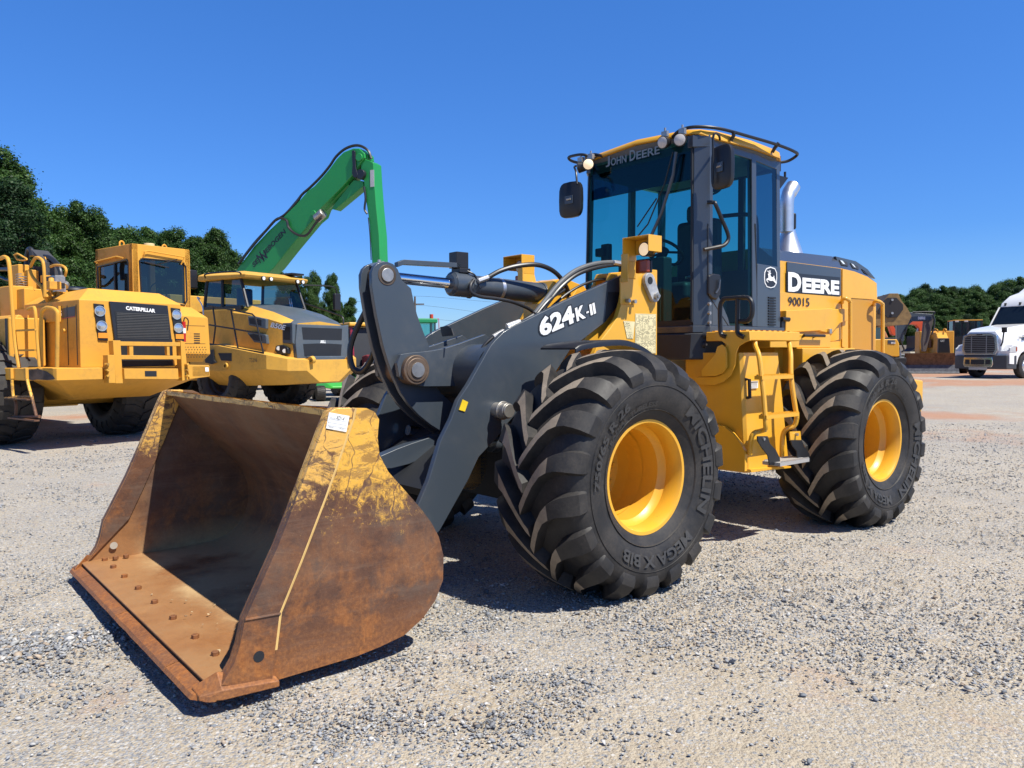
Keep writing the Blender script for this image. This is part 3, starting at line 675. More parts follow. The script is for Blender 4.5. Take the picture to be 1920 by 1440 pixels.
# lip closing the sheet's thickness, slightly chewed
lip = []
for j in range(60):
    y = -HW + .03 + (2 * HW - .06) * j / 59; w = .006 * noise.noise(Vector((y * 9, 0, 3)))
    lip.append([(2.07, y, 1.255 + w), (2.07, y, 1.285 + w), (2.108, y, 1.292 + w), (2.11, y, 1.262 + w)])
b.loft(lip)
for s in (1, -1):
    b.k = 0; b.prism(SIDE, 'y', s * (HW - .03), s * HW)
# the inner faces of the side plates carry the inside's wear
for s in (1, -1):
    q = [(x, s * (HW - .0325), z) for x, z in SIDE]; b.k = 1; b.add(q, [tuple(range(len(q)))])
bucket = b.obj('bucket', [M['rust'], M['rustin']], ld, smooth=True, ang=30)
for s in (1, -1):
    f = MB(); f.prism(FRONT, 'y', s * (HW - .001), s * (HW + .028)); f.prism([(x - .004, z) for x, z in FRONT[1:-1]], 'y', s * (HW - .034), s * (HW - .052))
    fo = f.obj('side_bar', M['rustfront'], bucket, bevel=.004)
    wz = MB(); wz.tube([(x, s * (HW + .016), z) for x, z in FRONT[11:]], .013, 8); wz.obj('side_bar_edge', M['rubbed'], bucket)  # leftover yellow paint on the edge, sunlight on it put into the pale colour
    g = MB(); g.loft([[(2.40, s * (HW - .03), .03), (2.40, s * (HW + .045), .03), (2.40, s * (HW + .045), .06), (2.40, s * (HW - .03), .075)],
                      [(2.66, s * (HW - .03), .04), (2.66, s * (HW + .045), .04), (2.66, s * (HW + .04), .085), (2.66, s * (HW - .03), .15)],
                      [(2.75, s * (HW - .10), .05), (2.75, s * (HW + .01), .05), (2.75, s * (HW + .0), .07), (2.75, s * (HW - .10), .08)]])
    g.obj('corner_shoe', M['rustedge'], bucket, bevel=.006)
    h = MB(); c = (2.49, .19); h.cyl((c[0], s * (HW + .0285), c[1]), (c[0], s * (HW + .0295), c[1]), .026, n=14)
    h.cyl((c[0], s * (HW - .0525), c[1]), (c[0], s * (HW - .0535), c[1]), .026, n=14)
    h.obj('drain_hole', plain('gravel seen through the hole', (.42, .38, .31), .9) if s < 0 else M['dark'], bucket)
    wl = MB(); wl.tube([(2.55, s * (HW + .029), .372), (2.385, s * (HW + .029), .365)], .006, 6); wl.obj('weld_bead', M['rustedge'], bucket)
# three bolt on edge segments with narrow gaps
for (y0, y1) in ((-1.40, -1.02), (-1.012, -.05), (-.042, .92), (.928, 1.40)):
    e = MB(); secs = []
    for y in np.linspace(y0, y1, max(3, int((y1 - y0) / .06))):
        w = .004 * noise.noise(Vector((y * 7, 1, 0)))
        cx = 2.775 - (.05 if abs(y) > 1.36 else 0)
        secs.append([(2.58, y, .060), (cx - .03 + w, y, .040), (cx + w, y, .048), (cx - .012 + w, y, .066), (cx - .055, y, .078), (2.58, y, .082)])
    e.loft(secs); e.obj('cutting_edge', M['rustedge'], bucket, bevel=0, ang=20)
e = MB(); e.box(2.52, 2.70, -HW + .03, HW - .03, .0905, .1015); e.obj('wear_plate', M['rustin'], bucket, bevel=.004)
by = [-1.27, -1.02, -.72, -.38, -.02, .34, .72, 1.02, 1.25]
for i, y in enumerate(by):
    q = MB(); q.cyl((2.56, y, .10), (2.56, y, .122), .020, n=6); q.obj('bolt', M['rustedge'], bucket, bevel=.002)
for x in (2.49, 2.42):
    q = MB(); q.cyl((x, -1.27, .10), (x, -1.27, .122), .020, n=6); q.obj('bolt', M['rustedge'], bucket, bevel=.002)
# clods left on the bucket floor
cl = MB()
for i in range(80):
    x, y = random.uniform(1.85, 2.55), random.uniform(-.2, 1.25); r = random.choice([.003, .004, .005, .007, .010]) * random.uniform(.7, 1.2)
    vs = [(x + random.uniform(-1, 1) * r, y + random.uniform(-1, 1) * r, .108 + max(0, random.uniform(-.2, 1)) * r) for _ in range(7)]
    bm = bmesh.new(); [bm.verts.new(v) for v in vs]; 
    try:
        res_ = bmesh.ops.convex_hull(bm, input=bm.verts); bm.verts.ensure_lookup_table(); bm.verts.index_update()
        cl.add([v.co[:] for v in bm.verts], [[v.index for v in f.verts] for f in bm.faces])
    except Exception: pass
    bm.free()
cl_o = cl.obj('dried_soil', plain('dried clay', (.42, .32, .19), .9, var=.4), bucket, smooth=False); cl_o['kind'] = 'stuff'
# stock tag on the near side bar
q = [lp(*p, 'y', HW + .031) for p in ((617, 773), (655, 780), (649, 810), (611, 803))]
tg = MB(); tg.k = 0
tp = [Vector(v) for v in q]; ex = (tp[1] - tp[0]); ey = (tp[0] - tp[3]); o = tp[3]
tg.add([v + Vector((0, .002, 0)) for v in tp] + [v - Vector((0, .0, 0)) for v in tp], [(0, 1, 2, 3), (7, 6, 5, 4), (0, 4, 5, 1), (1, 5, 6, 2), (2, 6, 7, 3), (3, 7, 4, 0)])
tagm = [M['white'], M['ink']]
vs, fs = text_fit('XD1-4', .42, .22, shear=.3, extrude=0); tg.k = 1
tg.add([o + ex * (.36 + x) + ey * (.66 + y) + Vector((0, .0035, 0)) for x, y, z in vs], fs)
for yy in (.60, .38, .2):
    tg.add([o + ex * x + ey * y + Vector((0, .003, 0)) for x, y in ((.05, yy), (.95, yy), (.95, yy + .012), (.05, yy + .012))], [(0, 1, 2, 3)])
for s_, x, y in (('STOCK NO', .08, .66), ('SERIAL', .1, .1), ('UNIT', .6, .1)):
    vs, fs = text_fit(s_, .26, .06, extrude=0); tg.add([o + ex * (x + a) + ey * (y + c) + Vector((0, .0035, 0)) for a, c, z in vs], fs)
tg.k = 1; tg.add([o + ex * x + ey * y + Vector((0, .003, 0)) for x, y in ((.05, .2), (.06, .2), (.06, .6), (.05, .6))], [(0, 1, 2, 3)])
tg.obj('stock_tag', tagm, bucket, smooth=False, label='white paper stock tag at the top of the near side bar')
# hinge ears on the back of the bucket
for s in (.5, -.5):
    q = MB(); q.prism([(1.50, .22), (1.40, .17), (1.24, .22), (1.20, .36), (1.28, .46), (1.46, .56), (1.44, .36)], 'y', s - .09, s - .05); q.prism([(1.50, .22), (1.40, .17), (1.24, .22), (1.20, .36), (1.28, .46), (1.46, .56), (1.44, .36)], 'y', s + .05, s + .09)
    q.obj('hinge_ear', M['charcoal'], bucket, bevel=.004)
q = MB()
for y in (-.14, .10): q.prism([(1.47, .58), (1.36, .60), (1.32, .72), (1.38, .86), (1.56, .92), (1.70, .92), (1.56, .74)], 'y', y, y + .04)
q.obj('link_ear', M['charcoal'], bucket, bevel=.004)

# ---- lift arms
AT = 6; A6 = (920, 480, 1 / 6)
top = ly([(1530, 190), (1300, 300), (1000, 430), (800, 520), (600, 620), (400, 720), (250, 790), (140, 860), (50, 950), (0, 1010)], .5, *A6)
low1 = ly([(620 + 800 * .3229, 460 + 810 * .3229), (620 + 740 * .3229, 460 + 900 * .3229), (620 + 700 * .3229, 460 + 1010 * .3229), (620 + 640 * .3229, 460 + 1130 * .3229), (620 + 570 * .3229, 460 + 1363 * .3229), (788, 940)], .5)
rear = ly([(825, 995), (878, 900), (898, 857), (928, 825)], .5)
und = [(.30, 1.06), (.10, 1.22), (-.15, 1.40)]
und2 = ly([(900, 1050), (1000, 970), (1290, 745), (1465, 500)], .5, *A6)
ARM = top + low1 + [(1.12, .40), (1.22, .30), (1.32, .24), (1.40, .28), (1.42, .36), (1.38, .43)][:0]
ARM = top + low1[:-1] + [(1.10, .50), (1.25, .45), (1.36, .42), (1.41, .35), (1.38, .27), (1.29, .235), (1.18, .25), (1.0, .30)] + rear + [(.36, 1.0)] + und + und2
arm0 = None
for s in (1, -1):
    a = MB(); a.prism(ARM, 'y', s * .5, s * .455)
    ar = a.obj('lift_arm', M['charcoal'], ld, bevel=.006)
    q = MB(); q.cyl((1.30, s * .58, .335), (1.30, s * .40, .335), .05, n=20); q.obj('pin', M['steel'], ar, bevel=.004)
    if s > 0:
        # model lettering
        A = lp(920 + 560 / 6, 480 + 915 / 6, 'y', .5); B = lp(920 + 1190 / 6, 480 + 640 / 6, 'y', .5)
        ex = (B - A).normalized(); ey = Vector((-ex.z, 0, ex.x)); ey = -ey if ey.z < 0 else ey
        Lg = (B - A).length; tw = MB()
        sh_ = .10
        for txt, x0, w, h in (('624', 0.0, .60, .36), ('K', .63, .165, .27), ('-', .82, .045, .035), ('II', .885, .10, .22)):
            for k, bo, lf in ((0, .085, .004), (1, .030, .008)):
                vs, fs = text2d(txt, 1.0, bold=.045, extrude=0); xs = [v[0] for v in vs]; yy = [v[1] for v in vs]
                if txt == '-': pad = .012
                kx = w * Lg / (max(xs) - min(xs)); ky = h * Lg * .62 / (max(yy) - min(yy)); x_, y_ = min(xs), min(yy)
                if k == 0: vs2, fs2 = text2d(txt, 1.0, bold=.10, extrude=0)
                else: vs2, fs2 = vs, fs
                yo = .045 * Lg if txt == '-' else 0.0
                tw.k = k; tw.add([A + ex * (x0 * Lg + (vx - x_) * kx + (vy - y_) * ky * sh_) + ey * (yo + (vy - y_) * ky) + Vector((0, .003 if k == 0 else .0055, 0)) for vx, vy, vz in vs2], fs2)
        tw.obj('model_lettering', [M['letterdark'], M['white']], ar, smooth=False)
        # yellow reflector and lower pin cap, dark service opening at the rear of the arm
        q = MB(); c = [lp(620 + x * .3229, 460 + y * .3229, 'y', .503) for x, y in ((765, 895), (797, 910), (778, 965), (744, 955))]; q.add(c + [v + Vector((0, .004, 0)) for v in c], [(0, 1, 2, 3), (4, 5, 6, 7), (0, 1, 5, 4), (1, 2, 6, 5), (2, 3, 7, 6), (3, 0, 4, 7)])
        q.obj('reflector', plain('yellow reflector', (.80, .55, .03), .3), ar)
        q = MB(); c = ly([(1320, 405), (1458, 405), (1470, 505), (1285, 745)], .502, *A6); q.prism(c, 'y', .5005, .503); q.obj('cover_plate', M['dark'], ar, smooth=False)
        c = lp(948, 770, 'y', .60); q = MB(); q.cyl((c.x, .42, c.z), (c.x, .63, c.z), .055, n=24); q.cyl((c.x, .63, c.z), (c.x, .645, c.z), .048, n=24); q.tube([(c.x, .57, c.z + .058 * 0)] * 1 + [(c.x, .58, c.z)], .066, 24)
        q.obj('lift_pin', M['steel'], ar, bevel=.004)
# cross tube between the arms and the bellcrank bracket
q = MB(); q.cyl((.345, -.46, 1.43), (.345, .46, 1.43), .20, n=48, caps=False)
ct = q.obj('cross_tube', M['charcoal'], ld)
C6 = (660, 470, .27778)
brp = ly([(330, 700), (390, 690), (470, 683), (560, 672), (640, 655), (720, 630), (830, 590), (900, 565), (940, 600), (900, 900), (740, 915), (490, 918), (400, 905), (320, 850), (305, 760)], .165, *C6)
for s in (1, -1):
    q = MB(); q.prism(brp, 'y', s * .165, s * .125); k = q.obj('bellcrank_bracket', M['charcoal'], ct, bevel=.004)
pc = lp(660 + 442 * .2778, 470 + 805 * .2778, 'y', .21)
q = MB(); q.cyl((pc.x, -.205, pc.z), (pc.x, .205, pc.z), .105, n=36); q.cyl((pc.x, -.21, pc.z), (pc.x, .212, pc.z), .085, n=32); q.obj('pivot_boss', plain('rubbed brown steel', (.16, .11, .075), .5, .5, var=.5), ct, bevel=.008)
q = MB(); q.cyl((pc.x, .212, pc.z), (pc.x, .222, pc.z), .052, n=32); q.cyl((pc.x, .222, pc.z), (pc.x, .2225, pc.z), .005, n=12); q.obj('pivot_pin', M['steel'], ct, bevel=.004)
# cable box and hose clamp plate on the cross tube
c = lp(835, 622, 'y', .0); q = MB(); cp = [lp(*p, 'x', .62) for p in ((825, 613), (842, 613), (850, 629), (829, 630))]
q.prism(LD.poly([(825, 613), (839, 611), (846, 616), (850, 629), (829, 631)], 'x', .60), 'x', .59, .60); q.obj('clamp_plate', M['black'], ct)
# bellcrank: two banana plates
NB = [(200, 75), (170, 88), (148, 110), (133, 150), (135, 240), (150, 340), (165, 430), (180, 500), (210, 640), (240, 740), (275, 840), (330, 960), (385, 1040), (450, 1110), (530, 1175), (615, 1228), (700, 1270), (760, 1240), (770, 1160), (690, 1040), (600, 960), (560, 900), (545, 780), (520, 640), (480, 540), (440, 430), (415, 330), (400, 255), (340, 200), (310, 125), (280, 90), (240, 74)]
bel = ly(NB, .095, *C6)
bc = None
q = MB(); q.prism(bel, 'y', .095, .055); bc = q.obj('bellcrank', M['charcoal'], ld, bevel=.005)
q = MB(); q.prism(bel, 'y', -.055, -.095); q.obj('far_plate', M['charcoal'], bc, bevel=.005)
# worn bright edge strip following the banana's front
pt = lp(660 + 237 * .2778, 470 + 165 * .2778, 'y', .095)
q = MB(); q.cyl((pt.x, -.10, pt.z), (pt.x, .099, pt.z), .072, n=32); q.obj('pin_boss', plain('greasy steel', (.10, .075, .055), .5, .5, var=.5), bc, bevel=.004)
q = MB(); q.cyl((pt.x, .099, pt.z), (pt.x, .108, pt.z), .048, n=28); q.obj('pin', M['steel'], bc, bevel=.004)
q = MB(); q.cyl((pt.x - .01, -.05, pt.z + .085), (pt.x - .01, .03, pt.z + .085), .018, n=10); q.cyl((pt.x, -.01, pt.z + .08), (pt.x, -.01, pt.z + .115), .013, n=8); q.box(pt.x - .04, pt.x + .05, -.05, .04, pt.z + .068, pt.z + .09); q.obj('grease_fitting', M['steel'], bc)
lk = ly([(185, 1385), (300, 1335), (400, 1298), (470, 1275), (620, 1225), (640, 1290), (505, 1385), (380, 1440), (260, 1470), (200, 1470)], .03, *C6)
p1 = lp(660 + 660 * .2778, 470 + 1235 * .2778, 'y', .0)
q = MB(); q.prism(lk, 'y', -.045, .045)
q.box(1.15, 1.55, -.045, .045, .70, .80) if False else None
q.obj('bucket_link', M['charcoal'], ld, bevel=.006)
# bucket cylinder
P0 = lp(748, 526, 'y', 0); P1 = lp(868, 541, 'y', 0); P2 = lp(1012, 549, 'y', 0)
dirv = (P2 - P0).normalized(); P0 = Vector((pt.x, 0, pt.z)); 
ax_ = (lp(1015, 550, 'y', 0) - P0).normalized(); ln = (P2 - P0).length; at = lambda d: P0 + ax_ * d
d1 = (lp(842, 533, 'y', 0) - P0).length
q = MB(); q.cyl(at(d1 + .10), at(ln), .082, n=36); q.cyl(at(d1), at(d1 + .02), .070, .088, n=36); q.cyl(at(d1 + .02), at(d1 + .17), .092, n=36); q.cyl(at(d1 + .17), at(d1 + .20), .098, n=8); q.cyl(at(d1 + .46), at(d1 + .475), .0845, n=36)
q.cyl(at(ln), at(ln + .03), .088, n=36)
bcyl = q.obj('bucket_cylinder', M['charcoal'], ld, bevel=.003)
q = MB(); q.cyl(at(.05), at(d1 + .02), .040, n=28); q.obj('cylinder_rod', M['rod'], bcyl)
q = MB(); q.cyl(at(.0), at(.10), .062, .045, n=24); q.obj('rod_eye', M['steel'], bcyl)
q = MB(); q.cyl(at(d1 + .455), at(d1 + .485), .0855, n=36); q.obj('band_clamp', M['galv'], bcyl)
# sensor box and guide bar above the rod
u = Vector((0, 0, 1)); q = MB(); c = at(d1 + .09); q.box(c.x - .055, c.x + .055, -.05, .05, c.z + .12, c.z + .24); q.box(c.x - .07, c.x + .03, -.055, .055, c.z + .085, c.z + .12)
q.obj('sensor_box', M['black'], bcyl, bevel=.004)
g0 = lp(754, 490, 'y', .02); g1 = lp(860, 495, 'y', .02); g2 = lp(742, 496, 'y', .02); q = MB(); q.loft([[(p.x, .0, p.z), (p.x, .05, p.z), (p.x, .05, p.z + .035), (p.x, .0, p.z + .035)] for p in (g2 - Vector((0, 0, .02)), g0 - Vector((0, 0, .025)), g1 - Vector((0, 0, .03)))]); q.obj('guide_bar', M['charcoal'], bcyl, bevel=.003)
# cast yellow cylinder foot between the towers
q = MB(); q.prism(ly([(1018, 528), (1040, 524), (1075, 538), (1090, 560), (1088, 610), (1030, 640), (1000, 640), (1000, 570), (1012, 552)], .0), 'y', -.13, .13)
q.prism(ly([(1080, 540), (1105, 560), (1135, 600), (1150, 640), (1020, 660), (1030, 620)], .12), 'y', .10, .14)
for i in range(5):
    c = lp(1040 + i * 9, 540 + i * 6, 'y', .13); q.cyl((c.x, .125, c.z), (c.x, .15, c.z), .014, n=6)
for y in (-.44, -.28, .28, .42):
    q.prism(ly([(1140, 512), (1165, 510), (1176, 515), (1180, 640), (1090, 640), (1100, 600), (1128, 545)], .42), 'y', y, y + .035)
ff = None
fx0, fx1 = -.64, -1.33
q.box(-1.30, -.62, -.50, .50, .55, 1.15); q.box(-.40, .12, -.40, .40, .60, .98)
frame = q.obj('front_frame', M['deere'], ld, bevel=.008)
q = MB(); q.cyl((0, -1.0, AZ), (0, 1.0, AZ), .20, n=32); q.cyl((0, -.9, AZ), (0, -.5, AZ), .27, n=32); q.cyl((0, .5, AZ), (0, .9, AZ), .27, n=32); q.cyl((.30, 0, AZ), (-.5, 0, AZ), .26, n=32); q.obj('front_axle', M['deere'], ld, bevel=.01)
q = MB(); q.cyl((-WB, -1.0, AZ), (-WB, 1.0, AZ), .20, n=32); q.cyl((-WB, -.9, AZ), (-WB, -.5, AZ), .27, n=32); q.cyl((-WB, .5, AZ), (-WB, .9, AZ), .27, n=32); q.obj('rear_axle', M['deere'], ld, bevel=.01)
T3 = (1080, 400, .19447)
tow = ly([(720, 540), (785, 546), (782, 1352), (782, 1800), (120, 1800), (150, 1400), (228, 1238), (330, 1110), (400, 1000), (440, 860), (470, 700), (475, 560)], .58, *T3)
for s in (1, -1):
    q = MB(); q.prism(tow, 'y', s * .58, s * .535); tw_ = q.obj('tower_plate', M['deere'], ld, bevel=.006)
    if s > 0:
        q = MB(); a, c = lp(1080 + 680 * .1945, 400 + 650 * .1945, 'y', .58), lp(1080 + 735 * .1945, 400 + 800 * .1945, 'y', .58)
        L_ = MB(); 
        for k in range(2):
            pass
        d = (c - a).normalized(); nrm = Vector((-d.z, 0, d.x)); pl = []
        for i in range(9): t = math.pi / 2 + math.pi * i / 8; pl.append(a + d * math.cos(t) * .062 + nrm * math.sin(t) * .062)
        for i in range(9): t = -math.pi / 2 + math.pi * i / 8; pl.append(c + d * math.cos(t) * .05 + nrm * math.sin(t) * .05)
        q.prism([(p.x, p.z) for p in pl], 'y', .583, .618); q.obj('lock_link', plain('scuffed grey steel', (.42, .42, .42), .5, .3, var=.5), tw_, bevel=.004)
        q = MB(); q.cyl((a.x, .60, a.z), (a.x, .621, a.z), .03, n=20); q.obj('pin_recess', M['dark'], tw_)
        q = MB(); q.cyl((c.x, .60, c.z), (c.x, .64, c.z), .028, n=18); q.cyl((c.x, .60, c.z), (c.x, .655, c.z), .016, n=6); q.obj('pin_head', M['steel'], tw_)
        # service chart and torn sticker
        def decal(name, pts, y, lines, parent, off=.003):
            c = [lp(1080 + x * .1945, 400 + z * .1945, 'y', y) for x, z in pts]; q = MB(); q.prism([(v.x, v.z) for v in c], 'y', y + .0015, y + off)
            o, ex, ey = c[-1], (c[-2] - c[-1]), (c[0] - c[-1]); q.k = 1; rr = random.Random(5)
            for r0 in range(lines):
                yy = .03 + .94 * r0 / lines; x = .04
                while x < .93:
                    w = rr.uniform(.015, .07)
                    if rr.random() < .5: q.add([o + ex * xa + ey * ya + Vector((0, off + .0008, 0)) for xa, ya in ((x, yy), (x + w, yy), (x + w, yy + .30 / lines), (x, yy + .30 / lines))], [(0, 1, 2, 3)])
                    x += w + .012
            for xx in (.02, .32, .60, .97): q.add([o + ex * xa + ey * ya + Vector((0, off + .0006, 0)) for xa, ya in ((xx, .02), (xx + .007, .02), (xx + .007, .98), (xx, .98))], [(0, 1, 2, 3)])
            for yy in (.01, .25, .985): q.add([o + ex * xa + ey * ya + Vector((0, off + .0006, 0)) for xa, ya in ((.02, yy), (.98, yy), (.98, yy + .003), (.02, yy + .003))], [(0, 1, 2, 3)])
            return q.obj(name, [M['paper'], M['ink']], parent, smooth=False)
        decal('service_chart', [(570, 966), (770, 972), (768, 1350), (566, 1350)], .581, 34, tw_)
        decal('torn_sticker', [(455, 1036), (566, 1045), (548, 1210), (490, 1205)], .581, 9, tw_)
        for x, z in ((508, 842), (566, 850)):
            c = lp(1080 + x * .1945, 400 + z * .1945, 'y', .62); q = MB(); q.cyl((c.x, .60, c.z), (c.x, .632, c.z), .016, n=12); q.obj('bracket_bolt', M['steel'], tw_)
# headlamp brackets: an arm bolted to the tower, a hood round the lamp, an amber marker below
def head_lamp(s):
    Y0, Y1 = .62, .88
    p = lambda x, z, y: LD.P(1080 + x * .19447, 400 + z * .19447, 'y', y)
    q = MB(); m = s
    A = lp(1232, 438, 'y', Y1); zt = lp(1225, 440, 'y', Y1).z; zb = lp(1225, 471, 'y', Y1).z
    xf = lp(1216, 455, 'y', Y1).x; xr = lp(1241, 455, 'y', Y1).x
    # hood: top sheet, outer cheek, rear sheet
    q.box(xr, xf, m * (Y1 - .008), m * Y1, zb, zt); q.box(xr, xf, m * (Y0 + .0), m * (Y1 - .008), zt - .008, zt); q.box(xr, xr + .008, m * Y0, m * (Y1 - .008), zb, zt - .008)
    q.box(xr, xf, m * (Y0 - .008), m * Y0, zb - .05, zt)
    za = p(500, 620, Y0).z; ze = p(500, 875, .60).z
    q.hexa([(xf - .0, m * (Y0 - .008), zb - .05), (xf, m * Y0, zb - .05), (xr, m * Y0, zb - .05), (xr, m * (Y0 - .008), zb - .05), (xf, m * .592, za), (xf, m * .60, za), (xr - .02, m * .60, za), (xr - .02, m * .592, za)])
    q.box(xr - .02, xf, m * .583, m * .595, ze, za)
    q.box(xf - .012, xf, m * .60, m * (Y0 + .05), zb - .22, zb)
    br = q.obj('lamp_bracket', M['deere'], ld, bevel=.003)
    lc = lp(1210, 467, 'y', (Y0 + Y1) / 2 + .02)
    q = MB(); q.cyl((lc.x - .09, m * .755, lc.z), (lc.x, m * .755, lc.z), .05, .058, n=24); q.obj('lamp_housing', M['black'], br, bevel=.003)
    q = MB(); q.lathe([(.001, .014), (.03, .011), (.05, .001)], (lc.x, m * .755, lc.z), (1, 0, 0), 24); q.obj('headlight', M['lampon'] if s > 0 else M['lamp'], br)
    ac = lp(1204, 500, 'y', .74); q = MB(); q.box(ac.x - .03, ac.x + .015, m * .68, m * .80, ac.z - .05, ac.z + .05); q.obj('marker_lens', M['amber'], br, bevel=.012, seg=3)
    q = MB(); q.box(ac.x - .055, ac.x - .0305, m * .69, m * .80, ac.z - .048, ac.z + .048); q.obj('marker_body', M['black'], br, bevel=.008)
head_lamp(1); head_lamp(-1)
# front mudguards: a thin curved strip above the inner half of each tyre
fy0, fy1 = .66, 1.02
for s in (1, -1):
    q = MB(); secs = []
    pts = [(1080, 655), (1092, 648), (1130, 642), (1165, 640), (1190, 645), (1215, 658), (1240, 680), (1255, 700)]
    base = [lp(x, z, 'y', fy1) for x, z in pts]
    for p_ in crom([(v.x, 0, v.z) for v in base], 4):
        secs.append([(p_.x, s * fy0, p_.z + .012), (p_.x, s * (fy1 - .01), p_.z + .012), (p_.x, s * fy1, p_.z), (p_.x, s * fy1, p_.z - .03), (p_.x, s * (fy1 - .012), p_.z - .03), (p_.x, s * (fy1 - .012), p_.z - .002), (p_.x, s * fy0, p_.z)])
    q.loft(secs); q.obj('mudguard', M['black'], ld, ang=50)
q = MB(); q.hexa([(.42, -.45, 1.02), (.42, .45, 1.02), (1.0, .45, .66), (1.0, -.45, .66), (.40, -.45, .96), (.40, .45, .96), (.96, .45, .60), (.96, -.45, .60)]); q.obj('arm_shade_plate', M['dark'], ld)  # dark plate added between the arms, standing for the deep shade there
q = MB(); q.box(.14, .30, -.44, .44, .50, 1.30); q.obj('frame_shade_block', M['dark'], ld, bevel=.01)  # added dark block, stands for deep shade over the yellow frame front
# lift cylinders, low between the arms and the frame
for s in (1, -1):
    q = MB(); q.cyl((-.62, s * .36, .78), (.35, s * .36, .92), .075, n=24); lc_ = q.obj('lift_cylinder', M['charcoal'], ld, bevel=.004)
    q = MB(); q.cyl((.3, s * .36, .91), (.60, s * .36, .97), .04, n=18); q.obj('cylinder_rod', M['rod'], lc_)
# hoses
def hose(pts, r, mat='hose', nm='hydraulic_hose', parent=None):
    q = MB(); q.tube(pts, r, 10, sm=7); return q.obj(nm, M[mat], parent or ld)
def hp(l): return [lp(x, y, 'y', v) for x, y, v in l]
hose(hp([(912, 522, .07), (940, 507, .10), (975, 498, .14), (1010, 497, .17), (1040, 510, .18), (1060, 535, .16), (1066, 560, .12), (1050, 585, .10)]), .019)
hose(hp([(888, 525, .09), (882, 535, .11), (884, 548, .12), (900, 556, .12), (930, 560, .12), (960, 566, .13), (990, 578, .14), (1005, 590, .15)]), .014)
for k, (dx, dy, r) in enumerate(((0, 0, .019), (3, 7, .017))):
    hose(hp([(1003 + dx * 2, 588 + dy, .42), (1025 + dx, 560 + dy, .42), (1050 + dx, 530 + dy, .42), (1080 + dx, 507 + dy, .41), (1115 + dx, 495 + dy, .40), (1150 + dx, 492 + dy * .6, .38), (1172, 494 + dy * .6, .36)]), r, nm='hydraulic_line', mat='steelhose' if k == 0 else 'hose')
hose(hp([(1035, 575, .36), (1060, 553, .36), (1090, 535, .36), (1120, 525, .35), (1140, 523, .3)]), .011)
hose(hp([(990, 612, .44), (1006, 590, .44), (1030, 562, .43), (1058, 543, .40)]), .013)
for k, dy in enumerate((0, 9)):
    hose(hp([(1000 - k, 590 + dy * 1.0, .445), (975, 605 + dy, .44), (950, 620 + dy * .9, .43), (925, 632 + dy * 1.4, .40), (903, 655 + dy * 1.6, .38), (893, 690 + dy, .36), (888, 730, .33)]), .013)
for a, c in (((925, 632, .40), (945, 621, .42)), ((930, 641, .41), (955, 629, .43)), ((950, 612, .43), (975, 603, .44)), ((965, 618, .44), (985, 607, .45)), ((896, 527, .10), (915, 520, .10)), ((1150, 492, .40), (1175, 497, .38))):
    q = MB(); q.cyl(lp(*a[:2], 'y', a[2]), lp(*c[:2], 'y', c[2]), .021, n=6); q.obj('hose_fitting', M['fitting'], ld, bevel=.003)
hose(hp([(868, 505, .03), (885, 512, .07), (893, 520, .08), (900, 540, .1)]), .006, nm='sensor_cable')

hose(hp([(700, 560, -.12), (682, 590, -.22), (663, 630, -.30), (656, 662, -.32), (662, 690, -.30), (677, 697, -.26), (692, 680, -.2), (705, 650, -.12)]), .022)
# ---------------------------------------------------------------- rear frame, tank, platform, ladder
q = MB(); q.prism([(-.95, .62), (-1.35, .50), (-4.6, .50), (-4.75, .70), (-4.75, 1.20), (-1.3, 1.20), (-1.3, 1.66), (-1.0, 1.66), (-.92, 1.2)], 'y', -.46, .46)
rf = q.obj('rear_frame', M['deere'], ld, bevel=.01)
q = MB(); q.prism([(-3.85, .62), (-4.76, .70), (-4.92, .80), (-4.99, 1.0), (-4.99, 1.25), (-4.74, 1.27), (-4.5, 1.25), (-4.1, 1.16)], 'y', -1.12, 1.12)
q.obj('counterweight', M['deere'], ld, bevel=.02)
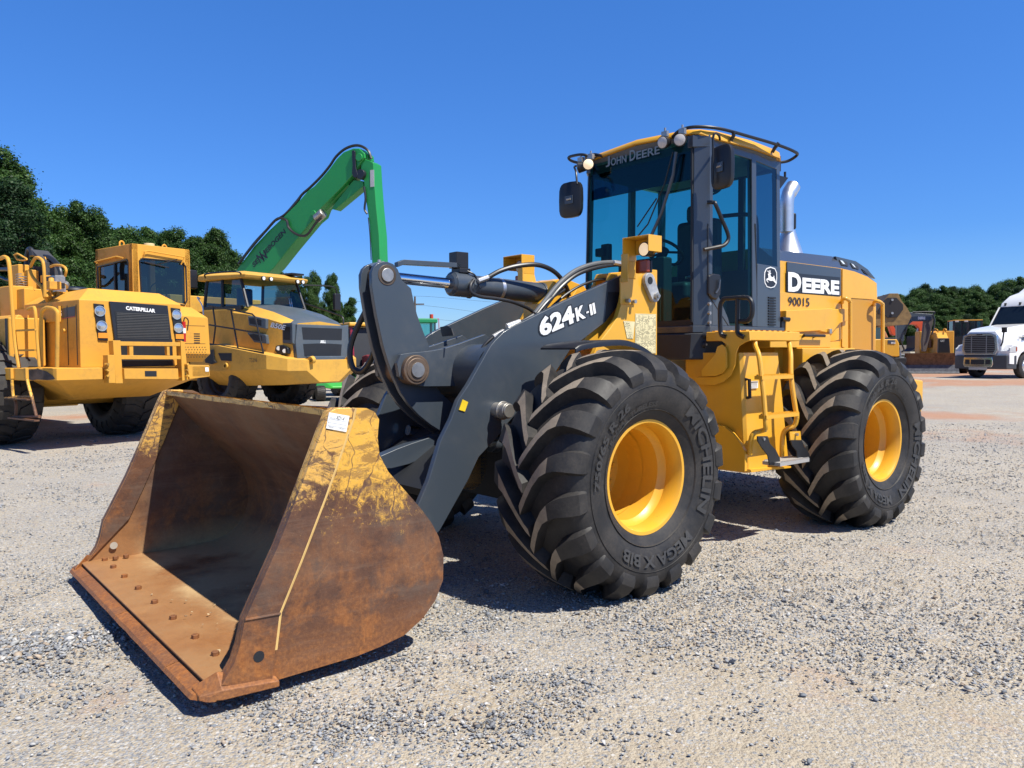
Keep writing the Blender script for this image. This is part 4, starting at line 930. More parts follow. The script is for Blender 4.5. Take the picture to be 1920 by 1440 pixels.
# side boxes between the wheels
C3 = (1280, 600, 1 / 4.8)
for s in (1, -1):
    q = MB(); YB = 1.16
    bot = .60; xf, xr_ = -1.66, -2.16
    q.loft([[(xf, s * .55, bot - .02), (xf, s * (YB - .02), bot - .02), (xf - .03, s * YB, bot - .02), (xr_ - .12, s * YB, bot), (xr_ - .12, s * .55, bot)],
            [(xf + .02, s * .55, 1.56), (xf + .02, s * (YB - .07), 1.56), (xf, s * (YB - .04), 1.56), (xr_, s * (YB - .04), 1.56), (xr_, s * .55, 1.56)]])
    sb = q.obj('side_box', M['deere'], ld, bevel=.006)
    # front shield with the swooping arm that carries the platform
    sw = LD.poly([(290, 105), (600, 105), (605, 185), (560, 200), (500, 240), (478, 300), (470, 400), (430, 500), (360, 560), (280, 585), (170, 585), (110, 555), (110, 515), (290, 512), (350, 490), (390, 430), (400, 300), (385, 215), (350, 190), (290, 185)], 'x', -1.60, *C3)
    q = MB(); q.prism([(s * a, c) for a, c in sw], 'x', -1.60, -1.615); q.obj('platform_arm', M['deere'], ld, bevel=.003)
    lug = LD.poly([(165, 450), (290, 310), (310, 240), (345, 222), (378, 240), (392, 290), (392, 430), (350, 480), (290, 505), (170, 505)], 'x', -1.57, *C3)
    q = MB(); q.prism([(s * a, c) for a, c in lug], 'x', -1.57, -1.59); q.obj('hinge_plate', M['deere'], ld, bevel=.003)
    arc_ = LD.poly([(0, 940), (200, 940), (300, 935), (380, 965), (450, 1020), (520, 1110), (570, 1190), (605, 1225), (610, 1370), (500, 1362), (300, 1345), (0, 1345)], 'x', -1.60, *C3)
    q = MB(); q.prism([(s * min(a, YB + .02), c) for a, c in arc_], 'x', -1.60, -1.635); q.obj('splash_plate', M['deere'], ld, bevel=.003)
    q = MB(); a = LD.P(*[1280 + 265 / 4.8, 600 + 1090 / 4.8], 'x', -1.58); q.cyl((-1.60, s * (a.y - .06), a.z), (-1.60, s * (a.y + .02), a.z), .018, n=12); q.obj('latch_pin', M['deere'], ld)
# service door on the near box: handle, sticker, vent louvres
YF = 1.12
def bx(x, z, y=1.15): return LD.P(1280 + x / 4.8, 600 + z / 4.8, 'y', y)
a = bx(590, 535); c = bx(590, 700)
q = MB(); q.tube([(a.x + .01, 1.13, a.z), (a.x, 1.16, a.z), (c.x, 1.165, c.z), (c.x, 1.14, c.z)], .014, 8); q.obj('latch_handle', M['black'], ld)
a, c = bx(608, 552, 1.145), bx(678, 612, 1.145)
q = MB(); q.box(c.x, a.x, 1.139, 1.145, c.z, a.z); q.k = 1; q.box(c.x + .005, a.x - .005, 1.1452, 1.146, a.z - .012, a.z - .003)
for i in range(4): q.box(c.x + .01, a.x - .012, 1.1452, 1.146, a.z - .02 - i * .01, a.z - .017 - i * .01)
q.obj('warning_sticker', [M['white'], M['ink']], ld, smooth=False)
# platform
pz0, pz1 = 1.655, 1.732
q = MB(); q.box(-2.37, -1.62, .78, 1.20, pz0, pz1); pf = q.obj('platform', M['deere'], ld, bevel=.008)
q = MB()
for i in range(9):
    for j in range(5): q.box(-2.33 + i * .08, -2.29 + i * .08, .82 + j * .075, .85 + j * .075, pz1, pz1 + .010)
q.obj('tread_studs', M['deere'], pf)['kind'] = 'stuff'
q = MB(); q.box(-2.37, -1.62, -1.20, -.78, pz0, pz1); q.obj('far_platform', M['deere'], ld, bevel=.008)
# ladder: two bent rails, two rungs, hinged bottom step on rubber straps
def lq(x, z, y): return LD.P(1280 + x / 4.8, 600 + z / 4.8, 'y', y)
r1 = [lq(650, 190, 1.17), lq(655, 235, 1.19), lq(685, 320, 1.25), lq(705, 480, 1.28), lq(730, 700, 1.31), lq(745, 920, 1.33), lq(745, 985, 1.32)]
r2 = [lq(955, 190, 1.17), lq(962, 235, 1.19), lq(972, 320, 1.24), lq(975, 500, 1.28), lq(1000, 700, 1.31), lq(1028, 880, 1.33)]
q = MB(); q.tube(r1, .020, 10, sm=5); q.tube(crom([lq(745, 985, 1.32), lq(700, 1000, 1.27), lq(640, 1020, 1.24), lq(612, 1090, 1.22), lq(605, 1210, 1.20)], 5), .020, 10); lad = q.obj('ladder', M['deere'], ld)
q = MB(); q.tube(r2, .020, 10, sm=5); q.tube(crom([lq(1028, 880, 1.33), lq(1005, 950, 1.31), lq(930, 985, 1.26), lq(900, 1050, 1.23), lq(893, 1180, 1.20), lq(895, 1290, 1.18)], 5), .020, 10); q.obj('ladder_rail', M['deere'], lad)
def rung(x0, x1, y, z, mat, nm, th=.03, dp=.07):
    q = MB(); q.box(x1, x0, y - dp, y, z - th, z); n = int((x0 - x1) / .022)
    for i in range(n): q.prism([(x1 + (i + .1) * .022, z - .002), (x1 + (i + .8) * .022, z - .002), (x1 + (i + .45) * .022, z + .010)], 'y', y - .012, y)
    for i in range(n): q.prism([(x1 + (i + .1) * .022, z - .002), (x1 + (i + .8) * .022, z - .002), (x1 + (i + .45) * .022, z + .010)], 'y', y - dp, y - dp + .012)
    return q.obj(nm, mat, lad)
for (xa, xb, zz, y) in ((715, 1000, 498, 1.31), (755, 1050, 845, 1.35)):
    a, c = lq(xa, zz, y), lq(xb, zz, y); rung(a.x, c.x, y, (a.z + c.z) / 2, M['deere'], 'rung')
a, c = lq(878, 1280, 1.42), lq(1140, 1272, 1.42); rung(a.x, c.x, 1.42, (a.z + c.z) / 2 + .01, M['bareplate'], 'bottom_step', .028, .16)
for k, pp in enumerate(([(665, 1045), (755, 1045), (775, 1110), (830, 1170), (865, 1240), (870, 1300), (775, 1305), (760, 1220), (700, 1140), (670, 1090)], [(965, 1080), (1062, 1080), (1085, 1140), (1130, 1200), (1142, 1270), (1030, 1290), (1020, 1180), (980, 1130)])):
    y = 1.36 if k == 0 else 1.34
    P_ = [(lq(*p, y).x, lq(*p, y).z) for p in pp]
    q = MB(); q.prism(P_, 'y', y, y + .010); q.obj('rubber_strap', M['black'], lad)
    q = MB(); c = lq(*((720, 1070) if k == 0 else (1020, 1030)), y); q.cyl((c.x, y - .02, c.z), (c.x, y + .018, c.z), .012, n=10); q.obj('strap_bolt', M['steel'], lad)
P_ = [(lq(*p, 1.33).x, lq(*p, 1.33).z) for p in ((960, 1005), (1055, 1000), (1062, 1082), (965, 1085))]; q = MB(); q.prism(P_, 'y', 1.325, 1.335); q.obj('strap_plate', M['deere'], lad)
P_ = [(lq(*p, 1.2).x, lq(*p, 1.2).z) for p in ((610, 1345), (975, 1315), (975, 1330), (620, 1372))]; q = MB(); q.prism(P_, 'y', 1.0, 1.20); q.obj('box_skid', M['deere'], ld)
# black handrails at the platform's front
def dl(x, z, y, ox=1280, oy=400, k=.19447): return LD.P(ox + x * k, oy + z * k, 'y', y)
def dx_(x, z, X, ox=1280, oy=400, k=.19447): return LD.P(ox + x * k, oy + z * k, 'x', X)
q = MB(); q.tube([dx_(*p, -1.595) for p in ((415, 1190), (372, 1165), (362, 1080), (362, 900), (385, 840), (420, 822), (600, 812), (650, 830), (672, 880), (670, 970), (640, 1025), (600, 1040), (550, 1042))], .019, 10, sm=5)
hr = q.obj('platform_handrail', M['black'], ld)
q = MB(); q.tube([dx_(*p, -1.595) for p in ((590, 1195), (535, 1160), (528, 1080), (532, 820))], .019, 10, sm=5); q.obj('rail_post', M['black'], hr)

# ---------------------------------------------------------------- engine cover
def hz(px, py, y): return LD.P(px, py, 'y', y)
S_ = [( -2.86, 2.34, 2.49), ]
zt1 = lambda px, py: hz(px, py, .65)
a, c, d = zt1(1474, 490), zt1(1577, 503), zt1(1643, 531)
a2, c2, e2, d2 = hz(1465, 470, .48), hz(1562, 481, .48), hz(1600, 491, .48), hz(1634, 520, .48)
pr1 = [(a.x + .12, a.z + .0), (a.x, a.z), (c.x, c.z), (hz(1610, 512, .65).x, hz(1610, 512, .65).z), (d.x, d.z)]
def itp(P, x):
    P = sorted(P)
    if x <= P[0][0]: return P[0][1]
    for (x0, z0), (x1, z1) in zip(P, P[1:]):
        if x0 <= x <= x1: return z0 + (z1 - z0) * (x - x0) / (x1 - x0)
    return P[-1][1]
pr2 = [(a2.x, a2.z), (c2.x, c2.z), (e2.x, e2.z), (d2.x, d2.z), (d2.x - .3, d2.z - .2)]
XS = c.x; XE = d.x
secs = []
for x in np.linspace(-2.86, XE, 22):
    z1, z2 = itp(pr1, x), itp(pr2, x)
    secs.append([(x, .65, 1.12), (x, .65, z1), (x, .48, z2), (x, -.48, z2), (x, -.65, z1), (x, -.65, 1.12)])
q = MB(); q.loft(secs)
# colours by zone: upper facets charcoal, sides yellow
hood = q.obj('engine_cover', [M['deere'], M['charcoal2']], ld, bevel=.0, ang=20)
me = hood.data
zsplit = hz(1574, 554, .65)
for p in me.polygons:
    if p.normal.z > .35: p.material_index = 1
# side skins standing just proud of the cover
def skin(name, pts, mat, y=.652, t=.012, bev=.003, par=None, s=1):
    P_ = ly(pts, y); q = MB(); q.prism(P_, 'y', s * y, s * (y + t)); return q.obj(name, mat, par or hood, bevel=bev)
skin('upper_side_panel', [(1474, 491), (1575, 504), (1575, 555), (1474, 546)], M['charcoal2'])
skin('lower_side_panel', [(1469, 548), (1575, 557), (1576, 636), (1560, 640), (1440, 640), (1440, 548)], M['deere'])
skin('screen_panel', [(1594, 560), (1638, 564), (1640, 658), (1590, 658)], None or paint('perforated yellow screen', (.52, .25, .03), .55, .1, coat=0), t=.006)
skin('corner_cover', [(1578, 504), (1600, 509), (1625, 519), (1642, 531), (1643, 562), (1638, 562), (1594, 559), (1594, 658), (1577, 650)], M['deere'], t=.012)
sk = skin('lower_door', [(1489, 644), (1572, 640), (1572, 662), (1554, 664), (1500, 664)], M['deere'], y=.70, t=.012)
# sill seam and boxed ledge
P_ = ly([(1471, 582), (1559, 578), (1537, 620), (1470, 624)], .72); q = MB(); q.prism(P_, 'y', .66, .74); lg = q.obj('step_recess', M['deere'], hood, bevel=.008)
P_ = ly([(1537, 621), (1559, 580), (1592, 578), (1592, 600), (1575, 606), (1560, 625)], .70); q = MB(); q.prism(P_, 'y', .663, .70); q.obj('gusset', M['deere'], hood, bevel=.006)
q = MB(); q.box(-3.62, -2.55, .64, .80, 1.60, 1.735); q.box(-4.0, -3.0, .64, .86, 1.28, 1.60); q.obj('sill_beam', M['deere'], hood, bevel=.01)
q = MB(); a = hz(1507, 629, .84); c = hz(1546, 631, .84); q.cyl((a.x, .84, a.z), (c.x, .84, a.z), .014, n=10)
for t in (.1, .62): x = a.x + (c.x - a.x) * t; q.cyl((x, .78, a.z - .02), (x, .84, a.z), .010, n=8)
q.obj('cover_handle', M['black'], hood)
q = MB(); a = hz(1557, 622, .72); q.box(a.x - .03, a.x + .02, .70, .725, a.z - .02, a.z + .03); q.obj('latch_plate', M['steel'], hood, bevel=.004)
for xx in (1575, ):
    for yy in (586, 595):
        a = hz(xx, yy, .68); q = MB(); q.cyl((a.x, .66, a.z), (a.x, .675, a.z), .012, n=6); q.obj('cover_bolt', M['dark'], hood)
# rear vent cowl with three windows on each side
for s in (1, -1):
    o_ = [(1562, 481), (1600, 490), (1622, 505), (1637, 523), (1630, 520), (1605, 506), (1578, 500), (1568, 499)]
    q = MB(); P_ = ly(o_, .5); q.prism(P_, 'y', s * .50, s * .53); cw = q.obj('vent_cowl', M['charcoal2'], hood, bevel=.004)
    for w_ in ([(1572, 487), (1586, 490), (1590, 500), (1577, 498)], [(1593, 493), (1606, 497), (1610, 507), (1598, 503)], [(1613, 502), (1624, 508), (1631, 518), (1619, 512)]):
        q3 = []
        for (px_, py_) in w_:
            y_ = .57
            for _ in range(8):
                p_ = hz(px_, py_, y_); z1_, z2_ = itp(pr1, p_.x), itp(pr2, p_.x); y_ = .65 - .17 * max(0, min(1, (p_.z - z1_) / max(.02, z2_ - z1_)))
            q3.append((p_.x, s * y_, p_.z))
        up = Vector((0, s * .006, .006)); q = MB(); q.add([Vector(v) + up for v in q3], [(0, 1, 2, 3)]); q.obj('vent_opening', M['dark'], cw, smooth=False); P_ = [(v[0], v[2]) for v in q3]
        q = MB(); cx = sum(p[0] for p in P_) / 4; cz = sum(p[1] for p in P_) / 4
        ct_ = sum((Vector(v) for v in q3), Vector()) / 4; q.add([ct_ + Vector((.03, 0, 0)) + Vector(((v[0] - ct_.x) * .35, (v[1] - ct_.y) * .6, (v[2] - ct_.z) * .6)) + up * 1.5 for v in q3], [(0, 1, 2, 3)]); q.obj('vent_sky_patch', plain('painted sky gap', (.45, .5, .55), .5), cw, smooth=False)  # pale patch paints the bright sky showing through each vent window
# faded patch on the cover's shoulder
# rear grab handles
for (x0, y0, x1) in ((1579, 561, 1594), (1639, 566, 1655)):
    A = [hz(x0, y0 + 6, .67), hz(x0 + 1, y0, .72), hz((x0 + x1) / 2, y0 - 1, .76), hz(x1 - 1, y0 + 4, .76), hz(x1, y0 + 14, .76), hz(x1, 662, .76)]
    q = MB(); q.tube(A, .020, 10, sm=5); q.obj('rear_handrail', M['deere'], hood)
# name on the side
def word(parts, A, ex, ey, yoff, mats, name, par, out=(.0025, .0055), ob=.075):
    q = MB()
    for txt, x0, w, y0, h, bd in parts:
        vs, fs = text2d(txt, 1.0, bold=bd, extrude=0); xs = [v[0] for v in vs]; yy = [v[1] for v in vs]; x_, y_ = min(xs), min(yy)
        kx = w / (max(xs) - x_); ky = h / (max(yy) - y_)
        for k, bo in ((0, bd + ob), (1, bd)):
            if ob == 0 and k == 0: continue
            v2, f2 = text2d(txt, 1.0, bold=bo, extrude=0)
            q.k = k; q.add([A + ex * (x0 + (vx - x_) * kx) + ey * (y0 + (vy - y_) * ky) + Vector((0, yoff + out[k], 0)) for vx, vy, vz in v2], f2)
    return q.obj(name, mats, par, smooth=False)
A = hz(1477, 546.5, .665); B = hz(1573, 553, .665); ex = (B - A).normalized(); T_ = hz(1477, 509, .665); ey = (T_ - A).normalized(); Lx = (B - A).length; Hy = (T_ - A).length
bgp = MB(); bgp.prism(ly([(1475, 507), (1500, 513), (1575, 520), (1575, 555.5), (1475, 548)], .665), 'y', .6645, .6665); bgp.obj('name_backing', M['letterdark'], hood, smooth=False)
q = MB()
word([('D', 0, Lx * .24, 0, Hy * .98, .05), ('EERE', Lx * .262, Lx * .735, 0, Hy * .76, .05)], A, ex, ey, .0, [M['letterdark'], M['white']], 'name_lettering', hood, ob=0)
A = hz(1477, 573, .665); B = hz(1517, 575, .665); T_ = hz(1477, 556.5, .665)
word([('90015', 0, (B - A).length, 0, (T_ - A).length, .01)], A, (B - A).normalized(), (T_ - A).normalized(), .0, [M['ink'], M['letterdark']], 'fleet_number', hood, ob=0)
# exhaust stack behind the cab
q = MB(); c = hz(1478, 400, .12); x = c.x
e0, e1, e2 = hz(1480, 472, .12), hz(1475, 430, .12), hz(1475, 380, .12)
q.lathe([(.155, 0), (.15, .01), (.075, e1.z - e0.z), (.073, e1.z - e0.z + .02)], (e0.x + .02, .12, e0.z - .03), (0, 0, 1), 28)
q.tube(crom([(e1.x, .12, e1.z - .03), (e1.x, .12, (e1.z + e2.z) / 2), (e1.x, .12, e2.z), (e1.x - .03, .12, e2.z + .09), (e1.x - .12, .12, e2.z + .19)], 6), [.072] * 19 + [.078] * 6, 28)
ex_ = q.obj('exhaust_stack', M['galv'], ld, ang=50)
q = MB(); q.cyl((e1.x - .118, .12, e2.z + .187), (e1.x - .1255, .12, e2.z + .1955), .070, n=24); q.obj('exhaust_mouth', M['dark'], ex_)
a = hz(1482, 415, .05); q = MB(); q.box(a.x - .05, a.x, -.0, .10, a.z - .09, a.z + .09); q.obj('work_lamp_rear', M['black'], ex_, bevel=.02)

# ---------------------------------------------------------------- cab
ZB, ZT = 1.79, 3.40
CABF = [(-1.62, .645), (-1.70, .745), (-2.36, .755), (-2.82, .72)]
def cabp(i, s, z):
    x, y = CABF[i]; f = (z - ZB) / (ZT - ZB); return Vector((x - .03 * f * (i < 2), s * (y - .02 * f), z))
cab = MB()
# base skirt
cab.loft([[(-1.60, .66, z), (-1.70, .765, z), (-2.84, .765, z), (-2.84, -.765, z), (-1.70, -.765, z), (-1.60, -.66, z)] for z in (1.73, ZB)])
cabo = cab.obj('cab', M['charcoal2'], ld, bevel=.006)
q = MB(); q.loft([[(-1.58, .64, 1.50), (-1.64, .745, 1.50), (-1.70, .75, 1.50), (-1.70, -.75, 1.50), (-1.64, -.745, 1.50), (-1.58, -.64, 1.50)], [(-1.585, .655, 1.727), (-1.68, .765, 1.727), (-2.1, .765, 1.727), (-2.1, -.765, 1.727), (-1.68, -.765, 1.727), (-1.585, -.655, 1.727)]])
sk_ = q.obj('cab_skirt', plain('dark skirt plastic', (.03, .032, .036), .6), cabo, bevel=.015)
for x_, z_ in ((225, 1175), (222, 1265)):
    c = dl(x_, z_, .757); q = MB(); q.cyl((c.x + .01, .735, c.z), (c.x, .760, c.z), .028, n=16); q.obj('mount_socket', M['dark'], sk_); q = MB(); q.cyl((c.x, .74, c.z), (c.x, .768, c.z), .010, n=6); q.obj('mount_bolt', M['steel'], sk_)
def post(name, a, b, s, w0=0, mat='charcoal2', bev=.006, z0=ZB, z1=ZT):
    """a pillar spanning two plan points, 5 cm deep"""
    q = MB(); lo = [], []
    secs = []
    for z in (z0, z1):
        f = (z - ZB) / (ZT - ZB); A_ = Vector((a[0] - .03 * f * (a[0] > -1.75), s * (a[1] - .02 * f), z)); B_ = Vector((b[0] - .03 * f * (b[0] > -1.75), s * (b[1] - .02 * f), z))
        inn = Vector((0, -s * .05, 0)) if abs(a[0] - b[0]) > .03 else Vector((-.05, 0, 0))
        if abs(a[1] - b[1]) > .06 and abs(a[0] - b[0]) > .03: inn = Vector((-.04, -s * .04, 0))
        secs.append([A_, B_, B_ + inn, A_ + inn])
    q.loft(secs); return q.obj(name, M[mat], cabo, bevel=bev)
for s in (1, -1):
    post('front_pillar', (-1.615, .648), (-1.70, .748), s)
    post('door_post', (-1.70, .75), (-1.745, .752), s)
    post('centre_pillar', (-2.33, .758), (-2.40, .758), s)
    post('rear_pillar', (-2.77, .73), (-2.84, .722), s)
    # rear quarter panel below the small window
    q = MB(); q.loft([[(-2.40, s * .757, z), (-2.83, s * .724, z), (-2.83, s * .68, z), (-2.40, s * .71, z)] for z in (ZB, 2.36)]); rq = q.obj('quarter_panel', M['charcoal2'], cabo, bevel=.006)
    # top rails
    q = MB(); q.loft([[(-1.62, s * .635, ZT - .10), (-1.62, s * .58, ZT - .10), (-1.62, s * .58, ZT), (-1.62, s * .635, ZT)], [(-1.73, s * .73, ZT - .10), (-1.73, s * .68, ZT - .10), (-1.73, s * .68, ZT), (-1.73, s * .73, ZT)], [(-2.40, s * .738, ZT - .12), (-2.4, s * .68, ZT - .12), (-2.4, s * .68, ZT), (-2.4, s * .738, ZT)], [(-2.84, s * .705, ZT - .14), (-2.84, s * .65, ZT - .14), (-2.84, s * .65, ZT), (-2.84, s * .705, ZT)]])
    q.obj('roof_rail_beam', M['charcoal2'], cabo, bevel=.004)
q = MB(); q.box(-1.72, -1.672, -.60, .60, ZT - .14, ZT); q.box(-2.86, -2.81, -.70, .70, ZT - .14, ZT); q.box(-2.86, -2.81, -.70, .70, ZB, 2.12)
for y in (-.30, .26): q.box(-2.86, -2.82, y, y + .06, 2.12, ZT - .14)
q.box(-1.66, -1.615, -.64, .64, ZB, ZB + .05); q.box(-1.70, -1.66, -.62, .25, ZB + .05, 2.15)
q.obj('cross_members', M['dark'], cabo)
q = MB(); q.box(-2.80, -2.77, -.70, .70, ZB, 2.36); q.obj('rear_wall', M['dark'], cabo)
# deer badge and louvres on the near quarter panel
def qpt(x, z): return LD.P(1280 + x * .19447, 400 + z * .19447, 'y', .742)
bd = [(800, 530), (840, 515), (885, 530), (903, 570), (905, 620), (900, 680), (880, 712), (845, 722), (805, 710), (785, 670), (780, 620), (783, 565)]
ctr = (843, 618)
def qpoly(pts, lift): return [qpt(x, z) + Vector((0, lift, 0)) for x, z in pts]
q = MB(); q.k = 0; q.add(qpoly(bd, .006), [tuple(range(12))]); q.k = 1; q.add(qpoly([(ctr[0] + (x - ctr[0]) * .88, ctr[1] + (z - ctr[1]) * .90) for x, z in bd], .008), [tuple(range(12))])
deer = [(800, 632), (818, 622), (817, 600), (812, 585), (824, 578), (832, 572), (846, 578), (836, 586), (838, 602), (850, 616), (866, 616), (868, 600), (874, 604), (874, 620), (884, 646), (893, 668), (893, 684), (876, 664), (862, 650), (846, 652), (832, 650), (820, 645), (812, 640), (806, 648), (820, 668), (812, 666), (798, 648)]
q.k = 0; q.add(qpoly(deer, .010), [tuple(range(len(deer)))])
for l in ([(822, 578), (812, 556), (816, 555), (826, 572)], [(826, 575), (824, 548), (829, 548), (830, 572)], [(831, 574), (836, 550), (840, 552), (835, 574)], [(812, 566), (806, 553), (810, 553), (817, 566)]): q.add(qpoly(l, .010), [(0, 1, 2, 3)])
q.obj('deer_badge', [M['white'], M['letterdark']], cabo, smooth=False)
lv = MB()
for i in range(11):
    a, c = qpt(822, 800 + i * 26), qpt(892, 800 + i * 26); lv.box(c.x, a.x, .738, .752, a.z - .018, a.z - .004)
lv.obj('louvres', M['black'], cabo, bevel=.002)
# glazing
def pane(name, pts, mat='glass', th=.006):
    """a flat sheet through four corner points"""
    q = MB(); P_ = [Vector(p) for p in pts]; n = (P_[1] - P_[0]).cross(P_[2] - P_[0]).normalized() * th; m = len(P_)
    q.add(P_, [tuple(range(m))]); return q.obj(name, M[mat], cabo, smooth=False)
f = cabp
pane('windscreen', [(-1.622, .635, ZB + .04), (-1.622, -.635, ZB + .04), (-1.650, -.61, ZT - .02), (-1.650, .61, ZT - .02)])
for s in (1, -1):
    pane('door_window' if s > 0 else 'side_window', [(-1.75, s * .742, 2.18 if s > 0 else ZB + .03), (-1.96, s * .742, ZB + .03), (-2.33, s * .745, ZB + .03), (-2.33, s * .725, ZT - .10), (-1.77, s * .722, ZT - .10)] if s > 0 else [(-1.75, s * .742, ZB + .03), (-2.33, s * .745, ZB + .03), (-2.33, s * .725, ZT - .10), (-1.77, s * .722, ZT - .10)])
    pane('quarter_window', [(-2.40, s * .745, 2.36), (-2.78, s * .722, 2.36), (-2.78, s * .705, ZT - .12), (-2.40, s * .728, ZT - .12)], 'glassdark' if s > 0 else 'glass')
pane('rear_window', [(-2.835, .68, 2.12), (-2.835, -.68, 2.12), (-2.835, -.66, ZT - .14), (-2.835, .66, ZT - .14)])
# door lower corner panel with hinge bolts
q = MB(); q.prism([(-1.745, ZB), (-1.745, 2.16), (-1.97, 1.86), (-2.0, ZB)], 'y', .70, .752); dc = q.obj('door_corner', M['charcoal2'], cabo, bevel=.004)
for z in (872, 962, 1052):
    c = dl(262, z, .765); q = MB(); q.cyl((c.x, .75, c.z), (c.x, .772, c.z), .014, n=12); q.obj('hinge_bolt', M['steel'], dc)
# door seal line
q = MB(); q.tube([dl(243, 100, .75), dl(243, 780, .75), dl(440, 1085, .75), dl(720, 1090, .75), dl(700, 100, .75)], .006, 6); q.obj('door_seal', M['dark'], cabo)
# dark seals round the windscreen
q = MB(); q.tube([(-1.612, .638, ZB + .03), (-1.642, .612, ZT - .01)], .012, 6); q.tube([(-1.612, -.638, ZB + .03), (-1.642, -.612, ZT - .01)], .012, 6)
q.obj('glass_seal', M['dark'], cabo)
# door handle pocket
P_ = [dl(x, z, .775) for x, z in ((255, 600), (300, 580), (368, 590), (375, 640), (370, 780), (335, 835), (290, 820), (255, 780))]
q = MB(); q.prism([(p.x, p.z) for p in P_], 'y', .745, .775); dh = q.obj('door_handle', M['black'], cabo, bevel=.014, seg=3)
q = MB(); q.tube([dl(320, 770, .785), dl(350, 720, .79), dl(358, 640, .79)], .008, 8); q.obj('handle_lever', M['charcoal2'], dh)
# long door grab rail
q = MB(); q.tube([dl(205, 350, .76), dl(330, 325, .80), dl(400, 305, .83), dl(440, 250, .84), dl(430, 180, .84), dl(375, 50, .83), dl(320, -80, .82), dl(300, -105, .80), dl(235, -105, .755)], .017, 10, sm=4); q.obj('door_grab_rail', M['black'], cabo)
# roof
RZ = 3.33
def rt(px, py, z): return LD.P(px, py, 'z', z)
out = [(-1.615, -.58), (-1.60, 0), (-1.615, .58), (-1.66, .69), (-1.80, .765), (-2.3, .79), (-2.72, .775), (-2.84, .71), (-2.90, .50), (-2.90, -.50), (-2.84, -.71), (-2.72, -.775), (-2.3, -.79), (-1.80, -.765), (-1.66, -.69)]
def sc2(P, k, cx=-2.25): return [(cx + (x - cx) * k, y * k) for x, y in P]
def rz(x, y, z): return z + .06 * (1 - (y / .8) ** 2) - .035 * max(0, (-2.3 - x) / .6) ** 2
q = MB(); q.loft([[(x, y, rz(x, y, 3.355) + (.03 if x > -1.68 else 0)) for x, y in sc2(out, .96)], [(x, y, rz(x, y, 3.36) + (.03 if x > -1.68 else 0)) for x, y in out], [(x, y, rz(x, y, 3.41)) for x, y in sc2(out, .995)], [(x, y, rz(x, y, 3.435)) for x, y in sc2(out, .95)], [(x, y, rz(x, y, 3.445)) for x, y in sc2(out, .75)], [(x, y, rz(x, y, 3.447)) for x, y in sc2(out, .35)]])
roof = q.obj('cab_roof', M['deere'], cabo, ang=50)
q = MB(); q.loft([[(x, y, 3.26) for x, y in sc2(out, .80)], [(x, y, rz(x, y, 3.352) + (.028 if x > -1.75 else 0)) for x, y in sc2(out, .965)]]); q.obj('headliner', plain('grey headliner', (.10, .11, .12), .8), cabo)
# roof rails: a black bar round each side
for s in (1, -1):
    q = MB(); P_ = [(-1.62, .42, 3.43), (-1.60, .52, 3.46), (-1.63, .65, 3.465), (-1.80, .77, 3.455), (-2.2, .82, 3.44), (-2.6, .84, 3.43), (-2.85, .84, 3.415), (-2.97, .80, 3.41), (-2.96, .72, 3.37), (-2.88, .66, 3.35)]
    q.tube([(x, s * y, z) for x, y, z in P_], .014, 10, sm=6)
    rr_ = q.obj('roof_rail', M['black'], roof)
    for (x, y0) in ((-1.95, .83), (-2.58, .87)):
        q = MB(); q.tube([(x, s * (y0 - .02), 3.445), (x - .0, s * .81, 3.41), (x, s * .785, 3.375)], [.018, .016, .016], 8); q.obj('rail_stay', M['black'], rr_)
# wordmark strip behind the windscreen top
A = LD.P(1136, 312, 'x', -1.636); B = LD.P(1237, 288, 'x', -1.636); T_ = LD.P(1137, 296, 'x', -1.636)
q = MB(); q.box(-1.665, -1.657, -.60, .60, ZT - .36, ZT - .12); q.obj('sun_band', glass('sun band', (.12, .2, .28), .04), cabo)
ey = Vector((0, 0, 1)); ex = Vector((0, 1, 0)); y0, y1 = A.y, B.y; zb = (A.z + B.z) / 2 - .005
q = MB(); w = y1 - y0
for txt, x0, wd, h in (('J', 0, .085, .098), ('OHN', .10, .30, .072), ('D', .46, .11, .098), ('EERE', .585, .415, .072)):
    vs, fs = text_fit(txt, w * wd, h, bold=.02, extrude=0); q.add([(-1.634 + (z - ZT) * 0, y0 + w * x0 + x, zb - (.0 if txt != 'J' else .0) + y) for x, y, z in vs], fs)
q.obj('screen_lettering', plain('frosted lettering', (.16, .21, .25), .5), cabo, smooth=False)
# work lights on the roof's front corners
def wlight(px, py, X, on=False, r=.052, aim=(1, 0, -.15)):
    c = LD.P(px, py, 'x', X); aim = Vector(aim).normalized(); q = MB(); q.cyl(c - aim * .075, c, r * .8, r * 1.1, n=20); h_ = q.obj('work_light', M['black'], cabo, bevel=.006)
    q = MB(); q.lathe([(.001, .012), (r * .6, .010), (r * .92, .002)], c, aim, 20); q.obj('lens', M['lampon' if on else 'lamp'], h_)
    q = MB(); q.box(c.x - .05, c.x - .02, c.y - .03, c.y + .03, c.z + .05, c.z + .10); q.cyl((c.x - .035, c.y, c.z + .1), (c.x - .035, c.y, c.z + .13), .01, n=6); q.obj('light_mount', M['steel'], h_)
wlight(1242, 267, -1.53, aim=(1, .1, -.15)); wlight(1274.5, 262, -1.50, aim=(1, .5, -.1)); wlight(1103, 308, -1.50, True, aim=(.9, .8, -.1)); wlight(1084, 314, -1.48, False, aim=(.7, -.9, -.1))
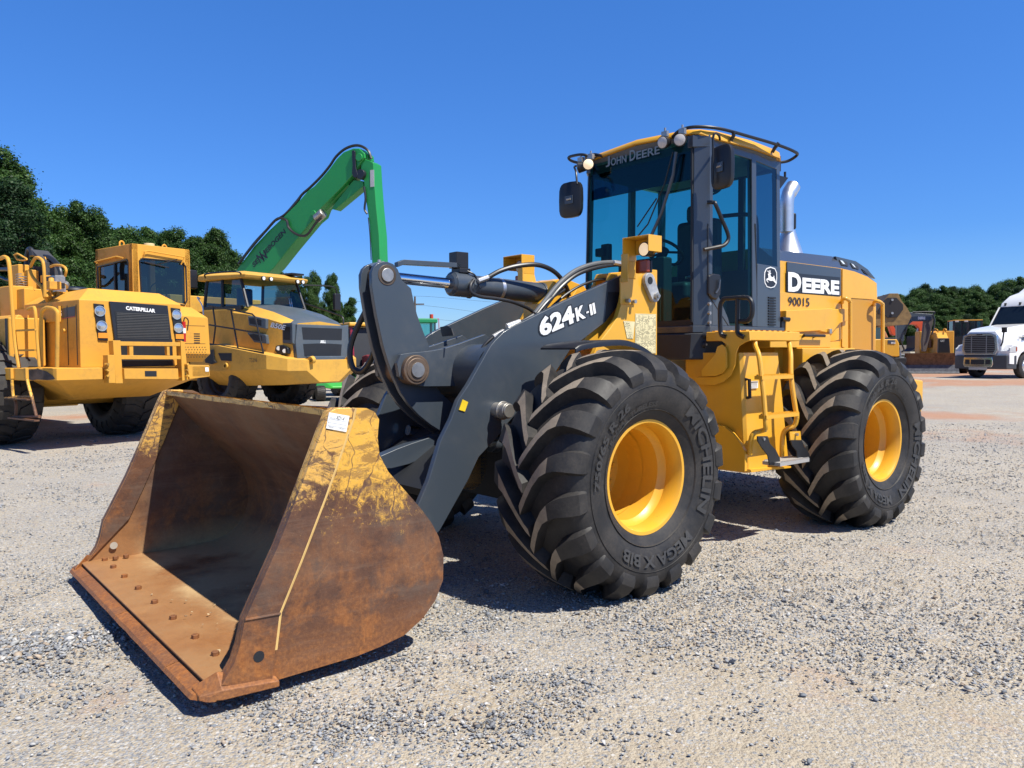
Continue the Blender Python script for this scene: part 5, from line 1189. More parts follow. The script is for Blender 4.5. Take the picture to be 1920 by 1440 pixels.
# mirrors
def mirror(px0, py0, px1, py1, X, tilt, stay):
    a, c = LD.P(px0, py0, 'x', X), LD.P(px1, py1, 'x', X); cy, cz = (a.y + c.y) / 2, (a.z + c.z) / 2; w, h = abs(a.y - c.y) / 2, abs(a.z - c.z) / 2
    q = MB(); P_ = []
    for i in range(20):
        t = 2 * math.pi * i / 20; e = 4; P_.append((w * math.copysign(abs(math.cos(t)) ** (2 / e), math.cos(t)), h * math.copysign(abs(math.sin(t)) ** (2 / e), math.sin(t))))
    q.loft([[(.0, y * .86, z * .9) for y, z in P_], [(-.012, y, z) for y, z in P_], [(-.045, y, z) for y, z in P_], [(-.055, y * .95, z * .96) for y, z in P_]])
    o = q.obj('mirror', M['black'], cabo, ang=40); o.location = (X, cy, cz); o.rotation_euler = (0, 0, tilt)
    q = MB(); q.box(.0, .012, -w * .35, w * .35, -h * .25, h * .2); k = q.obj('mirror_clamp', M['charcoal'], o, bevel=.003)
    q = MB(); q.cyl((.012, -.02, 0), (.02, .03, 0), .010, n=8); q.obj('clamp_screw', M['steel'], k)
    q = MB(); q.tube(stay, .010, 8, sm=4); q.obj('mirror_stay', M['black'], cabo)
lx = lambda px, py, X: LD.P(px, py, 'x', X)
mirror(1049, 345, 1086, 404, -1.42, R(8), [lx(1082, 345, -1.40), lx(1080, 322, -1.42), lx(1078, 312, -1.5), (-1.60, -.62, 3.38)])
mirror(1328, 277, 1372, 349, -1.62, R(-10), [lx(1336, 345, -1.60), lx(1337, 300, -1.6), lx(1337, 260, -1.6), lx(1341, 250, -1.62), lx(1348, 254, -1.7), lx(1350, 262, -1.75)])
q = MB(); q.tube([(-1.60, -.50, 3.42), lx(1094, 290, -1.52), lx(1075, 292, -1.52), lx(1066, 296, -1.54), lx(1075, 303, -1.56), (-1.62, -.60, 3.38)], .014, 8, sm=4); q.obj('far_light_bar', M['black'], cabo)
# wiper
q = MB(); q.tube([lx(1268, 285, -1.60), lx(1262, 330, -1.60), lx(1240, 400, -1.60), lx(1222, 440, -1.58)], .014, 8); wp_ = q.obj('wiper_arm', M['charcoal2'], cabo)
q = MB(); q.tube([lx(1262, 285, -1.60), lx(1246, 345, -1.60), lx(1215, 420, -1.60), lx(1165, 480, -1.60)], .007, 6); q.tube([lx(1231, 372, -1.60), lx(1195, 425, -1.6)], .006, 6); q.obj('wiper_blade', M['black'], wp_)
# interior
q = MB(); q.box(-2.55, -2.0, -.27, .27, 2.05, 2.22); st = q.obj('seat', M['dark'], cabo, bevel=.05, seg=3)
q = MB(); q.box(-2.62, -2.48, -.24, .24, 2.20, 2.86); q.box(-2.60, -2.5, -.14, .14, 2.84, 3.02); q.obj('seat_back', M['dark'], st, bevel=.05, seg=3)
q = MB(); q.box(-2.8, -1.66, -.68, .68, ZB - .02, ZB + .03); q.box(-2.5, -2.1, -.62, -.34, ZB, 2.38); q.box(-2.6, -2.05, -.30, .30, ZB, 2.06); q.box(-1.80, -1.68, -.28, .28, ZB, 2.42); q.obj('cab_floor', M['dark'], cabo, bevel=.02)
c = lx(1250, 455, -1.85); q = MB(); n_ = Vector((-.55, 0, .84)).normalized(); a_ = Vector((0, 1, 0)); b_ = n_.cross(a_); cc = Vector((-1.95, .05, 2.50))
q.tube([cc + a_ * .19 * math.cos(t) + b_ * .19 * math.sin(t) for t in np.linspace(0, 2 * math.pi, 25)[:-1]], .015, 8, closed=True); q.cyl(cc - n_ * .01, cc + n_ * .03, .045, n=14)
for t in (.2, 2.9, 4.7): q.tube([cc, cc + a_ * .19 * math.cos(t) + b_ * .19 * math.sin(t)], .012, 6)
q.cyl(cc, (-1.74, .05, 2.2), .045, n=12); q.obj('steering_wheel', M['dark'], cabo)
c = LD.P(1277, 560, 'x', -1.78); q = MB(); q.cyl((c.x, .58, c.z - .16), (c.x, .58, c.z + .12), .060, n=20); q.cyl((c.x, .58, c.z + .12), (c.x, .58, c.z + .15), .06, .02, n=20); fe = q.obj('fire_extinguisher', M['redpaint'], cabo, bevel=.006)
q = MB(); q.cyl((c.x, .58, c.z - .03), (c.x, .58, c.z + .05), .0612, n=20); q.obj('extinguisher_label', M['white'], fe)
q = MB(); q.tube([(c.x, .58, c.z + .15), (c.x + .02, .56, c.z + .19), (c.x + .10, .52, c.z + .17)], .012, 6); q.tube([(c.x, .58, c.z + .15), (c.x - .03, .6, c.z + .22)], .010, 6); q.obj('extinguisher_lever', M['steel'], fe)
q = MB(); q.box(-1.80, -1.74, -.56, -.46, 2.42, 2.62); q.box(-1.82, -1.70, -.60, -.50, 2.50, 2.58); q.obj('monitor', M['dark'], cabo, bevel=.01)
q = MB(); q.cyl((-2.35, .32, 3.12), (-2.38, .32, 3.10), .08, n=16); q.cyl((-2.3, .32, 3.1), (-2.3, .32, 3.2), .02, n=8); q.obj('cab_fan', M['dark'], cabo)
q = MB(); q.box(-2.845, -2.840, -.30, -.14, 2.80, 3.06); q.obj('window_notice', plain('green grey notice', (.05, .10, .09), .5), cabo)
q = MB(); q.tube([(-2.70, .55, 2.15), (-2.70, .55, 2.75), (-2.66, .50, 2.86), (-2.6, .2, 2.88)], .02, 8, sm=4); q.obj('interior_rail', M['dark'], cabo)
q = MB(); a = dl(975, 1020, .74); q.cyl((a.x + .02, .73, a.z), (a.x - .10, .73, a.z), .022, n=12); q.prism([(a.x + .02, a.z), (a.x - .09, a.z), (a.x + .0, a.z - .16), (a.x + .02, a.z - .16)], 'y', .68, .73); q.obj('rear_bumper_stop', M['black'], cabo)
q = MB(); a = LD.P(1462, 335, 'y', .60); q.prism([(a.x + .06, a.z + .03), (a.x - .15, a.z + .03), (a.x + .04, a.z - .14)], 'y', .55, .60); q.cyl((a.x - .14, .57, a.z), (a.x - .14, .57, a.z + .09), .012, n=8); q.obj('rear_light_bracket', M['black'], cabo)
# ================================================================ MACHINES ON THE LEFT
def big_tyre(name, R_, w, hub, mat='rubberfar', nl=22, hubmat='cat', parent=None, lug=.05):
    """wide earthmover tyre with staggered block lugs; axle along y"""
    b = MB(); h = w / 2
    b.lathe([(R_ * .5, h * .78), (R_ * .53, h * .9), (R_ * .62, h), (R_ * .78, h * 1.02), (R_ * .90, h * .95), (R_ * .955, h * .8), (R_ * .965, 0), (R_ * .955, -h * .8), (R_ * .90, -h * .95), (R_ * .78, -h * 1.02), (R_ * .62, -h), (R_ * .53, -h * .9), (R_ * .5, -h * .78)], (0, 0, 0), (0, 1, 0), 44)
    for s in (1, -1):
        for i in range(nl):
            a = 2 * math.pi * (i + (.5 if s > 0 else 0)) / nl; d = math.pi / nl * .56
            for (t0, t1, r0, r1, da) in ((.02, .42, 1.0, .995, .10), (.42, .86, .995, .97, .0), (.86, 1.06, .97, .80, .0)):
                vs = []
                for t, rr, aa in ((t0, r0, a + da), (t1, r1, a + (0 if da else 0))):
                    for k in (-1, 1):
                        for rad in (R_ * rr - (0 if t < 1 else 0), R_ * (rr - .10)):
                            an = aa + k * d; vs.append((rad * math.sin(an), s * h * t, rad * math.cos(an)))
                b.hexa([vs[0], vs[1], vs[3], vs[2], vs[4], vs[5], vs[7], vs[6]])
    b.k = 1
    b.lathe([(R_ * .50, h * .80), (R_ * .49, h * .6), (R_ * .44, h * .5), (R_ * .40, h * .1), (R_ * .2, 0), (.001, 0)], (0, 0, 0), (0, 1, 0), 32)
    b.lathe([(R_ * .50, -h * .80), (R_ * .49, -h * .6), (R_ * .44, -h * .5), (R_ * .40, -h * .1), (R_ * .2, 0), (.001, 0)], (0, 0, 0), (0, 1, 0), 32)
    return b.mesh(name, [M[mat], M[hubmat]])
def put(me, name, loc, parent, rot=(0, 0, 0), scale=(1, 1, 1)):
    o = bpy.data.objects.new(name, me); COL.objects.link(o); o.parent = parent; o.location = loc; o.rotation_euler = rot; o.scale = scale; return o
GT = big_tyre('wheel', .94, .84, .5, hubmat='dark')
# ---- scraper tractor
SF = Frame(-8.0, 14.8, R(-37)); sc = SF.root('scraper_tractor')
tag(sc, 'boxy yellow scraper tractor with black front grille at the far left, facing the camera', 'scraper')
def sp(px, py, ax, v): return SF.P(px, py, ax, v)
def spl(pts, ax, v, ox=0, oy=0, k=1): return SF.poly(pts, ax, v, ox, oy, k)
CY = M['cat']
put(GT, 'wheel', (-.25, .75, .94), sc); put(GT, 'wheel', (-.25, -1.42, .94), sc)
q = MB(); q.cyl((-.25, -1.3, .94), (-.25, .8, .94), .3, n=20); q.box(-.8, .3, -.5, .3, .75, 1.2); q.obj('axle', CY, sc)
# deck round the front: a broad box with chamfered corners
q = MB(); q.prism([(-1.6, -1.62), (1.30, -1.62), (2.0, -1.40), (2.0, -.68), (1.75, -.66), (1.75, .9), (2.0, .92), (2.0, 1.28), (1.2, 1.45), (-1.2, 1.45)], 'z', 1.16, 1.36)
dk_ = q.obj('deck', CY, sc, bevel=.012)
q = MB(); q.loft([[(-1.3, -1.1, 1.16), (1.85, -1.35, 1.16), (1.95, 1.1, 1.16), (-1.3, 1.1, 1.16)], [(-1.0, -.75, .72), (1.0, -.70, .80), (1.1, .6, .80), (-1.0, .6, .72)]]); q.obj('belly_guard', CY, sc, bevel=.01)
sp_pts = [(1.36, 1.20), (1.42, 1.33), (1.62, 1.35), (1.80, 1.31), (1.93, 1.24), (1.97, 1.19), (1.82, 1.17), (1.60, 1.18), (1.50, 1.165)]
q = MB(); f_ = lambda x: -1.62 + (x - 1.30) * .3143
q.add([(x, f_(x) - .004, z) for x, z in sp_pts], [tuple(range(len(sp_pts)))]); q.obj('rubbed_patch', plain('scraped dark steel', (.07, .055, .05), .6, .3, var=.6), dk_, smooth=False)
# engine box
q = MB()
hd = [(1.55, -.83), (1.60, -.62), (1.60, .96), (1.45, 1.0), (-.6, 1.0), (-.6, -.83)]
q.loft([[(x, y, 1.36) for x, y in hd], [(x, y, 2.50) for x, y in hd], [(1.30, -.56, 2.72), (1.32, -.50, 2.72), (1.32, .70, 2.70), (1.2, .75, 2.70), (-.6, .75, 2.70), (-.6, -.56, 2.66)]])
hood = q.obj('engine_hood', CY, sc, bevel=.01, ang=25)
# grille surround, mesh and slats
g0 = spl([(205, 565), (314, 573), (322, 640), (215, 638)], 'x', 1.63)
q = MB(); q.prism(g0, 'x', 1.601, 1.64); gr = q.obj('grille_surround', M['letterdark'], hood, bevel=.006)
g1 = spl([(215, 583), (312, 589), (319, 636), (222, 636)], 'x', 1.64)
q = MB(); q.prism(g1, 'x', 1.6405, 1.645); q.obj('grille_mesh', M['dark'], gr)
y0, y1 = min(p[0] for p in g1) + .03, max(p[0] for p in g1) - .03; z0, z1 = min(p[1] for p in g1) + .02, max(p[1] for p in g1) - .04
q = MB()
for i in range(16): z = z0 + (z1 - z0) * i / 15; q.box(1.645, 1.652, y0, y1, z, z + .008)
q.obj('grille_slats', plain('dusty grille wire', (.10, .10, .095), .6), gr)
A, B, T_ = sp(236, 581, 'x', 1.645), sp(291, 586.5, 'x', 1.645), sp(236, 574, 'x', 1.645)
vs, fs = text_fit('CATERPILLAR', (B - A).length, (T_ - A).length * 1.05, bold=.05, extrude=0)
q = MB(); q.add(place2d(vs, A + Vector((.003, 0, 0)), (B - A).normalized(), (0, 0, 1)), fs); q.obj('maker_lettering', M['white'], gr, smooth=False)
for (a, b, c, d) in (((175, 569), (194, 571), (202, 639), (184, 638)), ((320, 577), (337, 579), (345, 640), (329, 639))):
    P_ = spl([a, b, c, d], 'x', 1.61); q = MB(); q.prism(P_, 'x', 1.601, 1.625); lb = q.obj('lamp_panel', M['black'], hood, bevel=.004)
    yc = lambda t: (P_[0][0] + P_[1][0]) / 2 * (1 - t) + (P_[2][0] + P_[3][0]) / 2 * t; zc = lambda t: P_[0][1] * (1 - t) + P_[2][1] * t
    for t in (.20, .60):
        q = MB(); q.lathe([(.001, .012), (.05, .010), (.078, .004), (.08, .016), (.09, .016), (.092, 0)], (1.626, yc(t), zc(t)), (1, 0, 0), 20, caps=False); q.obj('headlight', plain('sealed beam', (.55, .56, .57), .12, .75, var=.25), lb)
    q = MB(); q.box(1.626, 1.636, yc(.86) - .08, yc(.86) + .08, zc(.86) - .045, zc(.86) + .045); q.obj('turn_signal', M['amberlit'], lb, bevel=.004)
# front guard frame
q = MB(); F4 = (160, 600, .1597)
q.prism(spl([(320, 240), (410, 240), (440, 745), (355, 745)], 'x', 1.95, *F4), 'x', 1.80, 1.96)
gf = q.obj('front_guard', CY, sc, bevel=.006)
q = MB(); q.prism(spl([(1115, 240), (1165, 260), (1205, 700), (1135, 715)], 'x', 1.95, *F4), 'x', 1.80, 1.96); q.obj('guard_upright', CY, gf, bevel=.006)
q = MB(); q.prism(spl([(235, 410), (315, 410), (330, 740), (250, 740)], 'x', 1.95, *F4), 'x', 1.86, 2.03); q.obj('bolt_plate', CY, gf, bevel=.006)
for nm, pts, x0, x1 in (('guard_bar', [(410, 252), (1115, 262), (1115, 308), (410, 302)], 1.86, 1.955), ('guard_bar', [(420, 412), (1120, 420), (1122, 462), (422, 462)], 1.86, 1.955), ('push_beam', [(430, 570), (1065, 570), (1072, 695), (437, 692)], 1.70, 2.02)):
    q = MB(); q.prism(spl(pts, 'x', 1.95, *F4), 'x', x0, x1); q.obj(nm, CY, gf, bevel=.006)
for pts in ([(515, 302), (560, 304), (562, 414), (518, 412)], [(955, 305), (985, 306), (990, 415), (960, 414)]): q = MB(); q.prism(spl(pts, 'x', 1.94, *F4), 'x', 1.87, 1.945); q.obj('guard_post', CY, gf)
q = MB(); q.prism(spl([(697, 598), (835, 598), (837, 662), (700, 662)], 'x', 2.02, *F4), 'x', 2.0205, 2.024); q.obj('tow_slot', M['dark'], gf)
q = MB(); q.box(1.60, 1.66, -.30, .75, 1.37, 1.85); q.obj('lower_screen', M['dark'], gf)
for i in range(4):
    for (x_, z0_) in ((262, 520), (1200, 520)):
        if i < 3: c = sp(160 + (x_ + 2 * i) * .1597, 600 + (z0_ + i * 68) * .1597, 'x', 2.03); q = MB(); q.cyl((1.95, c.y, c.z), (2.05, c.y, c.z), .022, n=8); q.obj('guard_bolt', M['rust'], gf)
q = MB(); q.prism(spl([(1195, 525), (1455, 530), (1460, 665), (1225, 695)], 'x', 2.0, *F4), 'x', 1.3, 2.0); q.obj('corner_beam', CY, sc, bevel=.01)
P_ = spl([(1405, 555), (1445, 556), (1447, 605), (1408, 605)], 'x', 2.0, *F4); q = MB(); q.prism(P_, 'x', 2.001, 2.006); q.obj('lot_sticker', M['white'], sc)
# cab side locker
q = MB(); q.hexa([(.62, 1.2, 2.35), (.62, 2.12, 2.32), (-.5, 2.12, 2.32), (-.5, 1.2, 2.35), (.62, 1.2, 1.60), (.62, 2.16, 1.58), (-.5, 2.16, 1.58), (-.5, 1.2, 1.60)]); q.hexa([(.62, 1.2, 2.35), (.62, 2.12, 2.32), (-.5, 2.12, 2.32), (-.5, 1.2, 2.35), (.3, 1.2, 2.56), (.3, 1.95, 2.54), (-.5, 1.95, 2.54), (-.5, 1.2, 2.56)])
q.hexa([(.62, 1.2, 1.60), (.62, 2.16, 1.58), (-.5, 2.16, 1.58), (-.5, 1.2, 1.60), (.50, 1.2, 1.42), (.50, 2.05, 1.42), (-.5, 2.05, 1.42), (-.5, 1.2, 1.42)])
lk_ = q.obj('side_locker', CY, sc, bevel=.008)
q = MB()
for j in range(5):
    for i in range(11): y = 1.42 + i * .062 + (j % 2) * .02; z = 1.72 - j * .05; q.cyl((.6205, y, z), (.624, y, z), .011, n=8)
q.obj('vent_holes', M['dark'], lk_)['kind'] = 'stuff'
q = MB()
for i in range(5): q.box(.6205, .625, 1.80, 1.93, 1.80 + i * .045, 1.82 + i * .045)
q.obj('louvres', M['dark'], lk_)
for z in (2.15, 1.79): q = MB(); q.box(.6205, .624, 1.35, 2.05, z, z + .006); q.obj('door_seam', M['dark'], lk_)
fx = bpy.data.objects.new('x', None); bpy.data.objects.remove(fx)
c = sp(346, 620, 'x', .75); q = MB(); q.cyl((.72, c.y, c.z - .22), (.72, c.y, c.z + .18), .04, n=12); fe = q.obj('fire_extinguisher', M['redpaint'], sc); q = MB(); q.cyl((.72, c.y, c.z - .05), (.72, c.y, c.z + .05), .0415, n=12); q.obj('extinguisher_label', M['white'], fe); q = MB(); q.tube([(.72, c.y, c.z + .18), (.74, c.y + .02, c.z + .26), (.74, c.y + .09, c.z + .2), (.73, c.y + .07, c.z)], .012, 6, sm=4); q.obj('extinguisher_hose', M['black'], fe)
# cab
cx, cy0, cy1, cb, ctp = .30, .74, 1.94, 2.50, 3.72
q = MB(); q.box(-1.18, cx, cy0, cy1, ctp - .12, ctp); q.box(-1.14, cx - .04, cy0 + .04, cy1 - .04, 1.4, 2.52)
for (x, y) in ((cx - .12, cy0), (cx - .12, cy1 - .12), (-1.18, cy0), (-1.18, cy1 - .12)): q.box(x, x + .12, y, y + .12, cb - .1, ctp)
q.ring([(cy0, cb - .1), (cy1, cb - .1), (cy1, ctp - .1), (cy0, ctp - .1)], [(cy0 + .16, cb + .22), (cy1 - .10, cb + .10), (cy1 - .10, ctp - .28), (cy0 + .16, ctp - .28)], 'x', cx - .03, cx)
q.ring([(-1.18, cb - .1), (cx, cb - .1), (cx, ctp - .1), (-1.18, ctp - .1)], [(-1.08, cb + .25), (cx - .16, cb + .1), (cx - .16, ctp - .30), (-1.08, ctp - .36)], 'y', cy0, cy0 + .03)
sc_cab = q.obj('cab', CY, sc, bevel=.012)
q = MB(); q.add([(cx - .02, cy0 + .15, cb + .02), (cx - .02, cy1 - .09, cb + .02), (cx - .02, cy1 - .09, ctp - .25), (cx - .02, cy0 + .15, ctp - .25)], [(0, 1, 2, 3)]); q.obj('windscreen', M['glassdark'], sc_cab, smooth=False)
q = MB(); q.tube([(cx + .004, cy0 + .17, cb), (cx + .004, cy0 + .14, ctp - .32), (cx + .004, cy0 + .20, ctp - .27), (cx + .004, cy1 - .18, ctp - .27), (cx + .004, cy1 - .10, ctp - .35), (cx + .004, cy1 - .09, cb + .18), (cx + .004, cy1 - .14, cb + .08), (cx + .004, cy0 + .4, cb + .14)], .016, 6, closed=True); q.obj('window_gasket', M['black'], sc_cab)
q = MB(); q.add([(-1.08, cy0 + .02, cb + .05), (cx - .15, cy0 + .02, cb + .05), (cx - .15, cy0 + .02, ctp - .29), (-1.08, cy0 + .02, ctp - .35)], [(0, 1, 2, 3)]); q.obj('side_window', glass('scraper side glass', (.35, .38, .36), .10), sc_cab, smooth=False)
q = MB(); q.tube([(-1.07, cy0 - .004, cb + .2), (-1.07, cy0 - .004, ctp - .36), (cx - .2, cy0 - .004, ctp - .30), (cx - .15, cy0 - .004, ctp - .36), (cx - .15, cy0 - .004, cb + .15)], .016, 6); q.box(-.42, -.38, cy0 - .01, cy0 + .01, cb + .1, ctp - .32); q.obj('window_gasket', M['black'], sc_cab)
q = MB(); q.box(-.6, -.2, 1.1, 1.5, 2.4, 2.7); q.box(-.7, -.55, 1.1, 1.5, 2.6, 3.2); q.obj('seat', plain('grey green seat', (.16, .21, .18), .7), sc_cab, bevel=.04)
q = MB(); q.box(-1.1, .1, .8, 1.85, 2.5, 2.55); q.box(-1.16, -1.12, .8, 1.9, 2.5, 3.6); q.obj('cab_back', M['dark'], sc_cab)
q = MB(); q.tube([(-.05, 1.45 + .18 * math.cos(t), 2.86 + .17 * math.sin(t)) for t in np.linspace(0, 6.283, 17)[:-1]], .014, 6, closed=True); q.obj('steering_wheel', M['dark'], sc_cab)
q = MB(); q.tube([(cx + .02, 1.65, 3.50), (cx + .06, 1.60, 3.48), (cx + .05, 1.2, 3.34)], .010, 6); q.tube([(cx + .05, .95, 3.38), (cx + .05, 1.45, 3.31)], .012, 6); q.obj('wiper', M['black'], sc_cab)
q = MB(); q.tube([(cx + .01, cy0 + .22, 3.46), (cx + .05, cy0 + .22, 3.58), (cx + .05, cy0 + .3, 3.60), (cx + .05, cy1 - .15, 3.55), (cx + .01, cy1 - .2, 3.40)], .014, 6); q.obj('grab_bar', CY, sc_cab)
q = MB(); q.tube([(-1.1, cy0 - .005, 3.44), (-1.1, cy0 - .04, 3.46), (-.2, cy0 - .05, 3.50), (.0, cy0 - .03, 3.46)], .018, 6); q.obj('rain_rail', CY, sc_cab)
q = MB(); q.cyl((-.1, 1.3, ctp), (-.1, 1.3, ctp + .09), .10, n=20); q.obj('cab_vent', plain('cream cap', (.62, .52, .28), .6), sc_cab, bevel=.01)
for x, y in ((-.25, cy0 + .08), (-.1, 1.62)): q = MB(); q.tube([(x, y - .04, ctp), (x, y - .04, ctp + .07), (x, y, ctp + .10), (x, y + .04, ctp + .07), (x, y + .04, ctp)], .016, 6, sm=3); q.obj('lifting_eye', CY, sc_cab)
# side panel of the hood: doors, model plate
hs = -.832
def hsx(pts): return spl(pts, 'y', hs)
q = MB(); q.prism(hsx([(87, 584), (141, 574), (141, 594), (87, 605)]), 'y', hs - .004, hs); mp = q.obj('model_plate', plain('brown black vinyl', (.03, .022, .02), .4), hood)
q = MB(); q.prism(hsx([(87, 602.5), (141, 592.5), (141, 594), (87, 604)]), 'y', hs - .006, hs - .0045); q.obj('red_stripe', plain('red stripe', (.45, .03, .04), .4), mp)
A, B, T_ = sp(93, 597, 'y', hs), sp(117, 592.5, 'y', hs), sp(93, 586.5, 'y', hs)
vs, fs = text_fit('621G', (B - A).length, (T_ - A).length, bold=.03, extrude=0); q = MB(); q.add(place2d(vs, A - Vector((0, .007, 0)), (B - A).normalized(), (0, 0, 1)), fs); q.obj('model_number', M['white'], mp, smooth=False)
for xx in (86, 126, 143): a, c = sp(xx, 580, 'y', hs), sp(xx + 3, 685, 'y', hs); q = MB(); q.box(a.x - .008, a.x + .008, hs - .006, hs, 1.4, 2.42); q.obj('door_seam', M['dark'], hood)
a = sp(122, 620, 'y', hs); q = MB(); q.cyl((a.x, hs, a.z), (a.x, hs - .04, a.z), .035, n=12); q.obj('door_latch', CY, hood)
q = MB(); q.lathe([(.001, .10), (.2, .09), (.30, .06), (.33, .02), (.32, 0), (.25, -.02), (.22, -.12)], (sp(138, 540, 'y', .1).x, .1, 2.80), (0, 0, 1), 32); q.obj('air_cleaner_cap', M['black'], sc)
# rear side tank, railings, ladder and hanging steps on the right side
q = MB(); q.box(-1.6, .42, -1.48, -.9, 1.37, 2.22); q.cyl((-1.6, -1.3, 2.2), (.40, -1.3, 2.2), .07, n=14); tk = q.obj('side_tank', CY, sc, bevel=.03)
for k, x in enumerate((-.1, .35)):
    q = MB(); q.box(x - .03, x + .03, -1.50, -1.482, 1.4, 2.2); q.obj('tank_strap', M['dark'], tk)
q = MB(); q.box(-1.2, .9, -.88, -.84, 2.15, 2.42); q.box(-1.2, -.3, -.9, .6, 2.1, 2.30); q.obj('rear_cover', CY, sc)
def rail(pts, y, r=.028, nm='handrail', sm=5):
    q = MB(); q.tube([sp(a, b, 'y', y if len(p_) < 3 else p_[2]) for p_ in pts for a, b in [p_[:2]]], r, 10, sm=sm); return q.obj(nm, CY, sc)
rail([(0, 485), (10, 482), (17, 495), (22, 560), (28, 640), (36, 690)], -1.55, .032)
rail([(52, 580), (60, 577), (66, 583), (70, 640), (74, 688)], -1.50, .026)
rail([(78, 688), (77, 600), (82, 580), (94, 577), (106, 583), (108, 600), (107, 688)], -1.45, .03)
rail([(57, 500), (66, 484), (77, 486), (82, 500), (84, 556), (79, 540), (62, 520), (56, 506)], -1.2, .026)
rail([(95, 500), (104, 497), (118, 499), (124, 506), (122, 518)], -.8, .022)
for z in (620, 657): a, c = sp(30, z, 'y', -1.52), sp(70, z, 'y', -1.50); q = MB(); q.box(a.x, c.x, -1.54, -1.48, a.z - .015, a.z + .015); q.obj('ladder_rung', CY, sc)
for k in (0, 1):
    X_ = (22, 50)[k]; pts = [(X_, 705), (X_ + (1, 3)[k], 720), (X_ + (3, 9)[k], 742), (X_ + (8, 13)[k], 758), (X_ + (7, 19)[k], 783)]
    q = MB(); q.tube([sp(*p, 'y', -1.64) for p in pts], .024, 8, sm=4); q.obj('step_cable', M['rust'], sc)
for (xa, xb, z) in ((18, 60, 745), (24, 74, 782)): a, c = sp(xa, z, 'y', -1.64), sp(xb, z - 1, 'y', -1.64); q = MB(); q.cyl((a.x, -1.64, a.z), (c.x, -1.64, c.z), .025, n=10); q.box(min(a.x, c.x), max(a.x, c.x), -1.72, -1.64, a.z - .02, a.z + .005); q.obj('hanging_step', M['rustfront'], sc)
for xx in (22, 50): a = sp(xx, 705, 'y', -1.64); q = MB(); q.box(a.x - .04, a.x + .04, -1.67, -1.62, a.z - .05, a.z + .13); q.obj('step_bracket', CY, sc, bevel=.01)
# the tangle of hydraulics behind the hood
HZ = Frame(-8.0, 14.8, R(-37)); rr = random.Random(3)
gp = lambda x, y, v=-.2: sp(x, y, 'y', v)
q = MB()
for (x0, y0, x1, y1, v0, v1) in ((18, 495, 34, 545, -.6, -.4), (20, 540, 45, 600, -.8, -.3), (40, 505, 52, 560, -.5, -.3), (0, 535, 20, 600, -.9, -.5), (48, 545, 62, 600, -.6, -.3)):
    a, c = gp(x0, y1, v0), gp(x1, y0, v0); q.box(min(a.x, c.x), max(a.x, c.x), v0, v1, a.z, c.z)
hb = q.obj('valve_frame', CY, sc, bevel=.02)
q = MB(); q.prism(spl([(84, 482), (90, 482), (96, 500), (99, 552), (88, 552)], 'y', -.2), 'y', -.26, -.2); tw2 = q.obj('hose_tower', CY, hb, bevel=.01)
for i in range(5): c = sp(90 + i * .8, 490 + i * 11, 'y', -.262); q = MB(); q.cyl((c.x, -.262, c.z), (c.x, -.266, c.z), .022, n=8); q.obj('bolt_hole', M['dark'], tw2)
for i in range(78):
    x, y, v = rr.uniform(-2, 66), rr.uniform(528, 618), rr.uniform(-.9, -.2)
    if i > 55: x, y = rr.uniform(84, 122), rr.uniform(520, 556); a = gp(x, y, v); q = MB(); k = rr.random()
    if k < .5: q.cyl(a, a + Vector((rr.uniform(-.1, .1), rr.uniform(-.12, .12), rr.uniform(-.14, .14))), rr.uniform(.03, .07), n=10)
    else: d = rr.uniform(.04, .1); q.box(a.x - d, a.x + d * rr.uniform(.5, 1.5), a.y - d, a.y + d, a.z - d * .7, a.z + d * .7)
    q.obj('valve_block', [CY, M['steel'], M['dark'], CY][i % 4], hb, bevel=.006)
for i in range(9):
    q = MB(); a = gp(40, 520 + i * 4.5, -.6); q.tube([a + Vector((.09 * math.cos(t), .09 * math.sin(t), .01 * t)) for t in np.linspace(0, 6.0, 12)], .010, 5); q.obj('spring_coil', M['steel'], hb)
for pts, r in (([(52, 512), (50, 490), (53, 470), (58, 468), (60, 480)], .05), ([(81, 481), (92, 483), (104, 492), (112, 505), (115, 520)], .045), ([(0, 505), (14, 505), (20, 507)], .04), ([(0, 520), (20, 525), (36, 508), (44, 498)], .03), ([(-4, 540), (14, 544), (26, 560)], .03)):
    q = MB(); q.tube([gp(*p) for p in pts], r, 10, sm=5); q.obj('hydraulic_hose', M['hose'], sc)
q = MB(); q.tube([gp(*p, -.5) for p in ((27, 478), (33, 476), (44, 482), (50, 486), (42, 488), (32, 486))], .02, 6, sm=4, closed=True); q.obj('steering_link_ring', CY, sc)
q = MB(); a, c = gp(63, 470, -.3), gp(88, 552, -.3); q.prism(spl([(64, 468), (87, 492), (89, 552), (85, 552), (84, 495), (70, 480)], 'y', -.3), 'y', -.35, -.05); q.cyl(gp(75, 558, -.15), gp(75, 500, -.15), .12, n=20); q.obj('exhaust_muffler', plain('dark grey muffler', (.05, .05, .055), .6), sc)
q = MB(); q.cyl(gp(93, 548, -.1), gp(104, 548, -.1), .09, n=20); q.obj('filter_can', CY, sc, bevel=.02)
c = gp(115, 520, -.2); q = MB(); q.cyl((c.x, -.2, c.z - .06), (c.x, -.2, c.z + .04), .055, n=12); q.obj('hose_clamp', M['steel'], sc)
# low draft frame running back from the tractor
q = MB(); q.box(-5.5, -1.3, -1.25, 1.3, .95, 1.9); q.prism([(-7.5, .4), (-3.8, .4), (-3.2, 1.2), (-3.4, 2.3), (-7.5, 2.3)], 'y', -1.5, 1.5); q.obj('scraper_bowl', CY, sc, bevel=.02)
put(GT, 'wheel', (-8.3, 1.1, .94), sc); put(GT, 'wheel', (-8.3, -1.1, .94), sc)

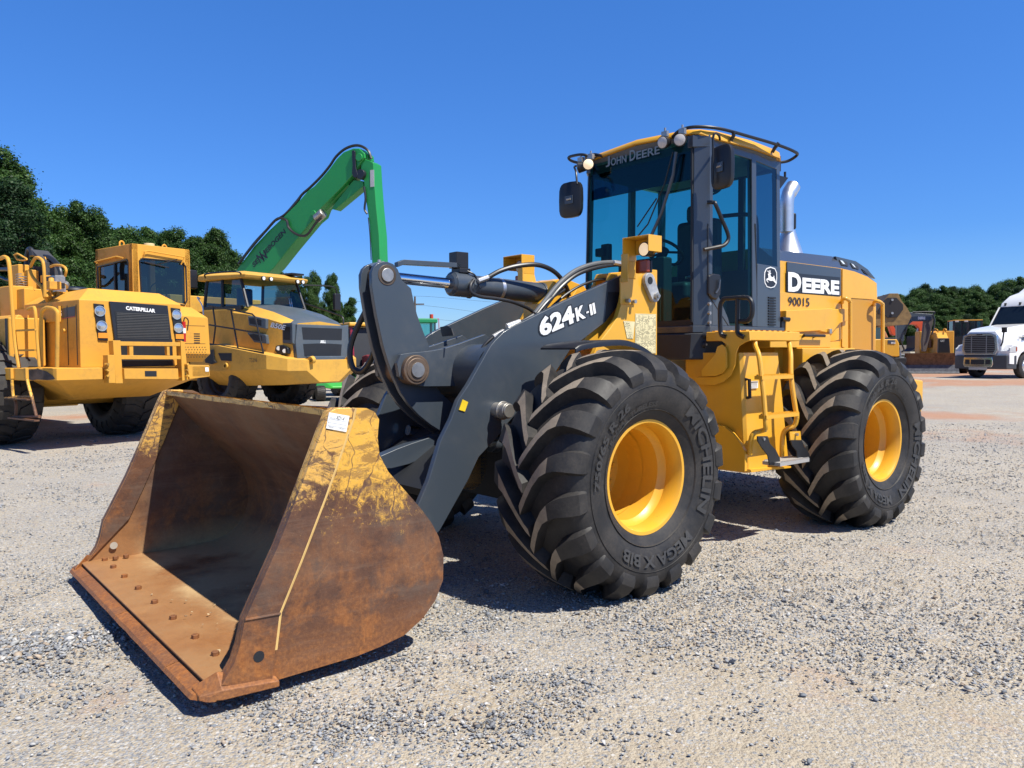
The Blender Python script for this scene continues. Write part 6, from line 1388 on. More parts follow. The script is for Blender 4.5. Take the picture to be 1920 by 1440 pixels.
# ---- articulated dump truck
AF = Frame(-7.43, 22.82, R(-33)); ad = AF.root('articulated_dump_truck')
tag(ad, 'yellow articulated dump truck with grey bonnet and grille, parked right of the boxy scraper', 'dump truck')
def apl(pts, ax, v, ox=0, oy=0, k=1): return AF.poly(pts, ax, v, ox, oy, k)
def ap(px, py, ax, v): return AF.P(px, py, ax, v)
AY = M['adt']; AG = M['adtgrey']
AT_ = big_tyre('wheel', .94, .76, .5, hubmat='dark')
for x in (.1, -4.6, -6.5):
    for s in (1, -1): put(AT_, 'wheel', (x, s * 1.08, .94), ad)
q = MB(); q.cyl((.35, -1.2, .94), (.35, 1.2, .94), .25, n=16); q.box(-7.5, .9, -.5, .5, .8, 1.3); q.obj('chassis', AY, ad)
# bonnet: loft from the cab to the grille
sec = []
for x, yw, zt, zs, zb in ((.4, 1.10, 2.98, 2.72, 1.75), (1.0, 1.12, 2.93, 2.66, 1.72), (1.8, 1.08, 2.74, 2.52, 1.62), (2.5, 1.0, 2.50, 2.34, 1.50), (2.62, .93, 2.42, 2.30, 1.42)):
    sec.append([(x, -yw, zb), (x, -yw, zs), (x, -yw * .80, zt - .03), (x, 0, zt + .04), (x, yw * .80, zt - .03), (x, yw, zs), (x, yw, zb)])
q = MB(); q.loft(sec); bon = q.obj('bonnet', [AY, AG], ad, ang=30)
for p in bon.data.polygons:
    if p.normal.z > .5 and abs(p.center.y) < .9: p.material_index = 1
q = MB(); q.box(-1.0, .45, -1.1, 1.1, 1.3, 2.86); q.obj('cab_base', AY, ad, bevel=.06)
# grille mask
gm = [(-.90, 1.42), (-.95, 1.9), (-.88, 2.36), (.88, 2.36), (.95, 1.9), (.90, 1.42)]
q = MB(); q.prism(gm, 'x', 2.60, 2.74); q.prism([(-1.02, 1.86), (-.9, 1.80), (-.9, 2.36), (-1.02, 2.40)], 'x', 2.3, 2.70); q.prism([(1.02, 1.86), (.9, 1.80), (.9, 2.36), (1.02, 2.40)], 'x', 2.3, 2.70); gk = q.obj('grille_mask', AG, ad, bevel=.02)
for pts in ([(-.70, 1.96), (.70, 1.96), (.72, 2.28), (-.74, 2.28)], [(-.66, 1.52), (.66, 1.52), (.70, 1.84), (.2, 1.86), (-.2, 1.86), (-.70, 1.84)]):
    q = MB(); q.prism(pts, 'x', 2.741, 2.746); q.obj('grille_opening', M['dark'], gk)
for s in (1, -1):
    q = MB(); q.prism([(2.35, 1.96), (2.62, 1.94), (2.62, 2.28), (2.35, 2.30)], 'y', s * 1.021, s * 1.026); q.obj('side_vent', M['dark'], gk)
    q = MB(); hl = [(2.05, 1.66), (2.10, 1.80), (2.35, 1.82), (2.56, 1.74), (2.58, 1.58), (2.4, 1.54), (2.2, 1.55)]; q.prism(hl, 'y', s * .96, s * 1.075); hh = q.obj('headlight_pod', M['black'], ad, bevel=.03)
    for x, z in ((2.22, 1.73), (2.45, 1.66)): q = MB(); q.cyl((x, s * 1.07, z), (x + .01, s * 1.088, z), .055, n=14); q.obj('headlight', plain('clear lamp', (.75, .76, .74), .15), hh)
vs, fs = text_fit('BELL', .20, .075, bold=.04, shear=.2, extrude=0); q = MB(); q.add(place2d(vs, (2.75, -.10, 1.87), (0, 1, 0), (0, 0, 1)), fs); q.obj('maker_lettering', M['white'], gk, smooth=False)
# bonnet side: two intakes and the model name
ys_ = -1.13
for pts in ([(466, 593), (478, 593), (500, 598), (500, 617), (468, 610)], [(464, 624), (478, 622), (500, 628), (502, 645), (478, 642)]):
    P_ = apl(pts, 'y', ys_); q = MB(); q.prism(P_, 'y', ys_ - .03, ys_ + .10); iv = q.obj('side_intake', AG, ad, bevel=.02)
    cxx = sum(p[0] for p in P_) / 5; czz = sum(p[1] for p in P_) / 5; q = MB(); q.prism([(cxx - .05 + (a - cxx) * .68, czz + (c - czz) * .6) for a, c in P_], 'y', ys_ - .034, ys_ - .031); q.obj('intake_opening', M['dark'], iv)
A, B, T_ = ap(508, 613.5, 'y', ys_), ap(538, 620, 'y', ys_), ap(511, 605.5, 'y', ys_)
for bo, col, lf in ((.10, M['letterdark'], .02), (.03, M['white'], .025)):
    vs, fs = text_fit('B50E', (B - A).length, .14, bold=bo, shear=.35, extrude=0); q = MB(); q.add(place2d(vs, A - Vector((0, lf, 0)), (B - A).normalized(), (0, 0, 1)), fs); q.obj('model_lettering' if bo < .05 else 'lettering_shadow', col, ad, smooth=False)
# mudguard, front skirt and bumper
q = MB(); secs = []
for x, z0, z1, y in ((-.9, 1.18, 1.80, 1.55), (.4, 1.12, 1.82, 1.60), (1.6, 1.16, 1.66, 1.60), (2.3, 1.18, 1.56, 1.55), (2.75, 1.14, 1.46, 1.25), (2.98, 1.14, 1.42, .80)):
    secs.append([(x, -y, z1), (x, -y, z0), (x, -y + .45, z0 - .42 if x < 2.5 else z0 - .32), (x, y - .45, z0 - .42 if x < 2.5 else z0 - .32), (x, y, z0), (x, y, z1)])
q.loft(secs); sk2 = q.obj('front_skirt', AY, ad, bevel=.01, ang=25)
q = MB(); q.box(2.75, 2.96, -.62, .62, 1.40, 1.52); q.obj('bumper_step', AG, ad, bevel=.03)
for s in (-.66, .72):
    q = MB(); q.lathe([(.05, -.05), (.10, -.05), (.10, .05), (.05, .05)], (3.02, s, 1.42), (0, 1, .2), 18); q.box(2.8, 3.0, s - .05, s + .05, 1.36, 1.46); q.obj('tow_eye', AY, ad, bevel=.005)
q = MB(); P_ = apl([(412, 662), (437, 662), (437, 677), (418, 676)], 'y', -1.56); q.prism(P_, 'y', -1.60, -1.615); q.obj('step_recess', M['dark'], sk2)
c = ap(425, 686, 'y', -1.6); q = MB(); q.lathe([(.045, 0), (.085, 0), (.085, .06), (.045, .06)], (c.x, -1.60, c.z), (0, -1, 0), 20); q.cyl((c.x, -1.60, c.z), (c.x, -1.61, c.z), .05, n=16); q.obj('tie_ring', AY, sk2)
A, B = ap(468, 679, 'y', -1.6), ap(483, 678.5, 'y', -1.6); vs, fs = text_fit('T5296', (B - A).length, .10, extrude=0); q = MB(); q.add(place2d(vs, A - Vector((0, .012, 0)), (1, 0, 0), (0, 0, 1)), fs); q.obj('fleet_number', M['ink'], sk2, smooth=False)
q = MB(); q.prism(apl([(385, 660), (402, 655), (404, 675), (408, 680), (400, 683), (388, 680)], 'y', -1.6), 'y', -1.66, -1.60); q.obj('tie_bracket', M['black'], ad, bevel=.01)
# bonnet railing along the catwalk
def arail(pts, y, r=.022, nm='catwalk_rail', sm=0):
    q = MB(); q.tube([ap(a, b, 'y', y) for a, b in pts], r, 8, sm=sm); return q.obj(nm, M['black'], ad)
arail([(390, 573), (430, 580), (473, 589), (478, 594), (494, 662)], -1.5, sm=0)
arail([(392, 609), (440, 617), (485, 625)], -1.5); arail([(399, 575), (404, 612), (400, 645)], -1.5); arail([(433, 581), (441, 625), (446, 652)], -1.5)
P_ = apl([(392, 643), (495, 660), (495, 666), (392, 651)], 'y', -1.5); q = MB(); q.prism(P_, 'y', -1.52, -1.50); q.obj('kick_plate', M['black'], ad)
q = MB(); q.tube([(.6, 1.05, 3.0), (.8, 1.1, 3.08), (2.2, 1.0, 2.72), (2.5, .98, 2.62), (2.56, .96, 2.42)], .022, 8, sm=4); q.obj('bonnet_rail', M['black'], ad)
# cab
q = MB()
def ahex(x0, x1, y0, y1, z0, z1, m, nm, bev=.01, par=None): q = MB(); q.box(x0, x1, y0, y1, z0, z1); return q.obj(nm, m, par or acab, bevel=bev)
acab = MB(); acab.box(-1.0, .7, -1.05, 1.05, 2.8, 2.92); acab = acab.obj('cab', M['black'], ad)
for nm, (xa, ya), (xb, yb) in (('front_pillar', (.95, -1.02), (.62, -.98)), ('front_pillar', (.95, 1.02), (.62, .98)), ('rear_pillar', (-.95, -1.02), (-.85, -.98)), ('rear_pillar', (-.95, 1.02), (-.85, .98)), ('centre_pillar', (-.1, -1.04), (-.15, -1.0))):
    q = MB(); q.tube([(xa, ya, 2.86), (xb, yb, 3.68)], .045, 8); q.obj(nm, M['black'], acab)
q = MB(); q.add([(.96, -1.0, 2.88), (.96, 1.0, 2.88), (.63, .96, 3.66), (.63, -.96, 3.66)], [(0, 1, 2, 3)]); q.obj('windscreen', glass('dump truck windscreen', (.42, .60, .62), .08), acab, smooth=False)
for s in (1, -1): q = MB(); q.add([(.9, s * 1.02, 2.88), (-.93, s * 1.02, 2.88), (-.85, s * .98, 3.66), (.6, s * .98, 3.66)], [(0, 1, 2, 3)]); q.obj('side_window', glass('dump truck side glass', (.28, .38, .36), .08), acab, smooth=False)
q = MB(); q.loft([[(.95, -1.12, 3.66), (.95, 1.12, 3.66), (-1.1, 1.12, 3.66), (-1.1, -1.12, 3.66)], [(1.0, -1.12, 3.76), (1.0, 1.12, 3.76), (-1.1, 1.12, 3.82), (-1.1, -1.12, 3.82)], [(.6, -.85, 3.88), (.6, .85, 3.88), (-1.0, .85, 3.93), (-1.0, -.85, 3.93)]]); ar_ = q.obj('cab_roof', AY, acab, bevel=.03)
for y in (-.52, -.26, .70, .90): q = MB(); q.cyl((.97, y, 3.68), (1.01, y, 3.68), .065, n=16); w_ = q.obj('work_light', M['black'], ar_); q = MB(); q.cyl((1.01, y, 3.68), (1.018, y, 3.68), .05, n=16); q.obj('lens', plain('white lamp', (.8, .78, .72), .3), w_)
q = MB(); q.box(.5, .95, .55, 1.0, 3.88, 3.93); q.obj('roof_cap', M['black'], ar_, bevel=.01)
for s in (1, -1):
    q = MB(); 
    if s < 0: q.tube([(.7, -1.0, 3.74), (.9, -1.35, 3.80), (-.2, -1.45, 3.80), (-.5, -1.30, 3.72)], .022, 8, sm=4); c = ap(361, 521, 'y', -1.55)
    else: q.tube([(.9, 1.0, 3.60), (1.0, 1.5, 3.62), (1.1, 2.05, 3.60), (1.12, 2.15, 3.35)], .022, 8, sm=3); c = Vector((1.1, 2.15, 3.2))
    q.obj('mirror_arm', M['black'], acab)
    q = MB(); q.box(c.x - .06, c.x + .06, c.y - .13, c.y + .13, c.z - .30, c.z + .22); q.obj('mirror', M['black'], acab, bevel=.04, seg=3)
q = MB(); q.box(-.5, .05, -.25, .25, 2.9, 3.0); q.box(-.55, -.4, -.25, .25, 2.95, 3.5); q.obj('seat', M['dark'], acab, bevel=.05)
q = MB(); q.box(-.97, -.93, -1.0, 1.0, 2.9, 3.05); q.obj('rear_sill', M['dark'], acab)
q = MB(); q.tube([ap(375, 560, 'y', -1.4), ap(370, 558, 'y', -1.4), ap(380, 575, 'y', -1.4), ap(382, 600, 'y', -1.4)], .02, 8, sm=4); q.obj('entry_handrail', M['galv'], ad)
q = MB(); q.tube([(.97, .45, 2.9), (.80, .55, 3.2)], .01, 6); q.tube([(.97, .52, 2.9), (.80, .62, 3.2)], .01, 6); q.obj('wiper', M['chrome'], acab)
# dump body behind
q = MB(); q.loft([[(-1.7, -1.5, 2.2), (-1.7, 1.5, 2.2), (-1.7, 1.6, 3.3), (-1.7, -1.6, 3.3)], [(-7.2, -1.4, 1.6), (-7.2, 1.4, 1.6), (-7.5, 1.6, 3.2), (-7.5, -1.6, 3.2)]]); q.obj('dump_body', AY, ad, bevel=.03)

# ---- material handler with its green arm folded up against the sky
HF = Frame(-13.0, 35.5, R(-24)); mh = HF.root('material_handler')
tag(mh, 'green material handler behind the dump truck, its tall arm bent over against the sky', 'crane')
GRN = paint('green crane paint', (.018, .27, .055), .4, .08, (.05, .15, .06), .2)
def mp_(pts, v=-.38, ox=440, oy=260, k=1 / 5.54): return HF.poly(pts, 'y', v, ox, oy, k)
boom = [(60, 1310), (200, 1120), (350, 960), (520, 800), (640, 680), (760, 540), (830, 490), (920, 390), (980, 320), (1060, 210), (1130, 140), (1230, 100), (1290, 100), (1345, 150), (1350, 200), (1300, 260), (1260, 330), (1215, 390), (1120, 500), (1000, 620), (900, 720), (870, 800), (800, 860), (700, 980), (560, 1150), (410, 1340), (300, 1440), (100, 1500), (-60, 1480)]
q = MB(); q.prism(mp_(boom), 'y', -.38, .32); bm_ = q.obj('boom', GRN, mh, bevel=.03)
stick = [(1310, 250), (1350, 210), (1400, 225), (1440, 250), (1450, 440), (1470, 700), (1500, 1000), (1510, 1280), (1515, 1400), (1430, 1400), (1425, 1270), (1400, 900), (1385, 780), (1360, 620), (1340, 440), (1310, 330)]
q = MB(); q.prism(mp_(stick, -.30), 'y', -.30, .30); sk3 = q.obj('stick', GRN, mh, bevel=.03)
q = MB(); q.prism(mp_([(1215, 450), (1240, 430), (1330, 440), (1340, 490), (1280, 540), (1040, 740), (1010, 730), (1020, 700)], -.22), 'y', -.22, .2); q.obj('cylinder_guard', GRN, bm_, bevel=.02)
A, B = HF.P(440 + 900 / 5.54, 260 + 740 / 5.54, 'y', 0), HF.P(440 + 1210 / 5.54, 260 + 480 / 5.54, 'y', 0); q = MB(); q.cyl(A, B, .20, n=18); q.obj('stick_cylinder', GRN, bm_)
q = MB(); c = HF.P(440 + 915 / 5.54, 260 + 815 / 5.54, 'y', -.1); q.cyl((c.x - .2, -.3, c.z - .1), (c.x + .2, -.3, c.z + .15), .2, n=12); q.obj('pin_joint', M['steel'], bm_, bevel=.05)
lk2 = mp_([(1220, 130), (1240, 118), (1255, 135), (1262, 300), (1285, 380), (1265, 410), (1235, 400), (1222, 360), (1228, 280)], -.42); q = MB(); q.prism(lk2, 'y', -.46, -.40); q.obj('link_arm', M['letterdark'], bm_, bevel=.02)
for x, y, r in ((1295, 195, .16), (820, 775, .12), (1310, 370, .2)): c = HF.P(440 + x / 5.54, 260 + y / 5.54, 'y', -.4); q = MB(); q.cyl((c.x, -.45, c.z), (c.x, .34, c.z), r, n=18); q.obj('pin_boss', GRN if x != 1310 else M['letterdark'], bm_, bevel=.02)
def hpz(pts, v, r, n=4):
    q = MB(); q.tube([HF.P(440 + a / 5.54, 260 + b / 5.54, 'y', v) for a, b in pts], r, 6, sm=n); q.obj('hydraulic_hose', M['hose'], bm_)
for dv in (0, .12, .24):
    hpz([(40, 1300), (200, 1100 - dv * 40), (330, 950), (420, 850), (480, 825), (540, 850), (560, 920), (620, 980), (700, 1010), (760, 990), (840, 880), (900, 820)], -.47 + dv * .2, .055)
    hpz([(420, 850), (520, 790), (640, 670 - dv * 60), (700, 580), (780, 510), (900, 390), (990, 280), (1050, 190), (1140, 110), (1240, 72), (1320, 80), (1390, 130), (1420, 210)], -.25 + dv, .055)
hpz([(1345, 500), (1360, 620), (1350, 730), (1375, 780)], -.35, .045); hpz([(1388, 820), (1405, 1000), (1418, 1260)], -.35, .02)
A = HF.P(440 + 200 / 5.54, 260 + 1340 / 5.54, 'y', -.385); B = HF.P(440 + 545 / 5.54, 260 + 965 / 5.54, 'y', -.385); ex = (B - A).normalized(); ey = Vector((-ex.z, 0, ex.x)); ln_ = (B - A).length
q = MB()
for txt, x0, w, h, y0 in (('SE', 0, .17, .095, 0), ('N', .16, .14, .18, -.04), ('N', .245, .14, .18, -.075), ('IEBOGEN', .36, .62, .095, 0)):
    vs, fs = text_fit(txt, w * ln_, h * ln_, bold=.03, shear=.15, extrude=0); q.add([A + ex * (x0 * ln_ + x) + ey * (y0 * ln_ + y) - Vector((0, .006, 0)) for x, y, z in vs], fs)
q.obj('maker_lettering', M['letterdark'], bm_, smooth=False)
c = HF.P(440 + 1430 / 5.54, 260 + 390 / 5.54, 'y', -.31); q = MB(); q.box(c.x - .10, c.x + .08, -.315, -.301, c.z - .42, c.z + .25); q.obj('data_plate', plain('silver decal', (.5, .5, .5), .4), sk3)
q = MB(); q.box(-2.6, 2.2, -1.3, 1.3, 1.3, 2.7); up = q.obj('upper_structure', GRN, mh, bevel=.06); q = MB(); q.cyl((0, 0, 1.0), (0, 0, 1.3), 1.0, n=28); q.box(-2.3, 2.3, -.6, .6, .6, 1.05); q.obj('undercarriage', M['letterdark'], mh)
q = MB(); q.box(.9, 2.3, .5, 1.4, 2.7, 4.0) if False else q.box(.9, 2.3, .5, 1.4, 1.8, 3.2); q.obj('operator_cab', M['letterdark'], up, bevel=.05)
for x in (-1.7, 1.7):
    for s in (1, -1): put(AT_, 'wheel', (x, s * 1.2, .55), mh, scale=(.585, .6, .585))
# ================================================================ MACHINES AND VEHICLES FAR OFF
ZR = .42
# ---- white highway tractor on the right
TF = Frame(21.08, 33.9, R(205), ZR); tr = TF.root('highway_truck')
tag(tr, 'white bonneted highway truck with chrome grille, cut by the right edge of the photo', 'truck')
M['barmetal'] = plain('grey grille bars', (.26, .28, .31), .35, .5)
WH = paint('white truck paint', (.78, .78, .77), .25, .05, (.5, .48, .44), .5)
def tp(px, py, ax, v): return TF.P(px, py, ax, v)
def tpl(pts, ax, v, k=.125, ox=1780, oy=540): return TF.poly(pts, ax, v, ox, oy, k)
def road_tyre(R_=.52, w=.30):
    b = MB(); h = w / 2
    b.lathe([(R_ * .58, h * .8), (R_ * .62, h), (R_ * .85, h * 1.02), (R_ * .97, h * .85), (R_, h * .6), (R_, -h * .6), (R_ * .97, -h * .85), (R_ * .85, -h * 1.02), (R_ * .62, -h), (R_ * .58, -h * .8)], (0, 0, 0), (0, 1, 0), 36)
    b.k = 1; b.lathe([(R_ * .60, h * .82), (R_ * .56, h * .9), (R_ * .52, h * .5), (R_ * .35, h * .5), (R_ * .30, h * .8), (.001, h * .9)], (0, 0, 0), (0, 1, 0), 28)
    b.k = 2
    for i in range(10): a = i * .628; b.cyl((R_ * .44 * math.cos(a), h * .50, R_ * .44 * math.sin(a)), (R_ * .44 * math.cos(a), h * .56, R_ * .44 * math.sin(a)), .03, n=8)
    return b.mesh('wheel', [M['rubberfar'], M['galv'], M['dark']])
RTY = road_tyre()
for x in (0, -4.6, -5.9):
    put(RTY, 'wheel', (x, 1.02, .52), tr); put(RTY, 'wheel', (x, -1.02, .52), tr, scale=(1, -1, 1))
q = MB(); q.box(-7, .7, -.45, .45, .55, .95); q.cyl((0, -1, .52), (0, 1, .52), .08, n=10); q.obj('chassis', M['dark'], tr)
secs = []
for x, yw, zl, zs, zt in ((1.28, .62, .75, 1.75, 1.85), (1.20, .85, .72, 1.80, 1.98), (.85, 1.0, 1.0, 1.82, 2.10), (.2, 1.05, 1.1, 1.86, 2.20), (-.9, 1.08, 1.1, 1.95, 2.33)):
    secs.append([(x, -yw, zl), (x, -yw, zs - .2), (x, -yw * .72, zt), (x, yw * .72, zt), (x, yw, zs - .2), (x, yw, zl)])
q = MB(); q.loft(secs); bn = q.obj('bonnet', WH, tr, bevel=.04, seg=3)
for s in (1, -1):
    q = MB(); ring = []
    for i in range(11):
        a = R(-10 + i * 20); ring.append((.72 * math.cos(a), .55 + .66 * math.sin(a)))
    P_ = [(1.20, .85), (1.22, 1.15), (1.0, 1.42), (.5, 1.50), (-.3, 1.50), (-.9, 1.45), (-.9, .8), (-.68, .62)] + ring[::-1][1:-1] + [(.72, .6), (1.2, .62)]
    q.prism(P_, 'y', s * .80, s * 1.20); fd = q.obj('wheel_arch', WH, bn, bevel=.05, seg=3)
    hl = tpl([(640, 1010), (690, 935), (800, 915), (880, 930), (870, 990), (830, 1030), (650, 1038)], 'y', 1.0)
    q = MB(); q.prism([(.75, 1.10), (1.22, 1.08), (1.20, 1.28), (.95, 1.38), (.72, 1.35)], 'y', s * 1.15, s * 1.215); h_ = q.obj('headlight', plain('clear headlamp', (.45, .46, .47), .12), bn, bevel=.02)
    q = MB(); q.box(.74, .83, s * 1.2155 if s > 0 else s * 1.2175, s * 1.2175 if s > 0 else s * 1.2155, 1.14, 1.32); q.obj('side_marker', M['amber'], h_)
    # bumper ends
q = MB(); q.prism([(1.42, -.8), (1.30, -1.15), (.75, -1.22), (.75, 1.22), (1.30, 1.15), (1.42, .8)], 'z', .40, .98); bmp = q.obj('bumper', plain('grey bumper plastic', (.05, .053, .058), .5), tr, bevel=.04)
q = MB(); q.prism([(-.60, .48), (.60, .48), (.66, .62), (.62, .90), (-.62, .90), (-.66, .62)], 'x', 1.421, 1.45); cb_ = q.obj('bumper_trim', M['chrome'], bmp, bevel=.015)
for (a, b) in ((-.56, -.36), (-.30, .28), (.34, .56)): q = MB(); q.box(1.451, 1.455, a, b, .60, .80); q.obj('air_slot', M['dark'], cb_)
q = MB(); q.box(1.42, 1.44, -.40, .40, .36, .47); q.obj('number_plate_blank', plain('pale plate', (.5, .46, .4), .5), bmp)
q = MB(); q.prism([(-.70, .98), (.70, .98), (.80, 1.20), (.74, 1.82), (.45, 1.92), (-.45, 1.92), (-.74, 1.82), (-.80, 1.20)], 'x', 1.22, 1.36); gs = q.obj('grille_surround', plain('chromed grille', (.45, .5, .58), .25, .9), bn, bevel=.03)
q = MB(); q.prism([(-.60, 1.06), (.60, 1.06), (.68, 1.22), (.64, 1.74), (.5, 1.80), (-.5, 1.80), (-.64, 1.74), (-.68, 1.22)], 'x', 1.3605, 1.364); gd = q.obj('grille_opening', M['dark'], gs)
for i in range(9): q = MB(); q.box(1.364, 1.385, -.66, .66, 1.10 + i * .078, 1.118 + i * .078); q.obj('grille_bar', M['barmetal'], gs)
for y in (-.33, .33): q = MB(); q.box(1.385, 1.395, y - .02, y + .02, 1.07, 1.79); q.obj('grille_upright', M['barmetal'], gs)
q = MB(); q.box(1.3605, 1.372, -.12, .12, 1.83, 1.875); q.obj('badge', M['dark'], gs)
# cab with raked screen and tall roof
q = MB(); q.loft([[(-.95, -1.10, .85), (-.95, 1.10, .85), (-.95, 1.12, 2.28), (-.95, -1.12, 2.28)], [(-3.6, -1.22, .85), (-3.6, 1.22, .85), (-3.6, 1.22, 2.28), (-3.6, -1.22, 2.28)]])
q.loft([[(-1.45, -.98, 3.12), (-1.45, .98, 3.12), (-3.6, 1.20, 3.12), (-3.6, -1.20, 3.12)], [(-1.55, -.98, 3.30), (-1.55, .98, 3.30), (-3.6, 1.20, 3.5), (-3.6, -1.20, 3.5)], [(-1.9, -.85, 3.62), (-1.9, .85, 3.62), (-3.6, 1.1, 3.8), (-3.6, -1.1, 3.8)], [(-2.5, -.75, 3.80), (-2.5, .75, 3.80), (-3.6, 1.0, 4.1), (-3.6, -1.0, 4.1)]])
q.box(-3.6, -2.3, -1.22, 1.22, 2.28, 3.12)
cbn = q.obj('cab', WH, tr, bevel=.04, seg=3)
q = MB(); q.loft([[(-.98, -1.06, 2.28), (-.98, 1.06, 2.28), (-2.3, 1.2, 2.28), (-2.3, -1.2, 2.28)], [(-1.46, -.96, 3.12), (-1.46, .96, 3.12), (-2.3, 1.15, 3.12), (-2.3, -1.15, 3.12)]]); q.obj('windscreen', plain('dark truck glass', (.012, .02, .03), .08), cbn, ang=20)
for s in (1, -1): q = MB(); q.hexa([(-.97, s * 1.08, 2.28), (-.90, s * 1.10, 2.28), (-1.40, s * 1.0, 3.13), (-1.47, s * .97, 3.13), (-1.05, s * 1.13, 2.28), (-1.0, s * 1.13, 2.28), (-1.48, s * 1.02, 3.13), (-1.55, s * 1.0, 3.13)]); q.obj('screen_pillar', WH, cbn)
for y in (-.75, -.1, .18, .46): q = MB(); q.box(-1.53, -1.44, y - .03, y + .03, 3.18, 3.30); q.obj('roof_marker', M['dark'], cbn)
q = MB(); q.loft([[(-2.5, -.9, 3.75), (-2.5, .9, 3.75), (-5.2, 1.1, 3.75), (-5.2, -1.1, 3.75)], [(-2.9, -.7, 4.10), (-2.9, .7, 4.10), (-5.2, 1.0, 4.3), (-5.2, -1.0, 4.3)]]); q.box(-5.2, -3.6, -1.2, 1.2, .9, 3.76); q.obj('sleeper', WH, tr, bevel=.05, seg=3)
c = tp(1882, 621, 'y', 1.05); q = MB(); q.box(c.x - .04, c.x + .05, .99, 1.17, c.z - .05, c.z + .16); q.tube([(c.x, 1.06, c.z), (c.x + .03, 1.03, c.z - .45), (c.x + .06, .98, c.z - .62)], .03, 8); q.obj('hood_mirror', M['black'], bn)
for i in range(3): q = MB(); q.prism([(-.18, 1.66 + i * .07), (.22, 1.62 + i * .07), (.20, 1.65 + i * .07), (-.18, 1.70 + i * .07)], 'y', 1.055, 1.10); q.obj('hood_vent', M['dark'], bn)
A = tp(1880, 641, 'y', 1.08); vs, fs = text_fit('1788', .22, .10, extrude=0, bold=.02); q = MB(); q.add(place2d(vs, (.52, 1.086, 1.66), (-1, 0, 0), (0, 0, 1)), fs); q.obj('fleet_number', M['ink'], bn, smooth=False)

# ---- bulldozer behind its wide blade
DF = Frame(22.3, 43.0, R(252), ZR); dz = DF.root('bulldozer')
tag(dz, 'yellow bulldozer with black radiator guard behind a wide rusty blade', 'bulldozer')
def dp(px, py, ax, v): return DF.P(px, py, ax, v)
fp = lambda pts, X: DF.poly(pts, 'x', X)
q = MB(); q.prism(fp([(1760, 634), (1780, 634), (1782, 662), (1759, 662)], 1.2), 'x', .9, 1.2); rg = q.obj('radiator_guard', M['black'], dz, bevel=.03)
A, B, T_ = dp(1763, 641, 'x', 1.2), dp(1771, 641, 'x', 1.2), dp(1763, 637, 'x', 1.2); vs, fs = text_fit('CAT', (B - A).length, (T_ - A).length, extrude=0, bold=.05); q = MB(); q.add(place2d(vs, A + Vector((.01, 0, 0)), (0, 1, 0), (0, 0, 1)), fs); q.obj('maker_lettering', plain('grey lettering', (.45, .47, .45), .5), rg, smooth=False)
yc = (dp(1760, 634, 'x', 1.2).y + dp(1781, 634, 'x', 1.2).y) / 2; yh = abs(dp(1781, 634, 'x', 1.2).y - yc)
z0 = dp(1770, 662, 'x', 1.2).z; z1 = dp(1770, 634, 'x', 1.2).z; z2 = dp(1780, 623, 'x', .4).z
q = MB(); q.loft([[(.9, yc - yh, z0), (.9, yc - yh, z1), (.9, yc + yh, z1), (.9, yc + yh, z0)], [(.3, yc - yh - .1, z0), (.3, yc - yh, z2), (.3, yc + yh, z2), (.3, yc + yh + .1, z0)], [(-1.2, yc - yh - .15, z0), (-1.2, yc - yh, z2 + .05), (-1.2, yc + yh, z2 + .05), (-1.2, yc + yh + .15, z0)]]); eh = q.obj('engine_hood', M['cat'], dz, bevel=.05)
for s in (1, -1):
    q = MB(); q.tube([(.5, yc + s * (yh - .1), z2), (.5, yc + s * (yh - .05), z2 + .15), (-.3, yc + s * (yh), z2 + .2), (-.5, yc + s * (yh), z2)], .03, 8, sm=3); q.obj('hood_rail', M['cat'], eh)
    for i in range(2):
        q = MB(); q.box(-.9 + i * .5, -.5 + i * .5, yc + s * (yh + .12), yc + s * (yh + .17), z0 + .3, z0 + .75); q.obj('engine_mesh', plain('brown mesh', (.12, .06, .03), .8), eh)
    q = MB(); q.prism([(-2.6, .1), (-2.3, -.0), (.6, .0), (1.0, .25), (.9, .7), (.4, .95), (-2.3, .95), (-2.7, .6)], 'y', yc + s * .75, yc + s * 1.25); q.obj('crawler_track', M['dark'], dz, bevel=.03)
q = MB(); q.box(-2.2, -.7, yc - .85, yc + .85, .6, z2 + .1); q.obj('body', M['cat'], dz, bevel=.04)
bl = [dp(1697, 662, 'x', 2.3).y, dp(1799, 662, 'x', 2.3).y]; zt = dp(1745, 662, 'x', 2.3).z
q = MB(); secs = []
for y in (min(bl), max(bl)): secs.append([(2.30, y, zt), (2.10, y, zt * .75), (2.06, y, zt * .45), (2.18, y, .12), (2.34, y, .02), (2.24, y, .02), (2.05, y, .12), (1.94, y, zt * .45), (1.98, y, zt * .75), (2.2, y, zt)])
q.loft(secs); bl_ = q.obj('blade', plain('worn blade steel', (.13, .075, .045), .6, .2, var=.5), dz, bevel=.01)
q = MB(); q.loft([[(2.085, y, zt * .42), (2.19, y, .12), (2.35, y, .02), (2.33, y, .0), (2.17, y, .1), (2.07, y, zt * .42)] for y in (min(bl) - .02, max(bl) + .02)]); q.obj('cutting_edge', plain('blue grey edge steel', (.10, .105, .12), .5, .4, var=.4), bl_)
q = MB(); q.box(.5, 2.0, yc - 1.4, yc - 1.25, .3, .55); q.box(.5, 2.0, yc + 1.25, yc + 1.4, .3, .55); q.box(1.0, 2.0, yc - 1.4, yc + 1.4, .45, .65); q.obj('push_arm', M['cat'], dz, bevel=.02)
